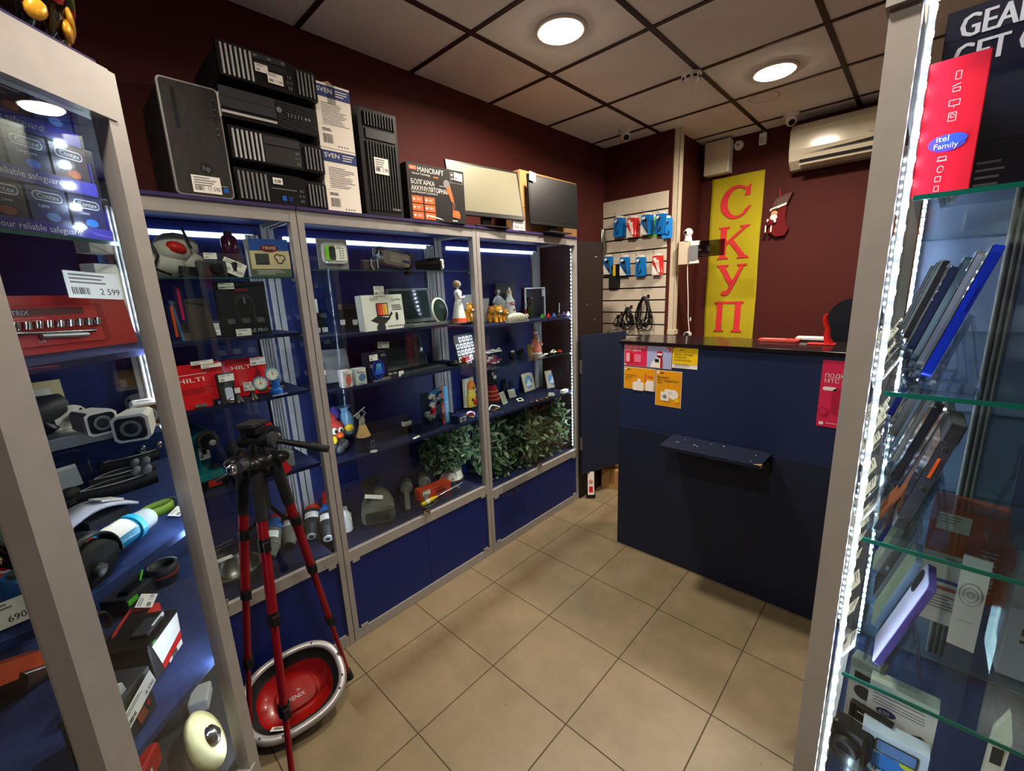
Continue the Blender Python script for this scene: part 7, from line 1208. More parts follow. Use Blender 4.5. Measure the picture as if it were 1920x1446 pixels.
# velvet shelf: cameras on the riser
RZN = 1.3005
t = thing('recorder_box', 'flat white video recorder under the bullet camera', 'recorder', (-1.53, -0.03, RZN), RD-0.55); b = MB(); b.bb(-0.14, 0.12, -0.05, 0.10, 0, 0.030, mat('warm_white_metal', (214, 210, 200), 0.35)); b.build('housing', t, bevel=0.002); b = MB(); b.bb(-0.13, 0.11, -0.0512, -0.05, 0.004, 0.026, LGR); b.build('front_trim', t)
def bullet(x, y, z, rz, lab, s=1.0, base=True, tiltz=0.0):
    t = thing('bullet_camera', lab, 'security camera', (x, y, z), rz, 'white bullet cameras'); t.scale = (s, s, s)
    b = MB(); b.ring([[(q*w_*1.0, yy, 0.036+h_*c_) for q, c_ in ((1, -0.75), (1, 0.75), (0.75, 1), (-0.75, 1), (-1, 0.75), (-1, -0.75), (-0.75, -1), (0.75, -1))] for yy, w_, h_ in ((-0.07, 0.036, 0.034), (-0.05, 0.036, 0.034), (0.04, 0.030, 0.030), (0.085, 0.016, 0.018))], WHT, True, True, False); o = b.build('camera_body', t, bevel=0.005, seg=3)
    b = MB(); b.rrect(0, 0.036, 0.060, 0.056, 0.012, -0.0718, -0.069, mat('camera_face', (22, 26, 32), 0.15)); b.build('front_face', t)
    b = MB(); b.lathe([(0.0205, 0.0), (0.021, 0.0015), (0.0195, 0.0018), (0.0195, 0.0005)], GRY, c=(0, -0.072, 0.036), rot=(PI/2, 0, 0)); b.lathe([(0.014, 0.0), (0.012, 0.003), (0.006, 0.002)], mat('lens_glass', (34, 34, 40), 0.08), c=(0, -0.072, 0.036), rot=(PI/2, 0, 0)); b.build('lens', t)
    if base: b = MB(); b.cyl((0, 0.085, 0.036), (0, 0.12, 0.03), 0.010, 0.014, WHT); b.rrect(0, 0.036, 0.075, 0.07, 0.03, 0.12, 0.128, WHT)
    else: b = MB(); b.cyl((0, 0.085, 0.036), (0.01, 0.11, 0.05), 0.008, 0.008, WHT)
    if base:
        for q in ((-0.025, 0.055), (0.025, 0.055), (0, 0.010)): b.disc(q[0], q[1], 0.004, 0.1195, INK, 10)
    b.build('wall_bracket', t)
    return t
p = at(165, 812, 2, 1.332); bullet(p.x, p.y+0.01, 1.331, RD-0.42, 'white bullet camera facing forward on the flat recorder', 0.85)
p = at(250, 812, 2, RZN); bullet(p.x+0.04, p.y+0.01, RZN, RD-1.0, 'large white bullet camera beside the recorder, before the back upright', 1.0)
p = at(302, 806, 2, RZN); bullet(-1.60, 0.135, RZN, RD-0.75, 'white bullet camera nearest the side glass, partly behind the upright', 1.0)
t = thing('camera_bracket', 'black round camera mount beside the forward-facing bullet camera', 'camera mount', (-1.575, -0.075, 1.331), RD-0.3); b = MB(); b.rrect(-0.035, 0.048, 0.03, 0.095, 0.01, -0.03, 0.04, DK); b.cyl((-0.03, 0, 0.05), (0.055, 0, 0.055), 0.045, 0.036, DK, 22); b.build('mount_body', t); b = MB()
for z in (0.015, 0.085): b.cyl((-0.052, -0.02, z), (-0.050, -0.022, z), 0.005, None, GRY, 8)
b.cyl((0.0, -0.02, 0.02), (0.01, -0.03, 0.0), 0.018, 0.02, BLK); b.build('knuckle', t)
t = thing('open_carton', 'open cream carton with a paper flap behind the black mount', 'carton', (-1.64, -0.10, RZN), RD-0.5); b = MB(); b.T = frame(0, -0.1); b.bb(-0.085, 0.085, 0, 0.006, 0, 0.15, mat('cream_carton', (214, 196, 150), 0.7)); b.bb(-0.07, 0.065, -0.003, 0, 0.02, 0.13, PAP); b.build('flap', t); b = MB(); b.T = frame(0, -0.1); b.bb(0.085, 0.088, 0.0, 0.04, 0, 0.15, mat('cream_carton')); b.build('side_wall', t)
t = near('antenna', 'thin grey antenna standing at the edge of the cream carton', 'antenna', 150, 800, RZN, 0); b = MB(); b.cyl((0, 0, 0), (0.0, 0.012, 0.10), 0.004, 0.003, DK, 8); b.build('rod', t); b = MB(); b.cyl((0, 0, 0), (0, 0, 0.01), 0.007, None, BLK, 10); b.build('base', t)
# velvet shelf front: folding tools in open boxes
Z = NZ[2]+0.0005
for k, (px, py, yaw, L_, lab) in enumerate(((255, 872, -0.15, 0.14, 'long black open case with silver hinges, back one on the velvet shelf'), (235, 905, -0.15, 0.12, 'black oval pouch with grey clasp, middle one on the velvet shelf'), (225, 925, -0.2, 0.14, 'black oval pouch with twin grey clasps, front one on the velvet shelf'))):
    t = near('open_pouch', lab, 'pouch', px, py, Z, RD-0.4+yaw, 'black pouches on the velvet shelf')
    b = MB(); b.ring([[(-L_/2+L_*i/14, (0.028 if dy else -0.012)*math.sin(PI*(0.08+0.84*i/14)), z) for dy, z in ((0, 0.0), (1, 0.0), (1, 0.028), (0, 0.028))] for i in range(15)], BLKM, True, True); b.build('pouch_body', t)
    b = MB(); b.tube([(-L_/2+0.01+(L_-0.02)*i/12, -0.012*math.sin(PI*i/12)-0.002, 0.029) for i in range(13)], 0.0012, LGR, 5); b.tube([(-L_/2+0.01+(L_-0.02)*i/12, 0.024*math.sin(PI*i/12), 0.029) for i in range(13)], 0.0012, GRY, 5); b.build('shiny_rim', t)
    for q in range(2 if k else 3): b = MB(); b.ell((L_/2-0.016-q*0.018, -0.006+0.01*(q % 2), 0.038), (0.009, 0.008, 0.013), GRY if k else CHR, 12, (0.2, 0.4, 0)); b.build('clasp', t)
for k, (px, py, lab) in enumerate(((195, 850, 'black folding multitool with white clip, left of the long case'), (245, 835, 'row of small chrome tools on the riser edge'), (150, 850, 'black handled tool lying at the left beneath the recorder'))):
    t = near('multitool', lab, 'multitool', px, py, Z, RD-0.5); b = MB(); b.bb(-0.05, 0.05, -0.008, 0.008, 0, 0.018, BLK); b.build('handle', t, bevel=0.003); b = MB(); b.box(0.02, -0.006, 0.026, 0.016, 0.035, 0.010, WHT if k == 0 else CHR, (0.3, 0, 0.5)); b.tube([(-0.04, 0.0, 0.02), (0.0, -0.004, 0.034), (0.045, 0, 0.02)], 0.004, CHR, 6); b.build('tools', t)
t = near('acrylic_stand', 'clear acrylic display box with a small white card inside', 'display stand', 148, 925, Z, RD-0.35)
b = MB(); b.bb(-0.05, 0.035, 0, 0.06, 0, 0.003, ACRYL); b.bb(0.032, 0.035, 0, 0.06, 0, 0.085, ACRYL); b.bb(-0.05, 0.035, 0.057, 0.06, 0, 0.085, ACRYL); b.bb(-0.05, 0.035, 0.0, 0.003, 0, 0.06, ACRYL); b.build('clear_box', t)
b = MB(); b.box(-0.005, 0.03, 0.035, 0.05, 0.006, 0.05, LGR, (-0.3, 0, 0)); b.box(-0.005, 0.026, 0.022, 0.03, 0.003, 0.02, WHT, (-0.3, 0, 0)); b.build('card_inside', t); b = MB(); b.bb(-0.08, -0.052, 0.0, 0.05, 0, 0.10, DK); b.build('black_side_box', t)
t = near('webcam_cover', 'folded white plastic device with a square button panel', 'device', 178, 985, Z, RD-0.2)
b = MB(); n = 12; b.ring([[(-0.065+0.13*i/n, y, 0.014+0.022*math.sin(PI*i/n)+dz) for y, dz in ((-0.025, -0.002), (0.03, 0), (0.03, 0.006), (-0.025, 0.004))] for i in range(n+1)], mat('lavender_white', (206, 206, 222), 0.3), True, True); b.build('shell', t); b = MB(); b.box(0.028, 0.0, 0.040, 0.038, 0.035, 0.003, WHT, (0, 0.35, 0)); b.box(0.028, 0.0, 0.042, 0.012, 0.012, 0.001, LGR, (0, 0.35, 0)); b.build('button_panel', t); b = MB(); b.bb(-0.02, 0.05, -0.02, 0.02, 0, 0.016, DK); b.build('foot', t)
t = near('black_coiled_cable', 'black coiled cable behind the white device, beside the near post', 'cable', 128, 950, Z, RD); b = MB(); q = [(0.028*math.cos(a)*(1-a/80), 0.02*math.sin(a), 0.006+0.0022*a/PI) for a in [i*0.4 for i in range(64)]]; b.tube(q, 0.0035, BLK, 6); b.build('coil', t); b = MB(); b.ell((0.0, -0.01, 0.028), (0.022, 0.014, 0.014), BLKM, 12); b.build('plug', t)
# angle grinder: axis from lower left to upper right along the front
p0 = at(150, 1050, 2, Z+0.04); p1 = at(275, 968, 2, Z+0.035); d = (p1-p0); L_ = d.length; yaw = math.atan2(d.y, d.x)
t = thing('angle_grinder', 'turquoise and grey angle grinder with a black cutting disc on the velvet shelf', 'power tool', (p0.x, p0.y, Z), yaw)
AQ = mat('aqua_plastic', (30, 140, 180), 0.3, 0, 0, 0.08, 20); CLG = mat('clear_grey_plastic', (150, 156, 160), 0.25)
b = MB(); b.cyl((0.02, 0, 0.036), (L_*0.72, 0, 0.034), 0.022, 0.021, AQ, 20); b.build('motor_housing', t)
b = MB(); b.cyl((L_*0.72, 0, 0.034), (L_, 0, 0.032), 0.021, 0.018, CLG, 20); b.cyl((L_*0.68, 0, 0.034), (L_*0.76, 0, 0.034), 0.024, 0.024, mat('sky_plastic', (40, 160, 215), 0.3), 20); b.build('rear_handle', t)
b = MB(); n = 12; b.add([(x, 0.0232*math.sin(a), 0.036+0.0232*math.cos(a)) for x in (0.04, L_*0.62) for a in [(-1.2+2.2*i/n) for i in range(n+1)]], [(i, i+1, n+2+i, n+1+i) for i in range(n)], PAP)
for q in range(10): b.add([(L_*0.45+q*0.003, 0.0236*math.sin(a), 0.036+0.0236*math.cos(a)) for a in (0.1, 0.4, 0.7)]+[(L_*0.45+q*0.003+0.0014, 0.0236*math.sin(a), 0.036+0.0236*math.cos(a)) for a in (0.1, 0.4, 0.7)], [(0, 1, 4, 3), (1, 2, 5, 4)], INK)
b.build('paper_label', t)
b = MB(); b.cyl((0.02, 0, 0.036), (-0.015, 0, 0.036), 0.024, 0.020, GRY, 18); b.cyl((0.026, 0, 0.036), (0.020, 0, 0.036), 0.0245, 0.0245, RED, 20); b.build('gear_head', t)
sd = -1
b = MB(); b.cyl((-0.012, -0.012, 0.034), (-0.012, -0.030, 0.028), 0.042, 0.042, mat('cutting_disc', (30, 28, 28), 0.8), 32); b.cyl((-0.012, -0.030, 0.028), (-0.012, -0.038, 0.026), 0.011, 0.009, DK, 16); b.cyl((-0.012, -0.038, 0.026), (-0.012, -0.0385, 0.026), 0.005, None, GRY, 10); b.build('cutting_disc', t)
b = MB(); n = 18; C_ = Vector((-0.012, 0, 0.036)); A0 = []
b.ring([[C_+Vector((r_*math.cos(a), y, r_*math.sin(a))) for y, r_ in ((-0.034, 0.048), (-0.006, 0.050), (-0.006, 0.047), (-0.034, 0.045))] for a in [(-0.1+PI*1.05*i/n) for i in range(n+1)]], BLK, True, True); b.build('guard', t)
t = near('wrist_band', 'olive green strap curled at the right end of the grinder', 'strap', 298, 962, Z, RD-0.3); b = MB(); n = 24; b.ring([[(0.030*math.cos(a), 0.018*math.sin(a), z) for z in (0.0, 0.018)]+[(0.026*math.cos(a), 0.015*math.sin(a), z) for z in (0.018, 0.0)] for a in [2*PI*i/n*0.9 for i in range(n+1)]], mat('olive_strap', (108, 140, 44), 0.5), True, True); b.build('strap', t); b = MB(); b.box(0.03, 0.0, 0.012, 0.004, 0.016, 0.016, DK); b.build('buckle', t)
t = near('price_card', 'white price card at the velvet shelf corner by the far post', 'price card', 335, 962, Z, RD); price(t, 0, 0.004, 0, 0.04, 0.02, '299', rot=(-1.3, 0, 0.3))
# left of the near post
t = near('appliance_box', 'white and coral appliance carton left of the near post', 'carton', 15, 1085, Z, RD-0.8)
def dr(b, w_, h, e):
    b.quad(-w_/2, w_/2, 0, h*0.22, e, mat('coral_print', (220, 84, 60), 0.5)); b.disc(0, h*0.14, 0.010, e*2, PAP, 16); b.disc(0, h*0.14, 0.006, e*3, RED, 12); b.disc(-0.005, h*0.72, 0.028, e, mat('coral_print'), 20, 0.014); b.disc(-0.005, h*0.6, 0.024, e*2, mat('sage_print', (110, 140, 126), 0.5), 18, 0.03)
carton(t, 0.09, 0.05, 0.15, PAP, dr)
t = near('black_cable_bundle', 'tied bundle of black cable in front of the coral carton', 'cable', 38, 1075, Z, RD-0.5); b = MB(); rr = random.Random(2)
for k in range(7): b.tube([(0, -0.005, 0.0+0.003*k), (0.02*math.cos(k), -0.012, 0.03), (0.025*math.cos(k*1.3), -0.012+0.01*math.sin(k), 0.06+0.004*k), (0.006*math.cos(k), -0.006, 0.045), (0, 0, 0.002)], 0.003, BLK, 6)
b.build('loops', t); b = MB(); b.ell((0, -0.008, 0.02), (0.008, 0.008, 0.008), BLKM, 8); b.build('tie', t)
t = near('blue_drum', 'dark blue round device half hidden by the near post', 'device', 66, 1118, Z, RD); b = MB(); b.lathe([(0.028, 0), (0.030, 0.008), (0.030, 0.036), (0.026, 0.042)], mat('petrol_plastic', (14, 74, 128), 0.35), n=26); b.build('drum', t); b = MB(); b.lathe([(0.020, 0.042), (0.018, 0.046)], DK, n=20); b.build('top_ring', t)
t = near('price_card', 'white price card at the far left edge of the velvet shelf', 'price card', 6, 1180, Z, RD-0.6); price(t, 0, 0.018, 0, 0.05, 0.034, '690', rot=(-0.5, 0, 0))
# lower velvet shelf
Z = NZ[3]+0.0005
t = near('battery_charger', 'black charger with white sides and a red corner on the lower velvet shelf', 'charger', 318, 1245, Z, RD+0.25)
b = MB(); b.bb(-0.045, 0.055, 0, 0.075, 0, 0.075, mat('dark_charcoal', (44, 42, 42), 0.5)); b.build('housing', t, bevel=0.004); b = MB(); b.bb(-0.047, 0.057, -0.002, 0.077, 0.075, 0.083, BLK); b.bb(-0.02, 0.03, 0.01, 0.04, 0.083, 0.09, DK); b.bb(0.0, 0.04, 0.012, 0.016, 0.083, 0.092, LGR); b.disc(-0.03, 0.078, 0.006, -0.003, GRN, 12, 0.003); b.build('top_plate', t, bevel=0.002)
b = MB(); b.add([(-0.035, -0.0012, 0.072), (-0.02, -0.0012, 0.02), (0.052, -0.0012, 0.034), (0.055, -0.0012, 0.074)], [(0, 1, 2, 3)], WHT); b.add([(-0.02, -0.0014, 0.02), (0.052, -0.0014, 0.034), (0.052, -0.0014, 0.018), (-0.018, -0.0014, 0.004)], [(0, 3, 2, 1)], RED); b.quad(0.0, 0.05, 0.002, 0.014, -0.001, PAP); b.bars(0.01, 0.003, 0.02, 0.01, INK, -0.002, 5); b.build('side_label', t)
t = near('laser_level', 'red and black laser level with a price card on the lower velvet shelf', 'laser level', 290, 1185, Z, RD+0.4)
b = MB(); b.rrect(0, 0.024, 0.10, 0.040, 0.014, 0, 0.05, mat('coral_red_plastic', (214, 58, 50), 0.35)); b.build('housing', t, bevel=0.004); b = MB(); b.bb(-0.035, 0.02, 0.008, 0.042, 0.044, 0.046, BLK); b.ell((-0.008, 0.025, 0.047), (0.008, 0.008, 0.003), PAP, 12); b.build('control_panel', t); price(t, 0.045, 0.052, 0.02, 0.05, 0.03, '1 290', rot=(-1.2, 0, 0.1))
t = near('battery_charger', 'dark charger with lime green trims behind the laser level', 'charger', 290, 1150, Z, RD+0.1, zs=Z); t.location.x -= 0.08; b = MB(); b.bb(-0.06, 0.05, 0, 0.06, 0, 0.04, DK); b.build('housing', t, bevel=0.004); b = MB(); b.bb(-0.04, 0.0, 0.01, 0.03, 0.04, 0.048, BLK); b.bb(-0.058, -0.03, -0.002, 0, 0.022, 0.034, mat('lime_plastic', (90, 190, 50), 0.4)); b.tube([(0.01, 0.02, 0.042), (0.04, 0.035, 0.05)], 0.0025, mat('lime_plastic'), 6); b.build('lime_trim', t)
t = near('cup_roller', 'dark ribbed round cap standing behind the chargers', 'cap', 318, 1110, Z, 0); t.location.x -= 0.06; b = MB(); b.lathe([(0.028, 0), (0.032, 0.03), (0.034, 0.05), (0.026, 0.05), (0.02, 0.035)], DK, n=22); b.build('ring_body', t); b = MB(); b.lathe([(0.033, 0.024), (0.034, 0.03)], mat('rust_red', (150, 60, 40), 0.5), n=22); b.build('red_band', t)
t = near('battery_charger', 'grey charger in front with a tilted price card reading 4 590', 'charger', 262, 1375, Z, RD+0.2)
b = MB(); b.bb(-0.04, 0.05, 0, 0.07, 0, 0.075, mat('dark_charcoal')); b.build('housing', t, bevel=0.004); b = MB(); b.bb(-0.041, 0.051, -0.001, 0.071, 0.075, 0.085, DK); b.prism([(-0.04, 0.085), (0.005, 0.085), (0.0, 0.104), (-0.028, 0.104)], 0.005, 0.05, mat('pale_grey_plastic', (176, 180, 176), 0.4)); b.disc(0.03, 0.03, 0.005, -0.002, RED, 10); b.build('top_plate', t, bevel=0.002); price(t, 0.004, 0.056, -0.006, 0.088, 0.03, '4 590', rot=(0, -0.25, 0)); b = MB(); b.box(0.012, -0.002, 0.024, 0.02, 0.001, 0.02, mat('rust_print'), (0, -0.25, 0)); b.box(-0.028, -0.002, 0.02, 0.012, 0.001, 0.034, PAP, (0, -0.25, 0)); b.build('stickers', t)
t = near('headphone_loop', 'black looped hose behind the near post on the lower velvet shelf', 'hose', 185, 1230, Z, RD); t.location.x -= 0.03; b = MB(); b.tube([(0.035*math.cos(a), 0, 0.04+0.03*math.sin(a)) for a in [-0.6+(2*PI-1.2)*i/20 for i in range(21)]], 0.006, BLK, 8); b.build('loop', t); b = MB(); b.ell((0.0, 0, 0.012), (0.022, 0.012, 0.012), DK, 12); b.build('base', t)
t = near('lens_ring', 'black lens ring lying beside the grey charger', 'lens', 218, 1290, Z, RD); b = MB(); b.lathe([(0.026, 0), (0.028, 0.016), (0.024, 0.024), (0.018, 0.022), (0.016, 0.012)], DK, rot=(0.9, 0, 0), c=(0, 0, 0.022), n=24); b.build('ring', t); b = MB(); b.lathe([(0.018, 0.0), (0.012, 0.003)], mat('amber_glass', (96, 84, 50), 0.1), rot=(0.9, 0, 0), c=(0, 0, 0.028), n=20); b.build('glass', t)
# left end: orange tools
t = near('cordless_sander', 'orange and black hand tool at the lower left edge of the shelf', 'power tool', 40, 1295, Z, RD+0.3)
OT = mat('coral_orange_tool', (222, 92, 54), 0.35, 0, 0, 0.06, 12)
b = MB(); b.T = frame(0, 0, 0.5, (0, 0, 0.05)); b.rrect(0, 0, 0.14, 0.035, 0.015, -0.02, 0.02, OT); b.build('housing', t, bevel=0.003); b = MB(); b.T = frame(0, 0, 0.5, (0, 0, 0.02)); b.cyl((-0.03, -0.015, 0), (0.06, -0.015, 0), 0.020, 0.016, mat('smoked_tank', (70, 50, 46), 0.15), 16); b.build('dust_tank', t); b = MB(); b.T = frame(0, 0, 0.5, (0, 0, 0.05)); b.cyl((-0.07, 0, 0), (-0.058, 0, 0), 0.021, None, CHR, 16); b.box(0.075, 0, -0.03, 0.02, 0.03, 0.014, RED); b.build('collar', t)
t = thing('case_of_tools', 'teal topped black tool case with a coral handle at the bottom left corner', 'tool case', (-1.02, -0.26, 0.70), RD-0.35)
b = MB(); b.bb(-0.20, 0.13, -0.02, 0.20, 0, 0.13, BLKM); b.build('lower_body', t, bevel=0.01); b = MB(); b.bb(-0.20, 0.10, 0.05, 0.21, 0.131, 0.165, mat('sea_green_lid', (60, 138, 124), 0.5)); b.build('teal_lid', t, bevel=0.003)
b = MB(); n = 12; b.ring([[(-0.14+0.27*i/n, -0.035-0.01*math.sin(PI*i/n)+dy, 0.10+0.045*(i/n)**2+dz) for dy, dz in ((0, 0), (0.03, 0.0), (0.03, 0.03*(0.4+0.6*i/n)), (0, 0.03*(0.4+0.6*i/n)))] for i in range(n+1)], OT, True, True); b.build('coral_handle', t, bevel=0.002); b = MB(); b.box(0.055, -0.01, 0.14, 0.07, 0.04, 0.04, BLK, (0, -0.5, 0)); b.box(0.06, -0.033, 0.150, 0.05, 0.004, 0.016, LGR, (0, -0.5, 0)); b.build('latch_block', t)
# deck
Z = NZ[4]+0.001
t = near('polishing_disc', 'cream polishing disc standing upright on a clear hub at the bottom', 'polisher', 395, 1446, Z, RD+0.5)
b = MB(); b.lathe([(0.058, 0), (0.060, 0.005), (0.056, 0.010), (0.02, 0.016), (0.018, 0.010)], mat('cream_felt', (206, 196, 142), 0.7), rot=(1.15, 0, 0), c=(0, 0, 0.075), n=34); b.build('felt_disc', t); b = MB(); b.lathe([(0.022, 0.012), (0.020, 0.022), (0.008, 0.030)], CHR, rot=(1.15, 0, 0), c=(0, 0, 0.075), n=20); b.lathe([(0.05, -0.002), (0.045, -0.03), (0.03, -0.05)], mat('clear_hub', (150, 152, 140), 0.2), rot=(1.15, 0, 0), c=(0, 0, 0.075), n=24); b.build('hub', t)
t = near('circular_tool', 'dark round motor with chrome ring under the lower shelf', 'power tool', 330, 1400, Z, RD); t.location.x -= 0.10; b = MB(); b.cyl((0, 0, 0), (0, 0, 0.13), 0.035, 0.032, DUST, 22); b.lathe([(0.052, 0.0), (0.055, 0.02), (0.05, 0.035)], DK, n=26); b.build('motor', t); b = MB(); b.tube([(0.05*math.cos(a), 0.05*math.sin(a), 0.14) for a in [2*PI*i/20*0.7 for i in range(21)]], 0.004, CHR, 6); b.build('chrome_ring', t); b = MB(); b.box(0.03, -0.06, 0.02, 0.06, 0.04, 0.03, LGR, (0, 0, 0.5)); b.build('metal_foot', t, bevel=0.004)
t = near('red_battery_tool', 'red tool body with a white mark at the bottom of the nearest case', 'power tool', 290, 1460, Z, RD+0.3); b = MB(); b.bb(-0.05, 0.04, 0, 0.06, 0, 0.05, RED); b.build('body', t, bevel=0.006); b = MB(); b.quad(-0.03, 0.0, 0.02, 0.03, -0.001, PAP); b.build('white_mark', t)
# seen through the side glass, low in the first wall case
t = goods('yellow_tape_pack', 'bright yellow pack low in the first case behind the far post', 'pack', 372, 1130, 0.476, -0.3); b = MB(); b.bb(-0.035, 0.035, 0, 0.03, 0, 0.10, mat('fluorescent_yellow', (226, 230, 20), 0.4)); b.box(0.015, -0.001, 0.08, 0.02, 0.001, 0.018, mat('olive_print'), (0, 0.4, 0)); b.build('pack_body', t, bevel=0.004); b = MB(); b.box(0, -0.001, 0.02, 0.03, 0.001, 0.01, PAP); b.build('label_patch', t)
for k, (px, py, lab) in enumerate(((335, 905, 'orange pack with a white patch seen through the side glass, upper one'), (345, 930, 'orange pack seen through the side glass, lower one'))):
    t = goods('orange_pack', lab, 'pack', px, py, 0.93, 0.2); b = MB(); b.bb(-0.03, 0.03, 0, 0.03, 0, 0.06, mat('bright_orange_pack', (230, 100, 30), 0.45)); b.build('pack_body', t, bevel=0.003); b = MB(); b.quad(-0.02, 0.01, 0.02, 0.05, -0.001, PAP); b.build('label_patch', t)
t = goods('blue_pack', 'pale blue carton with painted led glow behind the side glass on the second shelf', 'carton', 262, 640, 1.505, 0.2); b = MB(); b.bb(-0.05, 0.05, 0, 0.05, 0, 0.17, mat('azure_led_glow', (80, 160, 225), 0.5)); b.quad(-0.03, 0.02, 0.1, 0.12, -0.001, PAP); b.build('carton_body', t)  # azure colour imitates blue led glow, the material emits nothing
b = MB(); b.quad(-0.045, 0.045, 0.0, 0.03, -0.0012, NVP); b.build('lower_print', t)
# ================================================================ goods in the phone case
def pcase(name, label, cat, px, py, y, z, rz=0, group=None):
    p = at(px, py, 1, y); return thing(name, label, cat, (p.x, y, z), rz, group)
t = pcase('phone_box', 'tall red phone box with white line icons and a blue speech badge', 'phone box', 1762, 362, 0.775, RZ[0]+0.0005, 0)
RI = mat('signal_red_card', (226, 26, 52), 0.4, 0, 0, 0.04, 10)
b = MB(); b.bb(-0.027, 0.025, 0, 0.045, 0, 0.150, RI); b.build('box_body', t, bevel=0.0012)
b = MB(); e = -0.0008; b.disc(-0.001, 0.058, 0.0165, e, mat('violet_badge', (88, 74, 200), 0.4), 28, 0.0095); b.disc(0.004, 0.061, 0.012, e*1.5, mat('blue_badge', (60, 90, 220), 0.4), 24, 0.0065); b.text('itel', -0.011, 0.060, 0.0095, PAP, e*2); b.text('Family', -0.0125, 0.052, 0.0085, PAP, e*2)
def sq(x, z, w_, h): 
    for q in ((x, z-h/2, w_, 0.0005), (x, z+h/2, w_, 0.0005), (x-w_/2, z, 0.0005, h), (x+w_/2, z, 0.0005, h)): b.quad(q[0]-q[2]/2, q[0]+q[2]/2, q[1]-q[3]/2, q[1]+q[3]/2, e, PAP)
sq(0.0, 0.130, 0.0045, 0.0085); sq(0.0, 0.115, 0.006, 0.004); b.tube([(-0.004, e, 0.119), (0.003, e, 0.121)], 0.0004, PAP, 4); sq(0, 0.101, 0.009, 0.006); b.quad(-0.0003, 0.0003, 0.0955, 0.098, e, PAP); sq(0, 0.086, 0.0065, 0.009); b.disc(0, 0.087, 0.0022, e, PAP, 12); b.disc(0, 0.087, 0.0016, e*1.3, RI, 12)
sq(-0.003, 0.041, 0.007, 0.004); b.quad(-0.0075, 0.0015, 0.0382, 0.0387, e, PAP); b.disc(-0.003, 0.029, 0.003, e, PAP, 14, 0.004); b.disc(-0.003, 0.029, 0.0024, e*1.3, RI, 14, 0.0034); sq(-0.004, 0.018, 0.005, 0.0055); sq(-0.004, 0.007, 0.004, 0.006); b.build('printed_icons', t)
t = pcase('keyboard_carton', 'big dark carton with slanted white gaming slogan behind the red box', 'carton', 1728, 355, 0.87, RZ[0]+0.0005, 0)
DC = mat('midnight_carton', (14, 18, 44), 0.35, 0, 0, 0.2, 3)
b = MB(); b.bb(0, 0.27, 0, 0.06, 0, 0.2345, DC); b.build('carton_body', t, bevel=0.001); b = MB(); e = -0.001
WB = mat('pale_lilac_ink', (206, 210, 232), 0.5)

for q in range(3):
    b.text('GEAR UP.', 0.012+q*0.0009, 0.200, 0.037, WB, e-q*0.00005, sx=0.72); b.text('GET GOOD', 0.010+q*0.0009, 0.167, 0.037, WB, e-q*0.00005, sx=0.72)
b.quad(0.118, 0.20, 0.118, 0.136, e, mat('royal_print', (24, 40, 130), 0.5)); b.rrect(0.105, 0.108, 0.03, 0.012, 0.001, e*2, e, LGR); b.text('HX', 0.092, 0.119, 0.020, PAP, e*2); b.lines(0.05, 0.045, 0.03, 5, GRY, e, 0.009, 0.003)
for k in range(10): b.quad(0.02, 0.26, 0.07-k*0.003, 0.0705-k*0.003, e, mat('thin_dark_rule', (24, 28, 50), 0.5))
b.build('slogan_print', t)
# phones: front faces the corridor (-x), leaning back
def phone(x, y, z, col, edge, L_, lab, grp, lean=0.27, back=None, th=0.0085, lift=0.02, rugged=False, w_=0.074, cams=0):
    t = thing('smartphone', lab, 'phone', (x, y, z), -PI/2, grp)
    R = frame(0, -lean, 0, (0, 0.002, lift))
    b = MB(); b.T = R; b.rrect(0, L_/2, w_, L_, 0.009, -th/2, th/2, edge, 6); o = b.build('phone_frame', t, bevel=0.0018)
    b = MB(); b.T = R; b.rrect(0, L_/2, w_-0.003, L_-0.003, 0.008, -th/2-0.0009, -th/2+0.001, col, 6); b.rrect(0, L_/2, w_-0.003, L_-0.003, 0.008, th/2-0.001, th/2+0.0006, back or edge, 6); b.build('screen_and_back', t)
    if cams: b = MB(); b.T = R; b.rrect(-0.018, L_-0.028, 0.026, 0.036, 0.010, -th/2-0.0026, -th/2-0.0009, BLK, 5); b.build('camera_bump', t)
    b = MB(); b.T = R; b.box(w_/2+0.0004, 0, L_*0.62, 0.001, 0.003, 0.030, ORG if rugged else edge); b.build('side_button', t)
    if rugged:
        b = MB(); b.T = R
        for q in (0.10, 0.42, 0.8, 0.9): b.cyl((w_/2+0.0002, 0, L_*q), (w_/2+0.0013, 0, L_*q), 0.003, 0.0025, DK, 12)
        b.build('frame_screws', t)
        b = MB(); b.T = R; b.box(0, 0, 0.008, w_+0.002, th+0.002, 0.02, DK); b.box(0, 0, L_-0.01, w_+0.002, th+0.003, 0.028, DK); b.build('corner_guards', t, bevel=0.002)
    return t
def stand(x, y, z, lab, grp):
    t = thing('phone_stand', lab, 'phone stand', (x, y, z), -PI/2, grp)
    b = MB(); b.bb(-0.03, 0.03, -0.03, 0.055, 0, 0.0025, ACRYL); b.build('base', t)
    b = MB(); b.T = frame(0, -0.27, 0, (0, 0.010, 0.002)); b.bb(-0.028, 0.028, -0.0015, 0.0015, 0, 0.10, ACRYL); b.build('back_rest', t)
    b = MB(); b.T = frame(0, 0.18, 0, (0, 0.055, 0.002)); b.bb(-0.012, 0.012, -0.0015, 0.0015, 0, 0.09, ACRYL); b.build('rear_leg', t)
    b = MB(); b.T = frame(0, -0.27, 0, (0, 0.004, 0.012)); b.bb(-0.028, 0.028, -0.016, 0.0, 0, 0.003, ACRYL); b.bb(-0.028, 0.028, -0.018, -0.0155, 0, 0.012, ACRYL); b.build('lip', t)
    return t
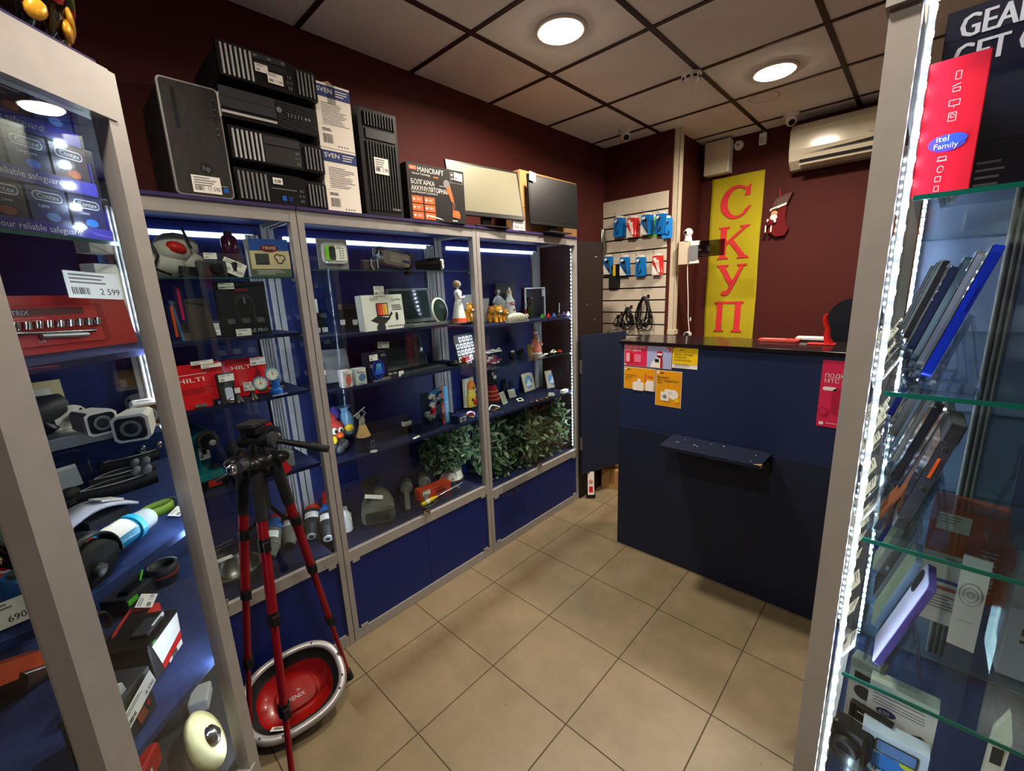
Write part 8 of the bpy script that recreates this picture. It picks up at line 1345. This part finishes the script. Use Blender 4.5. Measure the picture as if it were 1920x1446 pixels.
pc = [mat('cobalt_edge', (16, 50, 190), 0.25, 0.3, 0, 0.04, 8, 0.4), mat('smoke_edge', (70, 74, 84), 0.3, 0.4), mat('pearl_edge', (196, 200, 210), 0.25, 0.3), mat('slate_blue_edge', (54, 70, 120), 0.3, 0.4), BLK, mat('silver_edge', (176, 180, 188), 0.2, 0.7), mat('ice_edge', (150, 180, 210), 0.25, 0.4), DK, mat('graphite_edge', (60, 62, 68), 0.25, 0.5)]
LILA = mat('lilac_back', (206, 208, 248), 0.12, 0.0, 0, 0.04, 6, 0.5); COP = mat('copper_leather', (170, 96, 60), 0.5); SCR = mat('phone_screen', (10, 12, 18), 0.08)
names = ['cobalt blue', 'smoke grey', 'pearl white', 'slate blue', 'black', 'silver', 'ice blue', 'charcoal', 'graphite']
rr = random.Random(17)
rows = [(RZ[1], 0, 'upper'), (RZ[2], 1, 'middle'), (RZ[3], 2, 'lower')]
for zr, ri, rn in rows:
    z = zr+0.0005
    for k in range(9):
        y = 0.805+k*0.094
        pos = ['nearest', 'second', 'third', 'fourth', 'fifth', 'sixth', 'seventh', 'eighth', 'farthest'][k]
        sx_ = 0.012 if k == 0 else 0.010-0.0055*k + rr.uniform(-.002, .002)
        lab_s = 'clear acrylic stand, %s in the %s row of phones' % (pos, rn)
        stand(sx_, y, z, lab_s, 'phone stands in the %s row' % rn)
        g = 'phones in the %s row' % rn
        if k == 0:
            if ri == 0: phone(sx_, y, z, SCR, pc[0], 0.168, 'cobalt blue smartphone, nearest in the upper row', g, 0.27, pc[0], 0.0095)
            elif ri == 1: phone(sx_, y, z, SCR, pc[1], 0.162, 'thick rugged grey smartphone with an orange side button', g, 0.24, DK, 0.014, rugged=True)
            else: phone(sx_, y, z, LILA, mat('lilac_edge', (96, 86, 170), 0.2, 0.4), 0.166, 'lilac smartphone showing its back, nearest in the lower row', g, 0.27, DK, 0.0085, cams=1)
        else:
            j = (5, 2, 6, 3, 5, 1, 2, 6, 5, 2, 0, 6)[(k+ri*3) % 12]; cj = pc[j]; nj = names[j]
            phone(sx_, y, z, SCR if ri < 2 else rr.choice([SCR, mat('mint_back', (150, 176, 160), 0.2), mat('dark_back', (40, 44, 50), 0.2)]), cj, rr.uniform(0.148, 0.166), '%s smartphone, %s in the %s row' % (nj, pos, rn), g, 0.27, cj)
        t = thing('price_card', 'small price card leaning before the %s phone of the %s row' % (pos, rn), 'price card', (max(-0.041, sx_-0.034), y-0.012, z), -PI/2+rr.uniform(-.15, .15), 'price cards in the %s row' % rn); price(t, 0, 0.022, 0, 0.050, 0.040, '', rot=(-0.45, 0, 0), name='printed_card')
t = thing('phone_case_flap', 'copper leather strip hanging beside the rugged phone', 'phone case', (-0.008, 0.86, RZ[2]+0.0005), -PI/2); b = MB(); b.T = frame(0, -0.4, 0, (0, 0, 0.0)); b.bb(-0.03, 0.03, -0.002, 0.001, 0, 0.13, COP); b.build('flap', t); b = MB(); b.T = frame(0, -0.4, 0, (0, 0, 0.0)); b.bb(-0.03, 0.03, -0.0032, -0.002, 0.12, 0.13, mat('pale_edge', (200, 196, 160), 0.4)); b.build('pale_edge', t)
# above the phones, on the top shelf far end
t = thing('white_cable_box', 'long white box lying at the back of the upper shelf', 'box', (0.10, 1.45, RZ[0]+0.0005), 0); b = MB(); b.bb(-0.05, 0.16, 0, 0.12, 0, 0.035, PAP); b.build('box_body', t); b = MB(); b.bb(-0.05, 0.02, -0.001, 0, 0, 0.035, LGR); b.build('front_print', t)
t = thing('orange_tag', 'small orange round item at the back of the upper shelf by the led strip', 'tag', (-0.015, 1.50, RZ[0]+0.0005), 0); b = MB(); b.rrect(0, 0.03, 0.03, 0.06, 0.012, 0, 0.01, ORG); b.build('body', t); b = MB(); b.rrect(0.035, 0.026, 0.028, 0.052, 0.002, 0, 0.01, GRY); b.build('grey_side', t)
# behind the phones on the lower two shelves
t = pcase('speaker_card', 'tall white card with a drawn loudspeaker circle on the lower shelf', 'card', 1795, 1232, 0.93, RZ[3]+0.0005, -0.15); b = MB(); b.bb(-0.016, 0.016, 0, 0.004, 0, 0.165, PAP); b.build('card', t); b = MB(); e = -0.001
for r_ in (0.013, 0.0085, 0.004): b.disc(0, 0.10, r_, e*(3-r_*100), INK, 24, r_*1.5); b.disc(0, 0.10, r_-0.0006, e*(3.1-r_*100), PAP, 24, r_*1.5-0.0006)
b.quad(-0.008, 0.008, 0.05, 0.0506, e, INK); b.build('drawing', t)
t = pcase('phone_box', 'orange phone box with vertical lettering and a white front label', 'phone box', 1760, 1245, 1.10, RZ[3]+0.0005, -0.1)
b = MB(); OM = mat('rust_orange_card', (196, 84, 44), 0.5); b.bb(-0.05, 0.05, 0, 0.08, 0, 0.17, OM); b.build('box_body', t); b = MB(); b.text('REDMI', 0.045, 0.02, 0.03, WB, -0.001, rot=PI/2); b.quad(-0.04, 0.005, 0.125, 0.16, -0.001, PAP); b.lines(-0.036, 0.155, 0.03, 3, INKG, -0.0015); b.build('lettering', t)
t = pcase('phone_box', 'white phone box with blue and red stripes before the orange one', 'phone box', 1735, 1260, 0.98, RZ[3]+0.0005, -0.05); b = MB(); b.bb(-0.03, 0.035, 0, 0.03, 0, 0.12, PAP); b.build('box_body', t); b = MB(); b.quad(-0.01, 0.03, 0.08, 0.086, -0.001, BLU); b.quad(-0.01, 0.03, 0.066, 0.072, -0.001, mat('rose_print')); b.lines(-0.02, 0.055, 0.045, 5, INKG, -0.001); b.build('stripe_print', t)
t = pcase('speaker_box', 'large grey film-wrapped carton with dark and red letters at the right edge', 'carton', 1855, 1300, 0.90, RZ[3]+0.0005, 0.0)
GC = mat('silver_grey_carton', (150, 158, 176), 0.35, 0, 0, 0.08, 4); b = MB(); b.bb(0, 0.16, 0, 0.08, 0, 0.20, GC); b.build('carton_body', t, bevel=0.002); b = MB(); b.text('JBL', 0.05, 0.06, 0.05, DK, -0.001, rot=PI/2); b.text('X', 0.045, 0.04, 0.03, RED, -0.001, rot=PI/2); b.build('lettering', t); b = MB(); b.box(0.08, 0.035, 0.1015, 0.172, 0.09, 0.205, WRAP); b.build('film_wrap', t)
t = pcase('clear_sign_holder', 'bent clear acrylic sign holder on the middle shelf', 'sign holder', 1838, 1050, 0.86, RZ[2]+0.0005, 0.0); b = MB(); b.tube([(0, 0, 0), (0.004, 0, 0.05), (0.014, 0, 0.10), (0.016, 0, 0.14)], 0.0025, ACRYL, 8); b.bb(0.016, 0.10, -0.001, 0.001, 0.0, 0.14, ACRYL); b.build('sheet', t); b = MB(); b.bb(0, 0.10, -0.02, 0.02, 0, 0.002, ACRYL); b.build('foot', t)
t = pcase('white_pen_pack', 'white wedge-shaped card standing low behind the lilac phone', 'card', 1870, 1380, 0.88, RZ[4]+0.0005, 0.1); b = MB(); b.prism([(-0.006, 0), (0.012, 0), (0.016, 0.15), (0.008, 0.20), (-0.004, 0.16)], 0, 0.01, mat('ivory_card', (214, 212, 200), 0.5)); b.build('card', t); b = MB(); b.bb(-0.002, 0.010, -0.001, 0, 0.10, 0.13, DK); b.build('photo_patch', t)
Z = RZ[4]+0.0005
t = thing('folding_camera', 'black camera wrapped in film at the bottom shelf corner', 'camera', (-0.004, 0.825, Z), -0.3); b = MB(); b.bb(-0.028, 0.028, 0, 0.035, 0, 0.075, BLK); b.build('body', t, bevel=0.008); b = MB(); b.cyl((0.0, -0.012, 0.04), (0, 0, 0.04), 0.018, 0.02, DK, 20); b.cyl((0.0, -0.0125, 0.04), (0, -0.012, 0.04), 0.012, 0.012, mat('lens_glass'), 18); b.build('lens', t); b = MB(); b.bb(-0.03, 0.032, -0.015, 0.037, -0.0, 0.04, WRAP); b.build('film_wrap', t)
t = thing('power_bank_box', 'white carton with an oval blue 600 mark and a grey device picture', 'carton', (0.058, 0.90, Z), -0.05)
b = MB(); b.bb(-0.045, 0.045, 0, 0.03, 0, 0.135, PAP); b.build('carton_body', t); b = MB(); b.disc(-0.018, 0.080, 0.014, -0.001, mat('navy_oval', (40, 50, 110), 0.5), 20, 0.008); b.text('600', -0.028, 0.076, 0.010, PAP, -0.0015); b.lines(-0.038, 0.125, 0.07, 3, INKG, -0.001); b.lines(-0.038, 0.105, 0.07, 3, INKG, -0.001); b.prism([(0.0, 0.055), (0.03, 0.068), (0.038, 0.062), (0.01, 0.048)], -0.0015, -0.001, DK); b.build('front_print', t)
t = thing('gadget_carton', 'white and blue carton with tablet pictures at the bottom edge', 'carton', (0.052, 0.842, Z), 0.0)
b = MB(); b.bb(-0.04, 0.045, 0, 0.03, 0, 0.085, mat('light_blue_card', (196, 214, 232), 0.4)); b.build('carton_body', t); b = MB(); b.rrect(0.006, 0.062, 0.055, 0.026, 0.003, -0.0015, -0.001, DK); b.rrect(0.006, 0.062, 0.050, 0.021, 0.002, -0.002, -0.0015, mat('denim_print', (90, 130, 190), 0.4)); b.disc(0.0, 0.03, 0.034, -0.001, mat('bright_blue_print', (40, 120, 210), 0.4), 24, 0.018); b.disc(0.026, 0.045, 0.014, -0.0015, mat('lime_print', (180, 200, 60), 0.4), 16, 0.006); b.text('MP3', -0.03, 0.008, 0.016, INK, -0.002); b.build('front_print', t)
t = thing('white_speaker_mount', 'grey and white handset with a small screen under the lower shelf', 'handset', (0.006, 0.93, Z), -0.2); b = MB(); b.bb(-0.025, 0.025, 0, 0.03, 0, 0.14, LGR); b.build('body', t, bevel=0.004); b = MB(); b.quad(-0.016, 0.016, 0.10, 0.115, -0.001, INK); b.disc(0, 0.075, 0.014, -0.001, DK, 18); b.build('face', t)
t = thing('black_tag_box', 'small black box with white letters beside the handset', 'box', (0.02, 0.87, Z), -0.2); b = MB(); b.bb(-0.03, 0.03, 0, 0.012, 0.06, 0.09, BLK); b.lines(-0.018, 0.08, 0.03, 1, PAP, -0.001); b.build('box_body', t); b = MB(); b.bb(-0.004, 0.004, 0.003, 0.008, 0, 0.06, ACRYL); b.build('prop', t)
